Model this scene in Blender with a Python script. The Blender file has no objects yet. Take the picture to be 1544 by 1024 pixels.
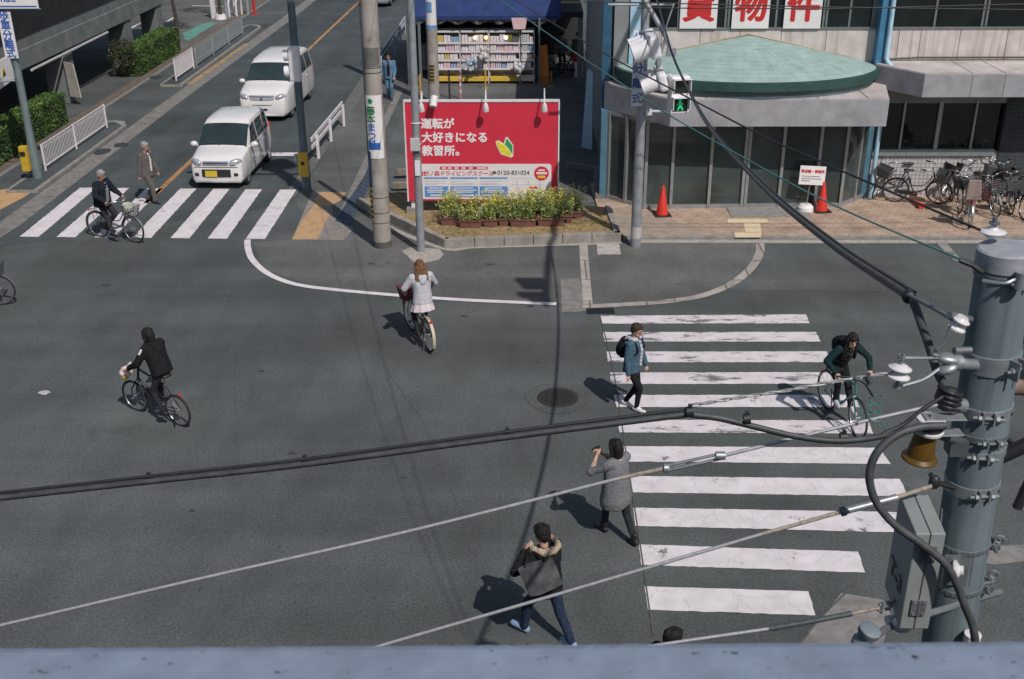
import bpy, math, random
from math import radians as R, sin, cos, pi, sqrt, atan2
from mathutils import Vector, Matrix, noise as mnoise
random.seed(7)
SC = bpy.context.scene
COL = SC.collection
V = Vector
# ------------------------------------------------------------------ camera
FPX, PW, PH = 1672.167, 1544.0, 1024.0
PITCH, ROLL, YAW, CAMH = R(24.76416), R(-0.34112), R(1.15543), 9.07406
_F = V((-sin(YAW)*cos(PITCH), cos(YAW)*cos(PITCH), -sin(PITCH)))
_R0 = V((cos(YAW), sin(YAW), 0)); _U0 = _R0.cross(_F)
_R = cos(ROLL)*_R0 + sin(ROLL)*_U0
_U = -sin(ROLL)*_R0 + cos(ROLL)*_U0
CAMP = V((0, 0, CAMH))
cd = bpy.data.cameras.new('camera'); cam = bpy.data.objects.new('camera', cd); COL.objects.link(cam)
cd.sensor_fit = 'HORIZONTAL'; cd.sensor_width = 36.0; cd.lens = FPX/PW*36.0
cd.clip_start = 0.05; cd.clip_end = 2000
cd.dof.use_dof = True; cd.dof.focus_distance = 15.0; cd.dof.aperture_fstop = 8.0      # the near ledge falls softly out of focus
m = Matrix((_R, _U, -_F)).transposed().to_4x4(); m.translation = CAMP
cam.matrix_world = m
SC.camera = cam
# ------------------------------------------------------------------ light
SUN_AZ, SUN_EL = R(31), R(50)        # azimuth from -Y towards +X
tosun = V((sin(SUN_AZ)*cos(SUN_EL), -cos(SUN_AZ)*cos(SUN_EL), sin(SUN_EL)))
w = bpy.data.worlds.new("World"); SC.world = w; w.use_nodes = True
nt = w.node_tree; nt.nodes.clear()
sky = nt.nodes.new('ShaderNodeTexSky'); sky.sky_type = 'NISHITA'; sky.sun_disc = False
sky.sun_elevation = SUN_EL; sky.sun_rotation = math.atan2(tosun.x, tosun.y)
sky.air_density = 1.2; sky.dust_density = 1.5
bg = nt.nodes.new('ShaderNodeBackground'); bg.inputs[1].default_value = 0.07
wo = nt.nodes.new('ShaderNodeOutputWorld')
nt.links.new(sky.outputs[0], bg.inputs[0]); nt.links.new(bg.outputs[0], wo.inputs[0])
sl = bpy.data.lights.new('sun', 'SUN'); sl.energy = 3.35; sl.angle = R(0.53); sl.color = (1.0, 0.955, 0.915)
so = bpy.data.objects.new('sun', sl); COL.objects.link(so)
so.rotation_euler = (-tosun).to_track_quat('-Z', 'Y').to_euler(); so.location = (20, -30, 40)
SC.view_settings.view_transform = 'Standard'; SC.view_settings.look = 'None'
SC.view_settings.exposure = 0.0; SC.view_settings.gamma = 1.0; SC.view_settings.use_curve_mapping = False
# ------------------------------------------------------------------ photo measurements -> world points
def _ray(x, y): return _F + (x-PW/2)/FPX*_R - (y-PH/2)/FPX*_U
def G(x, y, z=0.0):
    d = _ray(x, y); return CAMP + d*((z-CAMH)/d.z)
def PY(x, y, Y):
    d = _ray(x, y); return CAMP + d*(Y/d.y)
def PX(x, y, X):
    d = _ray(x, y); return CAMP + d*(X/d.x)
# ------------------------------------------------------------------ materials
TMP = bpy.data.scenes.new('workbench')       # scratch scene: modifiers are applied here, then it is removed
def applied(o):
    TMP.collection.objects.link(o)
    with bpy.context.temp_override(scene=TMP, view_layer=TMP.view_layers[0]): dg = bpy.context.evaluated_depsgraph_get()
    me = bpy.data.meshes.new_from_object(o.evaluated_get(dg)); TMP.collection.objects.unlink(o); return me
MATS = {}
def mat(name, col, rough=.6, var=.18, scale=8.0, metal=0.0, bump=0.0, spec=0.5, dirt=None, dscale=2.0, damt=.5, emit=0.0, coat=0.0, bscale=None):
    """noise-varied principled material"""
    if name in MATS: return MATS[name]
    m = bpy.data.materials.new(name); m.use_nodes = True; MATS[name] = m
    n, l = m.node_tree.nodes, m.node_tree.links
    b = n['Principled BSDF']; b.inputs['Roughness'].default_value = rough; b.inputs['Metallic'].default_value = metal
    b.inputs['Specular IOR Level'].default_value = spec; b.inputs['Coat Weight'].default_value = coat
    tc = n.new('ShaderNodeTexCoord')
    no = n.new('ShaderNodeTexNoise'); no.inputs['Scale'].default_value = scale; no.inputs['Detail'].default_value = 6
    l.new(tc.outputs['Object'], no.inputs['Vector'])
    mr = n.new('ShaderNodeMapRange'); mr.inputs[1].default_value = .3; mr.inputs[2].default_value = .7
    mr.inputs[3].default_value = 1-var; mr.inputs[4].default_value = 1+var
    l.new(no.outputs[0], mr.inputs[0])
    mx = n.new('ShaderNodeVectorMath'); mx.operation = 'SCALE'; mx.inputs[0].default_value = col[:3]
    l.new(mr.outputs[0], mx.inputs['Scale']); out = mx.outputs[0]
    if dirt:
        d2 = n.new('ShaderNodeTexNoise'); d2.inputs['Scale'].default_value = dscale; d2.inputs['Detail'].default_value = 9; d2.inputs['Roughness'].default_value = .65
        l.new(tc.outputs['Object'], d2.inputs['Vector'])
        r2 = n.new('ShaderNodeMapRange'); r2.inputs[1].default_value = .5; r2.inputs[2].default_value = .68; r2.inputs[4].default_value = damt
        l.new(d2.outputs[0], r2.inputs[0])
        mm = n.new('ShaderNodeMix'); mm.data_type = 'RGBA'; mm.inputs[7].default_value = (*dirt, 1)
        l.new(r2.outputs[0], mm.inputs[0]); l.new(out, mm.inputs[6]); out = mm.outputs[2]
    l.new(out, b.inputs['Base Color'])
    if bump:
        bn = n.new('ShaderNodeBump'); bn.inputs['Strength'].default_value = bump; bn.inputs['Distance'].default_value = .02
        if bscale:
            n3 = n.new('ShaderNodeTexNoise'); n3.inputs['Scale'].default_value = bscale; n3.inputs['Detail'].default_value = 4
            l.new(tc.outputs['Object'], n3.inputs['Vector']); l.new(n3.outputs[0], bn.inputs['Height'])
        else: l.new(no.outputs[0], bn.inputs['Height'])
        l.new(bn.outputs[0], b.inputs['Normal'])
    if emit:
        b.inputs['Emission Color'].default_value = (*col[:3], 1); b.inputs['Emission Strength'].default_value = emit
    return m
def asphalt(name, col, patch=.27, crack=True, track=(.03, .75, 1)):
    m = bpy.data.materials.new(name); m.use_nodes = True; MATS[name] = m
    n, l = m.node_tree.nodes, m.node_tree.links
    b = n['Principled BSDF']; b.inputs['Roughness'].default_value = .85; b.inputs['Specular IOR Level'].default_value = .3
    tc = n.new('ShaderNodeTexCoord')
    def nz(s, d, r=.5, st=None):
        q = n.new('ShaderNodeTexNoise'); q.inputs['Scale'].default_value = s; q.inputs['Detail'].default_value = d; q.inputs['Roughness'].default_value = r
        if st:
            mp = n.new('ShaderNodeMapping'); mp.inputs['Scale'].default_value = st; l.new(tc.outputs['Object'], mp.inputs[0]); l.new(mp.outputs[0], q.inputs['Vector'])
        else: l.new(tc.outputs['Object'], q.inputs['Vector'])
        return q.outputs[0]
    def rng(x, a, c, lo, hi):
        q = n.new('ShaderNodeMapRange'); q.inputs[1].default_value = a; q.inputs[2].default_value = c; q.inputs[3].default_value = lo; q.inputs[4].default_value = hi
        l.new(x, q.inputs[0]); return q.outputs[0]
    def mul(a, c):
        q = n.new('ShaderNodeMath'); q.operation = 'MULTIPLY'; l.new(a, q.inputs[0]); l.new(c, q.inputs[1]); return q.outputs[0]
    f = mul(rng(nz(.22, 5, .6), .3, .7, 1-patch, 1+patch), rng(nz(1.6, 5, .6, (1, .35, 1)), .3, .7, .88, 1.12))
    f = mul(f, rng(nz(26, 4, .75), .28, .72, .55, 1.45))
    f = mul(f, rng(nz(110, 2, .6), .3, .7, .72, 1.28))
    f = mul(f, rng(nz(.55, 6, .55, (.35, 1.6, 1)), .35, .65, .90, 1.08)); f = mul(f, rng(nz(1, 3, .5, track), .35, .65, .89, 1.09))
    f = mul(f, rng(nz(7, 3, .5), .66, .74, 1, .70)); f = mul(f, rng(nz(9.5, 3, .5), .68, .75, 1, 1.30))
    f = mul(f, rng(nz(.9, 8, .7), .62, .7, 1, .78))
    if crack:
        wv = n.new('ShaderNodeTexVoronoi'); wv.feature = 'DISTANCE_TO_EDGE'; wv.inputs['Scale'].default_value = .16
        ad = n.new('ShaderNodeMix'); ad.data_type = 'RGBA'; ad.inputs[0].default_value = .12
        nn = n.new('ShaderNodeTexNoise'); nn.inputs['Scale'].default_value = 1.5; nn.inputs['Detail'].default_value = 6; l.new(tc.outputs['Object'], nn.inputs['Vector'])
        l.new(tc.outputs['Object'], ad.inputs[6]); l.new(nn.outputs['Color'], ad.inputs[7]); l.new(ad.outputs[2], wv.inputs['Vector'])
        f = mul(f, rng(wv.outputs['Distance'], 0.0, .0016, .86, 1))
    s = n.new('ShaderNodeVectorMath'); s.operation = 'SCALE'; s.inputs[0].default_value = col; l.new(f, s.inputs['Scale'])
    l.new(s.outputs[0], b.inputs['Base Color'])
    bn = n.new('ShaderNodeBump'); bn.inputs['Strength'].default_value = .35; bn.inputs['Distance'].default_value = .01
    l.new(nz(90, 3), bn.inputs['Height']); l.new(bn.outputs[0], b.inputs['Normal'])
    return m
def paint(name, col, under, wear=.5, streak=(1, 1, 1), sc=1.3, cracks=False):
    """road paint worn through to the asphalt under it"""
    m = bpy.data.materials.new(name); m.use_nodes = True; MATS[name] = m
    n, l = m.node_tree.nodes, m.node_tree.links
    b = n['Principled BSDF']; b.inputs['Roughness'].default_value = .75; b.inputs['Specular IOR Level'].default_value = .3
    tc = n.new('ShaderNodeTexCoord'); mp = n.new('ShaderNodeMapping'); mp.inputs['Scale'].default_value = streak
    l.new(tc.outputs['Object'], mp.inputs[0])
    def nz(s, d, r, v):
        q = n.new('ShaderNodeTexNoise'); q.inputs['Scale'].default_value = s; q.inputs['Detail'].default_value = d; q.inputs['Roughness'].default_value = r
        l.new(v, q.inputs['Vector']); return q.outputs[0]
    a = nz(sc, 10, .72, mp.outputs[0]); a2 = nz(45, 3, .7, tc.outputs['Object'])
    ad = n.new('ShaderNodeMath'); ad.operation = 'MULTIPLY_ADD'; ad.inputs[1].default_value = .16; l.new(a2, ad.inputs[0]); l.new(a, ad.inputs[2])
    r = n.new('ShaderNodeMapRange'); r.inputs[1].default_value = .80-.22*wear; r.inputs[2].default_value = .86-.22*wear; r.inputs[4].default_value = .88
    l.new(ad.outputs[0], r.inputs[0])
    fac = r.outputs[0]
    if cracks:
        wv = n.new('ShaderNodeTexVoronoi'); wv.feature = 'DISTANCE_TO_EDGE'; wv.inputs['Scale'].default_value = 2.2
        nn = n.new('ShaderNodeTexNoise'); nn.inputs['Scale'].default_value = 5; nn.inputs['Detail'].default_value = 5; l.new(tc.outputs['Object'], nn.inputs['Vector'])
        ax = n.new('ShaderNodeMix'); ax.data_type = 'RGBA'; ax.inputs[0].default_value = .2
        l.new(tc.outputs['Object'], ax.inputs[6]); l.new(nn.outputs['Color'], ax.inputs[7]); l.new(ax.outputs[2], wv.inputs['Vector'])
        cr = n.new('ShaderNodeMapRange'); cr.inputs[1].default_value = .004; cr.inputs[2].default_value = .016; cr.inputs[3].default_value = .2; cr.inputs[4].default_value = 0
        l.new(wv.outputs['Distance'], cr.inputs[0])
        mxm = n.new('ShaderNodeMath'); mxm.operation = 'MAXIMUM'; l.new(cr.outputs[0], mxm.inputs[0]); l.new(fac, mxm.inputs[1]); fac = mxm.outputs[0]
    v = nz(3, 6, .6, tc.outputs['Object'])
    vr = n.new('ShaderNodeMapRange'); vr.inputs[1].default_value = .3; vr.inputs[2].default_value = .7; vr.inputs[3].default_value = .84; vr.inputs[4].default_value = 1.1
    l.new(v, vr.inputs[0])
    s = n.new('ShaderNodeVectorMath'); s.operation = 'SCALE'; s.inputs[0].default_value = col; l.new(vr.outputs[0], s.inputs['Scale'])
    mm = n.new('ShaderNodeMix'); mm.data_type = 'RGBA'; mm.inputs[7].default_value = (*under, 1)
    l.new(fac, mm.inputs[0]); l.new(s.outputs[0], mm.inputs[6]); l.new(mm.outputs[2], b.inputs['Base Color'])
    return m
def brickmat(name, c1, c2, mortar, bw, bh, msz=.012, rot=0.0, plane='XY', off=.5, var=.3):
    m = bpy.data.materials.new(name); m.use_nodes = True; MATS[name] = m
    n, l = m.node_tree.nodes, m.node_tree.links
    b = n['Principled BSDF']; b.inputs['Roughness'].default_value = .8; b.inputs['Specular IOR Level'].default_value = .3
    tc = n.new('ShaderNodeTexCoord'); vec = tc.outputs['Object']
    if plane == 'XZ':
        sp = n.new('ShaderNodeSeparateXYZ'); cb = n.new('ShaderNodeCombineXYZ'); l.new(vec, sp.inputs[0])
        l.new(sp.outputs[0], cb.inputs[0]); l.new(sp.outputs[2], cb.inputs[1]); vec = cb.outputs[0]
    mp = n.new('ShaderNodeMapping'); mp.inputs['Rotation'].default_value = (0, 0, rot); l.new(vec, mp.inputs[0])
    bt = n.new('ShaderNodeTexBrick'); bt.offset = off; bt.inputs['Color1'].default_value = (*c1, 1); bt.inputs['Color2'].default_value = (*c2, 1); bt.inputs['Mortar'].default_value = (*mortar, 1)
    bt.inputs['Scale'].default_value = 1; bt.inputs['Mortar Size'].default_value = msz; bt.inputs['Brick Width'].default_value = bw; bt.inputs['Row Height'].default_value = bh
    l.new(mp.outputs[0], bt.inputs['Vector'])
    no = n.new('ShaderNodeTexNoise'); no.inputs['Scale'].default_value = 2.2; no.inputs['Detail'].default_value = 8; l.new(tc.outputs['Object'], no.inputs['Vector'])
    mr = n.new('ShaderNodeMapRange'); mr.inputs[1].default_value = .3; mr.inputs[2].default_value = .7; mr.inputs[3].default_value = 1-var; mr.inputs[4].default_value = 1+var; l.new(no.outputs[0], mr.inputs[0])
    s = n.new('ShaderNodeVectorMath'); s.operation = 'SCALE'; l.new(bt.outputs[0], s.inputs[0]); l.new(mr.outputs[0], s.inputs['Scale'])
    l.new(s.outputs[0], b.inputs['Base Color'])
    bn = n.new('ShaderNodeBump'); bn.inputs['Strength'].default_value = .3; bn.inputs['Distance'].default_value = .01; l.new(bt.outputs['Fac'], bn.inputs['Height']); bn.invert = True
    l.new(bn.outputs[0], b.inputs['Normal'])
    return m
def streakmat(name, col, dark, amt=.5, sx=7.0):
    """concrete panel with dark rain streaks running down it"""
    m = bpy.data.materials.new(name); m.use_nodes = True; MATS[name] = m
    n, l = m.node_tree.nodes, m.node_tree.links
    b = n['Principled BSDF']; b.inputs['Roughness'].default_value = .8
    tc = n.new('ShaderNodeTexCoord'); mp = n.new('ShaderNodeMapping'); mp.inputs['Scale'].default_value = (sx, sx, .35); l.new(tc.outputs['Object'], mp.inputs[0])
    a = n.new('ShaderNodeTexNoise'); a.inputs['Scale'].default_value = 1; a.inputs['Detail'].default_value = 5; l.new(mp.outputs[0], a.inputs['Vector'])
    r = n.new('ShaderNodeMapRange'); r.inputs[1].default_value = .5; r.inputs[2].default_value = .72; r.inputs[4].default_value = amt; l.new(a.outputs[0], r.inputs[0])
    c = n.new('ShaderNodeTexNoise'); c.inputs['Scale'].default_value = 3; c.inputs['Detail'].default_value = 7; l.new(tc.outputs['Object'], c.inputs['Vector'])
    cr = n.new('ShaderNodeMapRange'); cr.inputs[1].default_value = .3; cr.inputs[2].default_value = .7; cr.inputs[3].default_value = .85; cr.inputs[4].default_value = 1.12; l.new(c.outputs[0], cr.inputs[0])
    mm = n.new('ShaderNodeMix'); mm.data_type = 'RGBA'; mm.inputs[6].default_value = (*col, 1); mm.inputs[7].default_value = (*dark, 1); l.new(r.outputs[0], mm.inputs[0])
    s = n.new('ShaderNodeVectorMath'); s.operation = 'SCALE'; l.new(mm.outputs[2], s.inputs[0]); l.new(cr.outputs[0], s.inputs['Scale'])
    l.new(s.outputs[0], b.inputs['Base Color'])
    return m
# ------------------------------------------------------------------ mesh builder
def basis(d, hint=None):
    d = d.normalized(); h = hint or (V((0, 0, 1)) if abs(d.z) < .9 else V((1, 0, 0)))
    a = h.cross(d).normalized(); return a, d.cross(a), d
class MB:
    def __init__(s): s.v = []; s.f = []; s.mi = []; s.cur = 0
    def _add(s, vs, fs):
        o = len(s.v); s.v += [V(p) for p in vs]
        for f in fs: s.f.append([i+o for i in f]); s.mi.append(s.cur)
        return s
    def use(s, i): s.cur = i; return s
    def bx(s, x0, x1, y0, y1, z0, z1):
        return s._add([(x, y, z) for z in (z0, z1) for y in (y0, y1) for x in (x0, x1)],
                      [(0, 2, 3, 1), (4, 5, 7, 6), (0, 1, 5, 4), (2, 6, 7, 3), (0, 4, 6, 2), (1, 3, 7, 5)])
    def box(s, c, size, rz=0, M=None):
        c = V(c); M = M or Matrix.Rotation(rz, 3, 'Z'); h = V(size)/2
        return s._add([c + M @ V((x*h.x, y*h.y, z*h.z)) for z in (-1, 1) for y in (-1, 1) for x in (-1, 1)],
                      [(0, 2, 3, 1), (4, 5, 7, 6), (0, 1, 5, 4), (2, 6, 7, 3), (0, 4, 6, 2), (1, 3, 7, 5)])
    def beam(s, a, b, wx, wz, hint=None):
        a, b = V(a), V(b); d = b-a; e1, e2, e3 = basis(d, hint)
        M = Matrix((e1, e2, e3)).transposed(); return s.box((a+b)/2, (wx, wz, d.length), M=M)
    def quad(s, *p): return s._add(p, [tuple(range(len(p)))])
    def cyl(s, a, b, r0, r1=None, n=12, caps=True):
        a, b = V(a), V(b); r1 = r0 if r1 is None else r1; e1, e2, _ = basis(b-a)
        vs = [a + (e1*cos(t)+e2*sin(t))*r0 for t in [2*pi*i/n for i in range(n)]] + [b + (e1*cos(t)+e2*sin(t))*r1 for t in [2*pi*i/n for i in range(n)]]
        fs = [(i, (i+1) % n, n+(i+1) % n, n+i) for i in range(n)]
        if caps: fs += [tuple(reversed(range(n))), tuple(range(n, 2*n))]
        return s._add(vs, fs)
    def tube(s, pts, r, n=8, closed=False):
        pts = [V(p) for p in pts]; k = len(pts); rs = r if isinstance(r, (list, tuple)) else [r]*k
        vs = []; prev = None
        for i, p in enumerate(pts):
            if closed: d = pts[(i+1) % k]-pts[i-1]
            else: d = pts[min(i+1, k-1)]-pts[max(i-1, 0)]
            d.normalize()
            if prev is None: e1, e2, _ = basis(d)
            else:
                e1 = (prev - d*prev.dot(d)).normalized(); e2 = d.cross(e1)
            prev = e1
            vs += [p + (e1*cos(2*pi*j/n)+e2*sin(2*pi*j/n))*rs[i] for j in range(n)]
        fs = []
        for i in range(k if closed else k-1):
            a, b = i*n, ((i+1) % k)*n
            fs += [(a+j, a+(j+1) % n, b+(j+1) % n, b+j) for j in range(n)]
        if not closed: fs += [tuple(reversed(range(n))), tuple(range((k-1)*n, k*n))]
        return s._add(vs, fs)
    def ell(s, c, r, M=None, n=12, m=8):
        c = V(c); M = M or Matrix.Identity(3); vs = [c + M @ V((0, 0, -r[2]))]
        for i in range(1, m):
            t = -pi/2 + pi*i/m
            vs += [c + M @ V((r[0]*cos(t)*cos(2*pi*j/n), r[1]*cos(t)*sin(2*pi*j/n), r[2]*sin(t))) for j in range(n)]
        vs.append(c + M @ V((0, 0, r[2]))); L = len(vs)-1
        fs = [(0, 1+(j+1) % n, 1+j) for j in range(n)]
        for i in range(m-2):
            a, b = 1+i*n, 1+(i+1)*n; fs += [(a+j, a+(j+1) % n, b+(j+1) % n, b+j) for j in range(n)]
        a = 1+(m-2)*n; fs += [(a+j, a+(j+1) % n, L) for j in range(n)]
        return s._add(vs, fs)
    def cap(s, a, b, r0, r1=None, n=12):
        a, b = V(a), V(b); r1 = r0 if r1 is None else r1; d = (b-a)
        if d.length < 1e-6: return s.ell(a, (r0, r0, r0))
        d.normalize(); pts = []; rs = []
        for t in (-80, -55, -25): pts.append(a + d*r0*sin(R(t))); rs.append(r0*cos(R(t)))
        pts += [a, b]; rs += [r0, r1]
        for t in (25, 55, 80): pts.append(b + d*r1*sin(R(t))); rs.append(r1*cos(R(t)))
        return s.tube(pts, rs, n)
    def loft(s, rings, n=20, ruffle=0, k=9):
        """rings: (centre, rx, ry[, M])"""
        vs = []
        for q in rings:
            c, rx, ry = V(q[0]), q[1], q[2]; M = q[3] if len(q) > 3 else Matrix.Identity(3); ru = q[4] if len(q) > 4 else 0
            for j in range(n):
                t = 2*pi*j/n; g = 1+ru*sin(k*t)
                vs.append(c + M @ V((rx*g*cos(t), ry*g*sin(t), 0)))
        K = len(rings); fs = []
        for i in range(K-1):
            a, b = i*n, (i+1)*n; fs += [(a+j, a+(j+1) % n, b+(j+1) % n, b+j) for j in range(n)]
        fs += [tuple(reversed(range(n))), tuple(range((K-1)*n, K*n))]
        return s._add(vs, fs)
    def prism(s, poly, z0, z1):
        n = len(poly); vs = [(p[0], p[1], z0) for p in poly] + [(p[0], p[1], z1) for p in poly]
        return s._add(vs, [(i, (i+1) % n, n+(i+1) % n, n+i) for i in range(n)] + [tuple(reversed(range(n))), tuple(range(n, 2*n))])
    def slab(s, poly3, vec):
        n = len(poly3); vec = V(vec); vs = [V(p) for p in poly3] + [V(p)+vec for p in poly3]
        return s._add(vs, [(i, (i+1) % n, n+(i+1) % n, n+i) for i in range(n)] + [tuple(reversed(range(n))), tuple(range(n, 2*n))])
    def lathe(s, prof, o=(0, 0, 0), axis=(0, 0, 1), n=20):
        o = V(o); e1, e2, e3 = basis(V(axis)); vs = []
        for r, z in prof: vs += [o + e3*z + (e1*cos(2*pi*j/n)+e2*sin(2*pi*j/n))*max(r, 1e-4) for j in range(n)]
        K = len(prof); fs = []
        for i in range(K-1):
            a, b = i*n, (i+1)*n; fs += [(a+j, a+(j+1) % n, b+(j+1) % n, b+j) for j in range(n)]
        fs += [tuple(reversed(range(n))), tuple(range((K-1)*n, K*n))]
        return s._add(vs, fs)
    def torus(s, c, axis, r, t, n=32, k=8, a0=0, a1=2*pi):
        e1, e2, _ = basis(V(axis)); c = V(c); full = abs(a1-a0-2*pi) < 1e-6
        N = n if full else n+1
        return s.tube([c + (e1*cos(a0+(a1-a0)*i/n)+e2*sin(a0+(a1-a0)*i/n))*r for i in range(N)], t, k, closed=full)
    def xf(s, M, start=0):
        for i in range(start, len(s.v)): s.v[i] = M @ s.v[i]
        return s
    def mesh(s, name):
        me = bpy.data.meshes.new(name); me.from_pydata([tuple(p) for p in s.v], [], s.f); return me
    def build(s, name, mats, parent=None, smooth=None, bevel=0, kind=None):
        me = s.mesh(name)
        if not isinstance(mats, (list, tuple)): mats = [mats]
        for q in mats: me.materials.append(q)
        if len(mats) > 1: me.polygons.foreach_set('material_index', s.mi)
        import bmesh
        bm = bmesh.new(); bm.from_mesh(me); bmesh.ops.recalc_face_normals(bm, faces=bm.faces); bm.to_mesh(me); bm.free()
        if smooth is not None:
            me.polygons.foreach_set('use_smooth', [True]*len(me.polygons)); me.set_sharp_from_angle(angle=R(smooth))
        o = bpy.data.objects.new(name, me); COL.objects.link(o)
        if parent: o.parent = parent
        if bevel:
            b = o.modifiers.new('bevel', 'BEVEL'); b.width = bevel; b.segments = 2; b.limit_method = 'ANGLE'
        if kind: o['kind'] = kind
        return o
def thing(name, label, cat, loc=(0, 0, 0), rz=0, group=None):
    o = bpy.data.objects.new(name, None); COL.objects.link(o); o.empty_display_size = .2
    o.location = loc; o.rotation_euler = (0, 0, rz); o['label'] = label; o['category'] = cat
    if group: o['group'] = group
    return o
def tag(o, label, cat, group=None):
    o['label'] = label; o['category'] = cat
    if group: o['group'] = group
    return o
def poly(name, pts, z, m, kind='structure', label=None):
    mb = MB(); mb.quad(*[(p[0], p[1], z) for p in pts]); o = mb.build(name, m)
    if kind: o['kind'] = kind
    return o
def remeshed(mb, name, m, parent, vox=.01, smooth_it=4, fold=0.0, fscale=9.0, squash=None):
    """union of the builder's pieces as ONE continuous skin"""
    me = mb.mesh(name); o = bpy.data.objects.new(name, me)
    r = o.modifiers.new('r', 'REMESH'); r.mode = 'VOXEL'; r.voxel_size = vox; r.use_smooth_shade = True
    if smooth_it:
        q = o.modifiers.new('s', 'SMOOTH'); q.iterations = smooth_it; q.factor = .5
    me2 = applied(o)
    bpy.data.objects.remove(o); bpy.data.meshes.remove(me); me2.name = name
    if fold:
        off = V((random.random()*50, random.random()*50, random.random()*50))
        nr = [v.normal.copy() for v in me2.vertices]; out = []
        for v, nn in zip(me2.vertices, nr):
            q = v.co*fscale + off; q2 = V((q.x, q.y, q.z*.32))
            out.extend(v.co + nn*fold*(mnoise.noise(q2)+.5*mnoise.noise(q2*2.3)))
        me2.vertices.foreach_set('co', out); me2.update()
    me2.materials.clear(); me2.materials.append(m)
    me2.polygons.foreach_set('use_smooth', [True]*len(me2.polygons))
    o2 = bpy.data.objects.new(name, me2); COL.objects.link(o2)
    if parent: o2.parent = parent
    return o2
def text(s, size, m, parent, o, xd=(1, 0, 0), up=(0, 0, 1), align='LEFT', bold=0.0, name='lettering', depth=.003, space=1.0, line=1.0, sx=1.0):
    cu = bpy.data.curves.new('t', 'FONT'); cu.body = s; cu.size = size; cu.align_x = align; cu.align_y = 'CENTER'; cu.extrude = depth; 
    cu.space_character = space; cu.space_line = line; cu.resolution_u = 4
    ob = bpy.data.objects.new('t', cu); me = applied(ob)
    bpy.data.objects.remove(ob); bpy.data.curves.remove(cu)
    xd, up, o = V(xd).normalized(), V(up).normalized(), V(o); nn = xd.cross(up)
    base = [v.co.copy() for v in me.vertices]; fc = [list(p.vertices) for p in me.polygons]; vs, fs = [], []
    offs = [(0, 0)] + ([(bold, 0), (-bold, 0), (0, bold), (0, -bold), (bold*.7, bold*.7), (-bold*.7, -bold*.7), (bold*.7, -bold*.7), (-bold*.7, bold*.7)] if bold else [])
    for i, (dx, dy) in enumerate(offs):        # heavier weight: copies shifted by a hair, each a little deeper
        k = len(vs); vs += [o + xd*(c.x+dx)*sx + up*(c.y+dy) + nn*(c.z-.00012*i) for c in base]; fs += [[j+k for j in f] for f in fc]
    bpy.data.meshes.remove(me); me = bpy.data.meshes.new(name); me.from_pydata([tuple(v) for v in vs], [], fs)
    me.materials.clear(); me.materials.append(m); me.name = name
    ob = bpy.data.objects.new(name, me); COL.objects.link(ob); ob.parent = parent
    return ob
def spline(pts, n=8):
    """Catmull-Rom through points"""
    pts = [V(p) for p in pts]; out = []
    P = [pts[0]*2-pts[1]] + pts + [pts[-1]*2-pts[-2]]
    for i in range(1, len(P)-2):
        a, b, c, d = P[i-1], P[i], P[i+1], P[i+2]
        for k in range(n):
            t = k/n; out.append(.5*((2*b)+(c-a)*t+(2*a-5*b+4*c-d)*t*t+(3*b-a-3*c+d)*t**3))
    out.append(pts[-1]); return out
# ------------------------------------------------------------------ setting: ground, roads, markings
ASPH = (.086, .0935, .092)
M_asph = asphalt('asphalt', ASPH); M_asph_l = asphalt('asphalt_pavement', (.113, .115, .110)); M_asph_d = asphalt('asphalt_road', (.068, .0785, .082), track=(1.1, .02, 1))
M_asph_s = asphalt('asphalt_lot', (.108, .112, .108))
M_conc = mat('kerb_concrete', (.29, .265, .235), .85, .25, 6, bump=.3, dirt=(.10, .095, .085), dscale=3, damt=.7)
M_conc_l = mat('light_concrete', (.36, .325, .29), .85, .2, 9, bump=.2, dirt=(.17, .155, .14), dscale=2.5, damt=.5)
M_conc_d = mat('gutter_concrete', (.20, .19, .175), .85, .25, 5, bump=.3, dirt=(.09, .085, .08), dscale=2, damt=.6)
M_paint_new = paint('road_paint', (.67, .62, .63), ASPH, .34, cracks=True)
M_paint_mid = paint('road_paint_used', (.67, .62, .63), ASPH, .57, (1, 1, 1), 1.6, cracks=True)
M_paint_old = paint('road_paint_worn', (.65, .60, .61), ASPH, 0.83, (.5, 1.6, 1), 2.2)
M_orange = paint('centre_line_paint', (.42, .22, .09), (.085, .085, .085), .75, (1, .5, 1), 2)
M_tactile = mat('tactile_orange', (.48, .30, .155), .8, .2, 30, bump=.4, dirt=(.22, .16, .10), dscale=3)
M_tactile_y = mat('tactile_cream', (.66, .54, .35), .8, .15, 20, bump=.3)
M_brick = brickmat('paving_brick', (.45, .325, .245), (.385, .28, .21), (.28, .21, .165), .34, .17, .012, R(28), var=.22)
M_dirtsand = mat('dry_earth', (.30, .21, .10), .95, .3, 10, bump=.5, dirt=(.12, .10, .05), dscale=5, damt=.8)
M_green_road = mat('green_road_paint', (.10, .27, .21), .8, .25, 3, dirt=(.2, .22, .2), dscale=4)
M_grate = mat('iron_grate', (.03, .034, .04), .6, .3, 20, metal=.4, bump=.3)
o = MB().quad((-300, -60, 0), (300, -60, 0), (300, 500, 0), (-300, 500, 0)).build('ground', M_asph); o['kind'] = 'structure'
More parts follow.
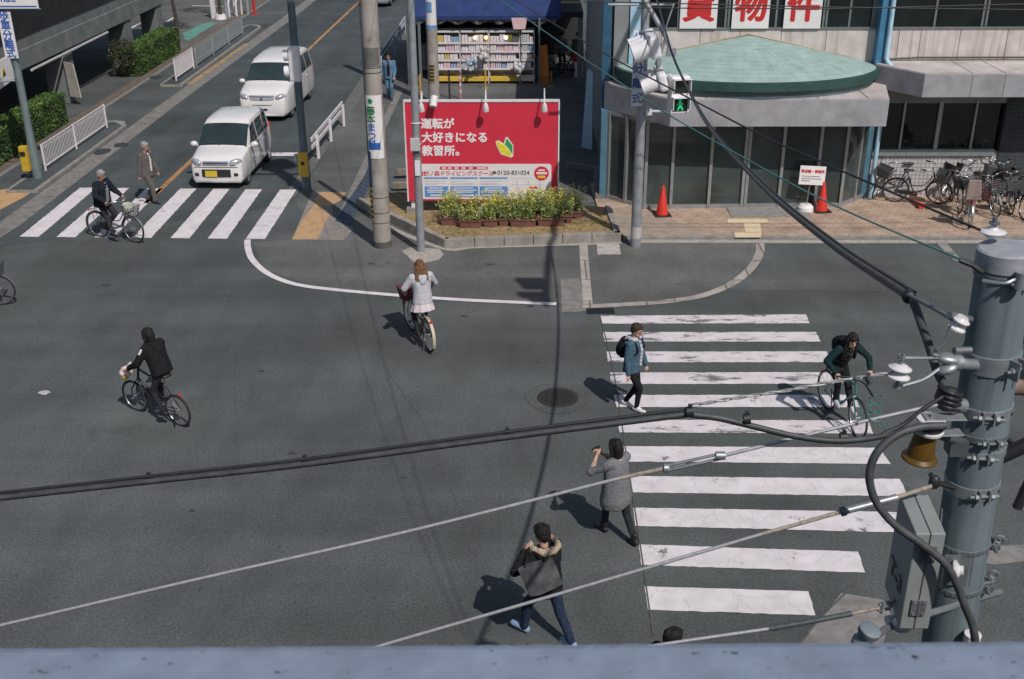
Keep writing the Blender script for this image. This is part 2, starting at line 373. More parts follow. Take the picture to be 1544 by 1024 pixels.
def pxpoly(name, px, z, m, rough=0.0):
    pts = [G(x, y) for x, y in px]
    if rough:      # hand laid paint: slightly ragged edges
        out = []
        for i, a in enumerate(pts):
            b = pts[(i+1) % len(pts)]; n = max(2, int((b-a).length/.07)); d = (b-a).normalized(); nn = V((-d.y, d.x, 0))
            for k in range(n):
                p = a.lerp(b, k/n); out.append(p + nn*rough*(mnoise.noise(p*6)*1.2+mnoise.noise(p*19))*(0 if k == 0 else 1))
        pts = out
    return poly(name, pts, z, m)
poly('side_road', [(-13.3, 24.6), (-6.5, 28.2), (-6.65, 40), (-6.5, 160), (-12.9, 160)], .004, M_asph_d)
poly('pavement', [(-6.4, 28.6), (-4.95, 24.6), (-4.9, 160), (-6.4, 160)], .0066, M_asph_l)
pxpoly('pavement', [(505, 338), (560, 318), (672, 374), (937, 366), (1146, 365), (1140, 400), (1078, 442), (980, 460), (886, 467), (845, 458), (640, 452), (470, 432), (395, 405), (382, 365), (440, 363)], .005, M_asph_l)
poly('lot', [(-4.6, 27.9), (2.05, 28.4), (1.95, 90), (-4.6, 90)], .006, M_asph_s)
# plaza in front of the rental building: raised 6 cm behind a kerb
plz = MB(); a = G(930, 357); b = G(1075, 357)
plz.prism([(2.15, 25.62), (30, 25.62), (30, 30), (1.6, 30), (1.7, 27.8)], -.05, .055)
o = plz.build('plaza_paving', M_brick); o['kind'] = 'structure'
o = MB().prism([(2.17, 25.63), (4.75, 25.63), (3.6, 26.6), (2.9, 27.35), (1.75, 27.75)], .03, .06).build('plaza_apron', M_conc_l if False else mat('worn_apron', (.34, .275, .215), .85, .22, 4, dirt=(.17, .14, .11), dscale=2, bump=.15)); o['kind'] = 'structure'
o = MB().bx(2.2, 30, 25.50, 25.618, -.05, .058).build('kerb', M_conc); o['kind'] = 'structure'
o = MB().bx(2.3, 30, 25.22, 25.45, -.05, .009).build('gutter', M_conc_l); o['kind'] = 'structure'
o = MB().bx(5.05, 7.1, 27.0, 27.85, .04, .075).build('entrance_step', mat('step_grey', (.24, .23, .215), .8, .15, 8)); o['kind'] = 'structure'
tp = MB()
for pts in ([(1097, 330), (1156, 330), (1159, 336), (1097, 336)], [(1121, 336.5), (1146, 336.5), (1148, 350), (1124, 350)], [(1107, 350.5), (1148, 350.5), (1147, 358), (1109, 358)]):
    tp.quad(*[G(x, y, .0635) for x, y in pts])
o = tp.build('tactile_paving', M_tactile_y); o['kind'] = 'structure'
# kerb stones of the rounded corner (light arc) and strips
def strip(name, px, wid, z, m, closed=False):
    pts = spline([G(x, y) for x, y in px], 8); mb = MB(); L, Rr = [], []
    for i, p in enumerate(pts):
        d = (pts[min(i+1, len(pts)-1)]-pts[max(i-1, 0)]).normalized(); nrm = V((-d.y, d.x, 0))
        L.append(p+nrm*wid/2+V((0, 0, z))); Rr.append(p-nrm*wid/2+V((0, 0, z)))
    for i in range(len(pts)-1): mb.quad(L[i], L[i+1], Rr[i+1], Rr[i])
    o = mb.build(name, m); o['kind'] = 'structure'; return o
M_kerb_arc = brickmat('kerb_arc', (.37, .335, .30), (.33, .295, .265), (.15, .135, .12), 1.2, 1.2, .02, var=.25)
strip('kerb_line', [(1146, 367), (1145, 383), (1132, 405), (1104, 428), (1060, 446), (1008, 455), (940, 460), (878, 463)], .2, .012, M_kerb_arc)
strip('kerb_line', [(879.5, 368), (881.5, 400), (884, 430), (886.5, 459)], .2, .0125, M_kerb_arc)
pxpoly('concrete_patch', [(845, 421), (874, 420), (884, 470), (847, 472)], .010, M_conc_d)
pxpoly('concrete_patch', [(900, 368.5), (934, 368.5), (936, 384), (901, 384.5)], .010, mat('inspection_lid', (.44, .40, .37), .8, .2, 14, dirt=(.2, .18, .17), dscale=6, damt=.8))
pxpoly('concrete_patch', [(606, 379), (620, 373), (662, 376), (669, 384), (662, 392), (640, 397), (622, 395), (614, 386)], .010, M_conc_l)
pxpoly('asphalt_patch', [(935, 388), (997, 388), (996, 372), (938, 372)], .009, asphalt('asphalt_patch', (.112, .112, .106), crack=False))
strip('gutter', [(560, 326), (600, 349), (671, 375.5), (720, 373), (860, 369), (937, 366)], .16, .009, M_conc_l)
# long white corner line
strip('road_marking', [(373, 362), (374, 375), (380, 391), (398, 409), (425, 423), (460, 432), (520, 439), (600, 446), (700, 453), (839, 459)], .15, .013, M_paint_new)
# crosswalk in front (stripes measured one by one), worn stripes in the distance
C1 = [((905.3, 476.8), (1215, 474.5), (1220.8, 488), (907.6, 488.6), 2), ((909.3, 501.1), (1230.3, 501.1), (1237.7, 515.6), (911.3, 515.4), 2),
      ((914.4, 530.7), (1246, 530.4), (1254, 546.6), (916.7, 546.9), 2), ((919.7, 562.4), (1262, 561.6), (1272, 579), (921.1, 579.9), 2),
      ((925.5, 596.1), (1289, 596), (1296.3, 614.6), (929.8, 614.3), 1), ((931.5, 633.5), (1309.4, 634.6), (1317, 654.4), (933.9, 652.6), 2),
      ((940, 673.2), (1324.6, 675.6), (1343.1, 700.2), (944, 696.5), 1), ((947, 718.4), (1356.6, 722.8), (1368.4, 749), (950, 743), 1),
      ((954.8, 766.2), (1366, 773), (1374, 804), (957.5, 793.5), 1), ((963.2, 821.5), (1293.6, 832.6), (1304.4, 863.9), (966.9, 852.4), 1),
      ((971.9, 884.8), (1218.8, 892.2), (1229.3, 928.6), (977, 920.2), 0)]
for q in C1:
    pxpoly('crosswalk_stripe', q[:4], .008, (M_paint_new, M_paint_mid, M_paint_old)[q[4]], .010)
C2b = [29.7, 85, 142, 199, 257, 313.3, 370.7]; C2t = [120.7, 170.4, 221, 271.7, 321.7, 370.7, 422.4]
for i in range(7):
    yb = 357.4 + i*.55; yt = 283.5 + i*.45
    pxpoly('crosswalk_stripe', [(C2t[i], yt), (C2t[i]+24.6, yt), (C2b[i]+28.7, yb+.3), (C2b[i], yb)], .009, M_paint_mid if i in (1, 2, 3, 6) else M_paint_new, .012)
poly('stop_line', [(-10.05, 33.0), (-6.95, 33.0), (-6.95, 33.4), (-10.05, 33.4)], .009, M_paint_mid)
poly('centre_line', [(-10.42, 28.3), (-10.27, 28.3), (-9.95, 70), (-9.72, 140), (-9.9, 140), (-10.1, 70)], .009, M_orange)
poly('gutter', [(-13.62, 20), (-12.98, 26.5), (-12.95, 40), (-12.7, 58), (-12.6, 100), (-13.15, 100), (-13.3, 58), (-13.55, 40)], .008, M_conc_d)
poly('gutter', [(-6.75, 29), (-6.45, 28.8), (-6.3, 60), (-6.2, 120), (-6.6, 120), (-6.9, 45)], .0075, mat('gutter_dark', (.12, .12, .115), .85, .25, 5))
poly('concrete_strip', [(-5.02, 26.2), (-4.8, 26.2), (-4.95, 42.2), (-5.2, 42.2)], .011, M_conc_d)
pxpoly('tactile_paving', [(440, 362), (489, 362), (503, 332), (497, 289.5), (471, 289.5)], .009, mat('corner_ramp', (.25, .22, .195), .85, .2, 6))
pxpoly('tactile_paving', [(440, 361.5), (478, 362), (497, 323), (477, 305), (457, 331)], .012, M_tactile)
pxpoly('tactile_paving', [(473, 302), (484, 290.5), (523, 291), (512, 304), (497, 311), (482, 311)], .0125, M_tactile)
pxpoly('corner_ramp', [(480, 362), (519, 363), (533, 345), (500, 325)], .0105, mat('corner_slab', (.235, .205, .185), .85, .2, 12, dirt=(.13, .12, .11), dscale=4))
pxpoly('tactile_paving', [(0, 317), (0, 287), (30, 282), (56, 283), (40, 296)], .011, M_tactile)
# far side pavement on the left, islands and kerbs
poly('pavement', [(-15.75, 15), (-13.6, 15), (-13.55, 40), (-13.3, 58), (-13.1, 100), (-15.75, 100)], .006, asphalt('asphalt_side', (.080, .088, .089)))
poly('concrete_strip', [(-15.55, 15), (-15.38, 15), (-15.30, 100), (-15.5, 100)], .010, M_conc_d)
poly('earth_strip', [(-15.95, 15), (-15.56, 15), (-15.51, 100), (-15.95, 100)], .0095, mat('earth_brown', (.13, .10, .075), .95, .3, 6))
M_grey_kerb = mat('kerb_island', (.26, .245, .22), .85, .25, 6, dirt=(.1, .1, .09), dscale=3, damt=.7)
for y0, y1 in ((29.2, 37.2), (43.0, 57.5)):
    pts = [(-13.62, y0), (-13.62, y1-.7), (-13.85, y1-.15), (-14.2, y1), (-14.5, y1-.1), (-14.5, y0)]
    o = MB().prism(pts, -.05, .1).build('kerb_island', M_grey_kerb); o['kind'] = 'structure'
    o = MB().quad((-13.74, y0+.02, .104), (-13.74, y1-.75, .104), (-14.2, y1-.2, .104), (-14.4, y1-.3, .104), (-14.4, y0+.02, .104)).build('island_top', M_asph_d); o['kind'] = 'structure'
poly('tactile_paving', [(-13.6, 43.5), (-13.36, 43.5), (-13.2, 52.5), (-13.45, 52.5)], .013, mat('worn_yellow', (.36, .235, .12), .85, .3, 3, dirt=(.14, .13, .12), dscale=2, damt=.9))
# parking lot beyond, green patch and white bay lines
poly('lot', [(-40, 50.5), (-15.8, 50.5), (-15.2, 120), (-40, 120)], .007, asphalt('lot_far', (.12, .118, .112)))
pxpoly('green_marking', [(276, 58), (318, 34), (326, 36), (283, 62)], .012, M_green_road)
pxpoly('green_marking', [(274, 52), (300, 38), (318, 34), (281, 57)], .0125, M_green_road)
for a_, b_ in (((197, 43), (228, 27)), ((252, 33), (262, 27)), ((290, 9), (338, 10))):
    A, B = G(*a_), G(*b_); d = (B-A).normalized(); nn = V((-d.y, d.x, 0))*.09
    poly('road_marking', [A+nn, B+nn, B-nn, A-nn], .014, M_paint_mid)
# light broken slabs lower right, near the large pole
M_slab = mat('broken_slab', (.23, .215, .20), .9, .25, 8, bump=.4, dirt=(.1, .1, .09), dscale=4, damt=.8)
pxpoly('broken_slab', [(1205, 975), (1240, 930), (1268, 895), (1330, 905), (1345, 930), (1330, 975)], .010, M_slab)
pxpoly('broken_slab', [(1490, 825), (1544, 822), (1560, 845), (1500, 853), (1482, 850)], .010, M_slab)
pxpoly('road_marking', [(1411, 366), (1426, 366), (1452, 395), (1440, 396)], .011, paint('faded_paint', (.28, .27, .255), ASPH, .9))
strip('asphalt_joint', [(905, 478), (925, 560), (945, 690), (962, 800), (985, 960)], .02, .0135, mat('joint_tar', (.085, .085, .08), .9, .3, 8))
strip('asphalt_joint', [(1290, 880), (1240, 930), (1180, 1000)], .03, .0115, mat('joint_tar', (.055, .055, .052)))
strip('asphalt_joint', [(585, 560), (612, 600), (640, 640), (660, 690), (700, 790), (712, 850)], .009, .007, MATS['joint_tar'])
# old trench repairs and stains in the junction
pxpoly('asphalt_patch', [(1010, 420), (1330, 424), (1336, 440), (1006, 437)], .0045, asphalt('asphalt_repair_pale', (.098, .105, .102), crack=False), .012)
rs = random.Random(12); M_blotch = mat('oil_and_dark_oval', (.045, .05, .05), .6, .3, 9)
for px, py, r0 in ((560, 398, .1), (585, 396, .06), (737, 399, .13), (575, 402, .05), (700, 477, .08), (160, 430, .1), (440, 684, .07), (800, 462, .1), (395, 560, .06), (610, 720, .05), (1120, 405, .06), (290, 770, .06)):
    c_ = G(px, py); o = MB().quad(*[c_+V((cos(a)*r0*rs.uniform(.6, 1.3), sin(a)*r0*rs.uniform(.35, .8), .0052)) for a in [2*pi*k/12 for k in range(12)]]).build('blotch', M_blotch); o['kind'] = 'structure'
for px, py, r0 in ((152, 229, .3), (236, 117, .3), (182, 219, .25)):  # flat dark ovals; the second stands for a pavement manhole
    c_ = G(px, py, 0); o = MB().quad(*[c_+V((cos(a)*r0*rs.uniform(.7, 1.1), sin(a)*r0*1.3*rs.uniform(.7, 1.1), .013)) for a in [2*pi*k/14 for k in range(14)]]).build('blotch', M_blotch); o['kind'] = 'structure'
c_ = G(67, 592); o = MB().quad(*[c_+V((cos(a)*.13*rs.uniform(.6, 1.2), sin(a)*.09*rs.uniform(.6, 1.2), .0052)) for a in [2*pi*k/12 for k in range(12)]]).build('blotch', mat('chalk_stain', (.45, .43, .42), .9, .4, 20)); o['kind'] = 'structure'
# manhole with its asphalt collar, drains
c = G(841, 600); mh = MB(); mh.lathe([(.001, .014), (.30, .014), (.33, .017), (.345, .017), (.36, .01), (.36, 0)], c, n=32)
for i in range(-5, 6):
    for j in range(-5, 6):
        if (i*i+j*j) < 27: mh.box(c+V((i*.052, j*.052, .0165)), (.03, .03, .008), R(45))
tag(mh.build('manhole_cover', mat('cast_iron', (.045, .04, .036), .55, .3, 25, metal=.3, bump=.3)), 'round dark iron manhole cover set in the asphalt left of the crosswalk', 'manhole cover')
mb = MB(); N = 36
for i in range(N):
    t0, t1 = 2*pi*i/N, 2*pi*(i+1)/N
    mb.quad(*[c+V((cos(t)*r, sin(t)*r, .009)) for r, t in ((.39, t0), (.58+.03*sin(3*t0), t0), (.58+.03*sin(3*t1), t1), (.39, t1))])
o = mb.build('asphalt_collar', asphalt('asphalt_collar', (.078, .084, .081), crack=False)); o['kind'] = 'structure'
mb = MB(); P = [G(884, 465.5), G(924, 465.5), G(927, 473.5), G(886, 474)]
mb.quad(*[p+V((0, 0, .012)) for p in P])
for k in range(13):
    t = k/12; a = P[0].lerp(P[1], t); b = P[3].lerp(P[2], t); mb.beam(a+V((0, 0, .016)), b+V((0, 0, .016)), .012, .012)
tag(mb.build('drain_grate', M_grate), 'dark rectangular drain grate at the kerb end above the crosswalk', 'drain grate')
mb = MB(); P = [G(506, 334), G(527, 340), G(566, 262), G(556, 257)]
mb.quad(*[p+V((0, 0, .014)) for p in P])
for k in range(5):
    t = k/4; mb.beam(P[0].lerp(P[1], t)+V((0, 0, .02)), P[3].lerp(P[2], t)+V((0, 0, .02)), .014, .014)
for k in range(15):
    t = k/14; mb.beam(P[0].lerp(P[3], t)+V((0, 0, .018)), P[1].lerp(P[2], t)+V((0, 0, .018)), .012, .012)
tag(mb.build('drain_grate', mat('shaded_grate', (.075, .095, .13), .6, .25, 9, metal=.3)), 'long steel channel grate painted in bluish shade beside the thick concrete pole', 'drain grate')  # dark blue colour stands for the shade lying over the grate
# ------------------------------------------------------------------ planter bed with kerb
kp = [G(537, 312), G(671, 375), G(936, 365), G(921, 322), G(600, 300)]
kp = [V((p.x, p.y, 0)) for p in kp]
def kerbwall(mb, pts, w, h):
    for i in range(len(pts)-1):
        a, b = pts[i], pts[i+1]; d = (b-a).normalized(); nn = V((-d.y, d.x, 0))
        n1 = max(1, int((b-a).length/.62))
        for k in range(n1):
            p, q = a.lerp(b, k/n1)+d*.006, a.lerp(b, (k+1)/n1)-d*.006
            mb.slab([p, q, q+nn*w, p+nn*w], (0, 0, h))
mb = MB(); kerbwall(mb, [kp[0]+V((0.0, 0, 0)), kp[1], kp[2], kp[3]], .16, .23)
mb.prism([kp[1]+V((-.03, .02, 0)), kp[1]+V((.1, .02, 0)), kp[1]+V((.1, .2, 0)), kp[1]+V((-.1, .15, 0))], 0, .226)
tag(mb.build('planter_kerb', M_conc, bevel=.012), 'low concrete kerb wall round the flower bed below the billboard', 'kerb')
d = V((.1, .13, 0))
poly('soil', [kp[0]+V((.05, .12, 0)), kp[1]+V((.02, .14, 0)), kp[2]+V((-.1, .14, 0)), kp[3]+V((-.1, 0, 0)), kp[4]], .17, M_dirtsand)
mb = MB(); mb.beam(G(598, 270)+V((0, 0, .2)), G(618, 268)+V((.2, 0, .2)), .14, .16); mb.beam(G(593, 288)+V((0, 0, .16)), G(618, 287)+V((.2, 0, .16)), .14, .16)
mb.beam(G(597, 300)+V((0, 0, .12)), G(616, 303)+V((.2, 0, .12)), .12, .14)
tag(mb.build('timber_edging', mat('weathered_wood', (.24, .20, .15), .85, .3, 5, bump=.3)), 'weathered timbers stacked behind the thick concrete pole beside the billboard', 'timber')
# ------------------------------------------------------------------ rental building on the right
M_wall_p = streakmat('spandrel_panel', (.56, .49, .465), (.25, .195, .165), .55, 9)
M_wall_g = mat('grey_render', (.235, .245, .25), .8, .18, 3, dirt=(.13, .14, .15), dscale=1.5, damt=.6)
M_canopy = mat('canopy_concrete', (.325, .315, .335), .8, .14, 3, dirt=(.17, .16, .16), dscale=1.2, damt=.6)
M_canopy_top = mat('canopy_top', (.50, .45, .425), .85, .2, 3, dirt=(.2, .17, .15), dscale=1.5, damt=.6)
M_copper = streakmat('roof_green', (.29, .40, .37), (.24, .35, .325), .25, 4)
M_green_d = mat('gutter_green', (.03, .075, .065), .5, .2, 4)
M_band = mat('gutter_band', (.085, .125, .14), .5, .2, 4)
M_alu = mat('aluminium', (.33, .345, .345), .45, .12, 6, metal=.5)
M_alu_d = mat('dull_aluminium', (.19, .21, .21), .5, .12, 6, metal=.4)
M_glass = mat('dark_glass', (.010, .014, .014), .06, .5, 1.2, spec=.55)
M_glass2 = mat('green_glass', (.046, .060, .058), .08, .5, .8, spec=.5)  # faint interior reflection put into the mottled colour
M_bluepaint = mat('blue_paint', (.075, .18, .25), .5, .15, 4, dirt=(.06, .13, .18), dscale=3)
M_bluepaint_l = mat('pale_blue_paint', (.36, .55, .66), .5, .12, 4)
M_bluedark = mat('deep_blue_paint', (.03, .10, .17), .5, .2, 4)
M_tile = brickmat('white_tile', (.52, .49, .48), (.47, .45, .45), (.2, .2, .2), .105, .105, .008, 0, 'XZ', 0, .12)
M_tile_d = brickmat('dark_tile', (.060, .072, .085), (.05, .06, .07), (.03, .035, .04), .105, .105, .008, 0, 'XZ', 0, .15)
M_white = mat('white_panel', (.72, .69, .68), .6, .06, 3)
M_red = mat('sign_red', (.52, .02, .02), .6, .08, 5)
M_black = mat('black_rubber', (.012, .012, .013), .6, .2, 10)
YW, YL = 29.2, 28.8
rb = thing('rental_building', 'two storey commercial building with a green half cone entrance roof and rental signs', 'building', (0, YW, 0))
def L(p): return V((p[0], p[1]-YW, p[2]))          # world -> building
def lb(x0, x1, y0, y1, z0, z1, mb=None): return (mb or MB()).bx(x0, x1, y0-YW, y1-YW, z0, z1)
mb = lb(2.02, 24, YW+.001, 43.2, 0, 5.4); mb.build('core_wall', M_wall_g, rb)
mb = MB(); xs = [2.35, 3.3, 4.28, 5.3, 6.35, 7.5, 8.78, 9.35, 9.9, 10.9, 12.1, 13.2, 14.3, 16, 18, 20, 24]
for i in range(len(xs)-1): lb(xs[i]+.008, xs[i+1]-.008, YW-.05, YW-.002, 2.95, 4.36, mb)
mb.build('spandrel', M_wall_p, rb)
lb(2.35, 24, YW-.075, YW-.003, 4.362, 4.42).build('sill', M_alu_d, rb)
for x0, x1 in ((2.5, 4.9), (4.98, 7.38), (7.46, 8.62), (9.0, 11.4), (11.5, 14.0), (14.1, 16.6), (16.7, 20)):
    wd = lb(x0, x1, YW-.035, YW-.004, 4.425, 5.5).build('window', M_glass, rb)
    xm = (x0+x1)/2
    for x in (x0, xm, x1): lb(x-.025, x+.025, YW-.06, YW-.037, 4.425, 5.5).build('mullion', M_alu_d, wd)
lb(1.9, 24, YW-.1, 43.3, 5.5, 5.9).build('parapet', M_wall_p, rb)
# rental sign panels 貸 物 件
for ch, xc in (('貸', 1052), ('物', 1130), ('件', 1208)):
    p = PY(xc, 43, YW-.09); wv = .94
    s = lb(p.x-wv/2, p.x+wv/2, YW-.12, YW-.08, p.z, p.z+1.06).build('sign_panel', M_white, rb, bevel=.004)
    text(ch, .84, M_red, s, (p.x, -.123, p.z+.52), align='CENTER', bold=.030)
# blue corner posts on the left
lb(1.78, 2.0, YW-.25, YW+.05, 0, 5.5).build('corner_post', M_bluedark, rb)
mb = lb(2.06, 2.42, YW-.30, YW-.002, 2.4, 5.5); mb.build('pilaster', M_wall_g, rb)
lb(2.45, 2.72, YW-.34, YW-.055, 3.15, 5.5).build('pilaster', M_bluepaint_l, rb)
# entrance bay canopy (chamfered plan)
can = [V((1.72, YW-.02, 0)), V((1.95, YW-.0, 0))]
fl, fr = PY(1010, 191, 26.85), PY(1336, 190, 26.85)
cp = [(1.85, YW-.36), (fl.x, 26.85), (fr.x, 26.85), (fr.x+.45, YL-.02), (fr.x+.45, YW-.08), (1.85, YW-.08)]
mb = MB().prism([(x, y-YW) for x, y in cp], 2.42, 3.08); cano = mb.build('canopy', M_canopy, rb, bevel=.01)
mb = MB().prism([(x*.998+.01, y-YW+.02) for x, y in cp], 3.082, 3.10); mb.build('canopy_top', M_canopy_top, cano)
mb = MB()
for x in (4.2, 5.6, 6.9, 8.1): lb(x-.006, x+.006, 26.87, 28.9, 3.102, 3.108, mb)
mb.build('joint', M_black, cano)
# half-cone roof
ax = PY(1128, 53, YW-.06); ex, rx_, ry_ = 5.48, 3.32, 2.34
def cone(mb, k, z, r0=1.0, n=40, dz=0, top=None):
    return [V((ex+rx_*k*cos(pi+pi*i/n), -.06+ry_*k*sin(pi+pi*i/n), z)) for i in range(n+1)]
mb = MB(); n = 44
apex = V((ax.x, -.06, ax.z))
def ring(k):
    e = cone(None, 1, 3.50, n=n); out = []
    for p in e:
        q = apex.lerp(p, k); q.z += .02*sin(pi*k); out.append(q)
    return out
K = 12; rows = [ring((i+1)/K) for i in range(K)]
mb._add([apex]+rows[0], [(0, i+1, i+2) for i in range(n)])
for i in range(K-1):
    a, b = rows[i], rows[i+1]
    lift = V((0, 0, .0018))
    for j in range(n): mb.quad(a[j]-lift*.5, b[j]+lift*.6, b[j+1]+lift*.6, a[j+1]-lift*.5)
roof = mb.build('entrance_roof', M_copper, rb, smooth=20)
mb = MB()
for i in range(0, n+1, 2):
    mb.tube([rows[k][i]+V((0, 0, .002)) for k in range(0, K)], .003, 4)
mb.build('roof_seam', M_copper, roof)
def arcband(k0, k1, z0, z1):
    a0, a1 = cone(None, k0, z0, n=n), cone(None, k1, z0, n=n); b0, b1 = cone(None, k0, z1, n=n), cone(None, k1, z1, n=n); m_ = MB()
    for j in range(n):
        m_.quad(a1[j], a1[j+1], b1[j+1], b1[j]); m_.quad(a0[j], a0[j+1], b0[j+1], b0[j]); m_.quad(b0[j], b0[j+1], b1[j+1], b1[j]); m_.quad(a0[j], a0[j+1], a1[j+1], a1[j])
    return m_
arcband(.9, 1.025, 3.28, 3.492).build('roof_gutter', M_green_d, rb, smooth=40)
arcband(.9, .985, 3.102, 3.275).build('roof_drum', M_band, rb, smooth=40)
mb = MB(); mb.tube([apex+V((0, -.01, .03))]+[V((ex+rx_*sx, -.02, 3.53)) for sx in (1.0,)], .025, 6); mb.tube([apex+V((0, -.01, .03)), V((ex-rx_, -.02, 3.53))], .025, 6)
mb.build('flashing', mat('flashing_cream', (.42, .32, .22), .7), roof)
# glazed bay below the canopy
F0, F1, B0, B1 = V((2.9, 27.72, 0)), V((8.0, 27.9, 0)), V((2.0, 28.62, 0)), V((8.85, 28.72, 0))
def glazed(a, b, posts, m_glass, name='glazing'):
    g = MB(); a, b = a-V((0, YW, 0)), b-V((0, YW, 0)); d = (b-a).normalized(); nn = V((d.y, -d.x, 0))
    g.slab([a+V((0, 0, .1)), b+V((0, 0, .1)), b+V((0, 0, 2.41)), a+V((0, 0, 2.41))], nn*-.02)
    gl = g.build(name, m_glass, rb); f = MB()
    for t in posts:
        p = a.lerp(b, t); MB().box(p+V((0, 0, 1.21))+nn*.024, (.075, .09, 2.38), atan2(d.y, d.x)).build('mullion', M_alu, gl)
    f.box((a+b)/2+V((0, 0, .1))+nn*.018, ((b-a).length, .07, .12), atan2(d.y, d.x))
    f.box((a+b)/2+V((0, 0, 2.36))+nn*.015, ((b-a).length, .06, .1), atan2(d.y, d.x))
    f.build('rail', M_alu, gl); return gl
fd = (F1-F0)
def tfx(px): return (PY(px, 310, 27.8).x-F0.x)/(F1.x-F0.x)
glazed(F0, F1, [0.0, tfx(1010), tfx(1067), tfx(1119)-.006, tfx(1119)+.012, tfx(1173), tfx(1228), 1.0], M_glass2)
glazed(B0, F0, [.02, .5], M_glass2); glazed(F1, B1, [.55, .97], M_glass2)
lb(1.78, 2.04, YW-.62, YW-.26, 0, 2.41).build('corner_post', M_bluepaint, rb)
# inside of the bay: pale back wall and floor seen dimly
# right wing: tiled wall, windows, canopy
lb(8.9, 24, YL, YW-.06, 0, 1.27).build('tiled_wall', M_tile, rb)
lb(8.9, 24, YL+.001, YW-.06, 2.55, 2.99).build('lintel', M_wall_g, rb)
lb(14.3 if False else PY(1499, 260, YL).x, 24, YL-.05, YW-.06, 0, 2.97).build('tiled_pier', M_tile_d, rb)
x0 = PY(1312, 230, YL).x; x1 = PY(1498, 230, YL).x
wd = lb(x0, x1, YL+.06, YW-.06, 1.33, 2.6).build('window', M_glass, rb)
mb = MB(); lb(x0, x1, YL-.05, YL+.06, 1.272, 1.335, mb)
for px, wv in ((1357, .05), (1411, .1), (1464, .05)):
    xx = PY(px, 215, YL).x; lb(xx-wv/2, xx+wv/2, YL-.02, YL+.058, 1.337, 2.6, mb)
mb.build('frame', M_alu, wd)
lb(x0-.05, x1, YL-.07, YL-.002, 1.17, 1.268).build('window_sill', mat('sill_grey', (.2, .22, .23), .6), rb)
cl = PY(1395, 113, 27.5).x
cp2 = [(cl, 27.5), (24, 27.5), (24, YW-.06), (8.75, YW-.06), (8.75, 28.7)]
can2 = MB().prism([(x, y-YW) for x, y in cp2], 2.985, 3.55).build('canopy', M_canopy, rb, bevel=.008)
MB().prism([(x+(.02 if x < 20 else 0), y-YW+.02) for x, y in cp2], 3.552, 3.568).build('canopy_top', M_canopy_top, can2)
mb = MB()
for x in (10.75, 11.55, 12.7, 13.9): lb(x-.006, x+.006, 27.495, 27.499, 2.99, 3.545, mb); lb(x-.006, x+.006, 27.52, 29.1, 3.57, 3.575, mb)
mb.build('joint', mat('joint_grey', (.12, .11, .11), .8), can2)
mb = MB(); mb.tube([(8.8, -.10, 3.60), (9.9, -.10, 3.66), (24, -.10, 3.66)], .02, 6)
mb.build('conduit', M_black, rb)
# drainpipe between the two canopies
mb = lb(8.74, 9.02, YW-.36, YW-.052, 3.48, 5.5); mb.build('pilaster', mat('mid_blue_paint', (.055, .19, .33), .5, .15, 4), rb)
p0 = V((8.98, -.42, 5.5)); mb = MB(); mb.tube([p0, (8.98, -.42, 3.72), (9.02, -.46, 3.62), (9.1, -.6, 3.52), (9.1, -.62, 3.3)], .06, 10); mb.box((9.08, -.62, 3.12), (.28, .24, .32))
q = PY(1308, 195, 28.35); q2 = PY(1299, 296, 28.6)
mb.tube([(8.98, 28.55-YW, 2.9), (8.98, 28.55-YW, .06)], .06, 10)
mb.build('drainpipe', M_bluepaint_l, rb, smooth=40)
lb(8.72, 8.9, 28.62, 28.9, .06, 2.42).build('corner_post', M_bluepaint, rb)
# low kerbs, leaning board in the alley left of the building
mb = MB(); a, b, c_ = G(853, 251), G(893, 257), G(902, 303)
mb.slab([a, b, b+V((.02, -.16, 0)), a+V((.02, -.16, 0))], (0, 0, .16)); mb.slab([b+V((.025, 0, 0)), b+V((.2, 0, 0)), c_+V((.12, 0, 0)), c_+V((-.08, 0, 0))], (0, 0, .17))
tag(mb.build('alley_kerb', M_conc_d, bevel=.01), 'bent concrete kerb edging the shaded alley beside the rental building', 'kerb')
bd = thing('leaning_board', 'tall narrow pale blue board standing in the dark alley', 'board', G(886, 226))
MB().slab([(-.18, .25, .02), (.12, -.1, .02), (.10, -.08, 2.4), (-.06, .18, 2.45)], (.03, .03, 0)).build('panel', M_bluepaint_l, bd)
# ------------------------------------------------------------------ shop at the back
YS = 43.6
YA = 43.25     # front edge of the awning
sh = thing('shop_building', 'open fronted shop under a dark blue awning behind the billboard', 'building', (-1.4, YS, 0))
def sb(x0, x1, y0, y1, z0, z1, mb=None): return (mb or MB()).bx(x0+1.4, x1+1.4, y0-YS, y1-YS, z0, z1)
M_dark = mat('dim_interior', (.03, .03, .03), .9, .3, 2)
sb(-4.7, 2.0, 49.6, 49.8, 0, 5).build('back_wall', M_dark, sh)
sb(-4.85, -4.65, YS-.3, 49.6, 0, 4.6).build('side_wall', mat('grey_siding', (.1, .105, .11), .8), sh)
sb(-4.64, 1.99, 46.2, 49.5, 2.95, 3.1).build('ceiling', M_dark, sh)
zb, X0, X1, X2 = PY(750, 29, YA).z, PY(628, 28, YA).x-.3, PY(846, 28, YA).x, 1.9
M_awn = mat('awning_blue', (.013, .033, .125), .75, .2, 3, bump=.2, bscale=5)
mb = MB(); xs = [X0+(X1-X0)*i/14 for i in range(15)]
for i in range(14):
    for k in range(8):
        def P_(i_, k_): return V((xs[i_]+1.4, YA-YS+k_*.55, zb+.10+k_*.33+.03*sin(i_*2.1+k_)*.6))
        mb.quad(P_(i, k), P_(i+1, k), P_(i+1, k+1), P_(i, k+1))
mb.build('awning', M_awn, sh, smooth=60)
mb = MB()
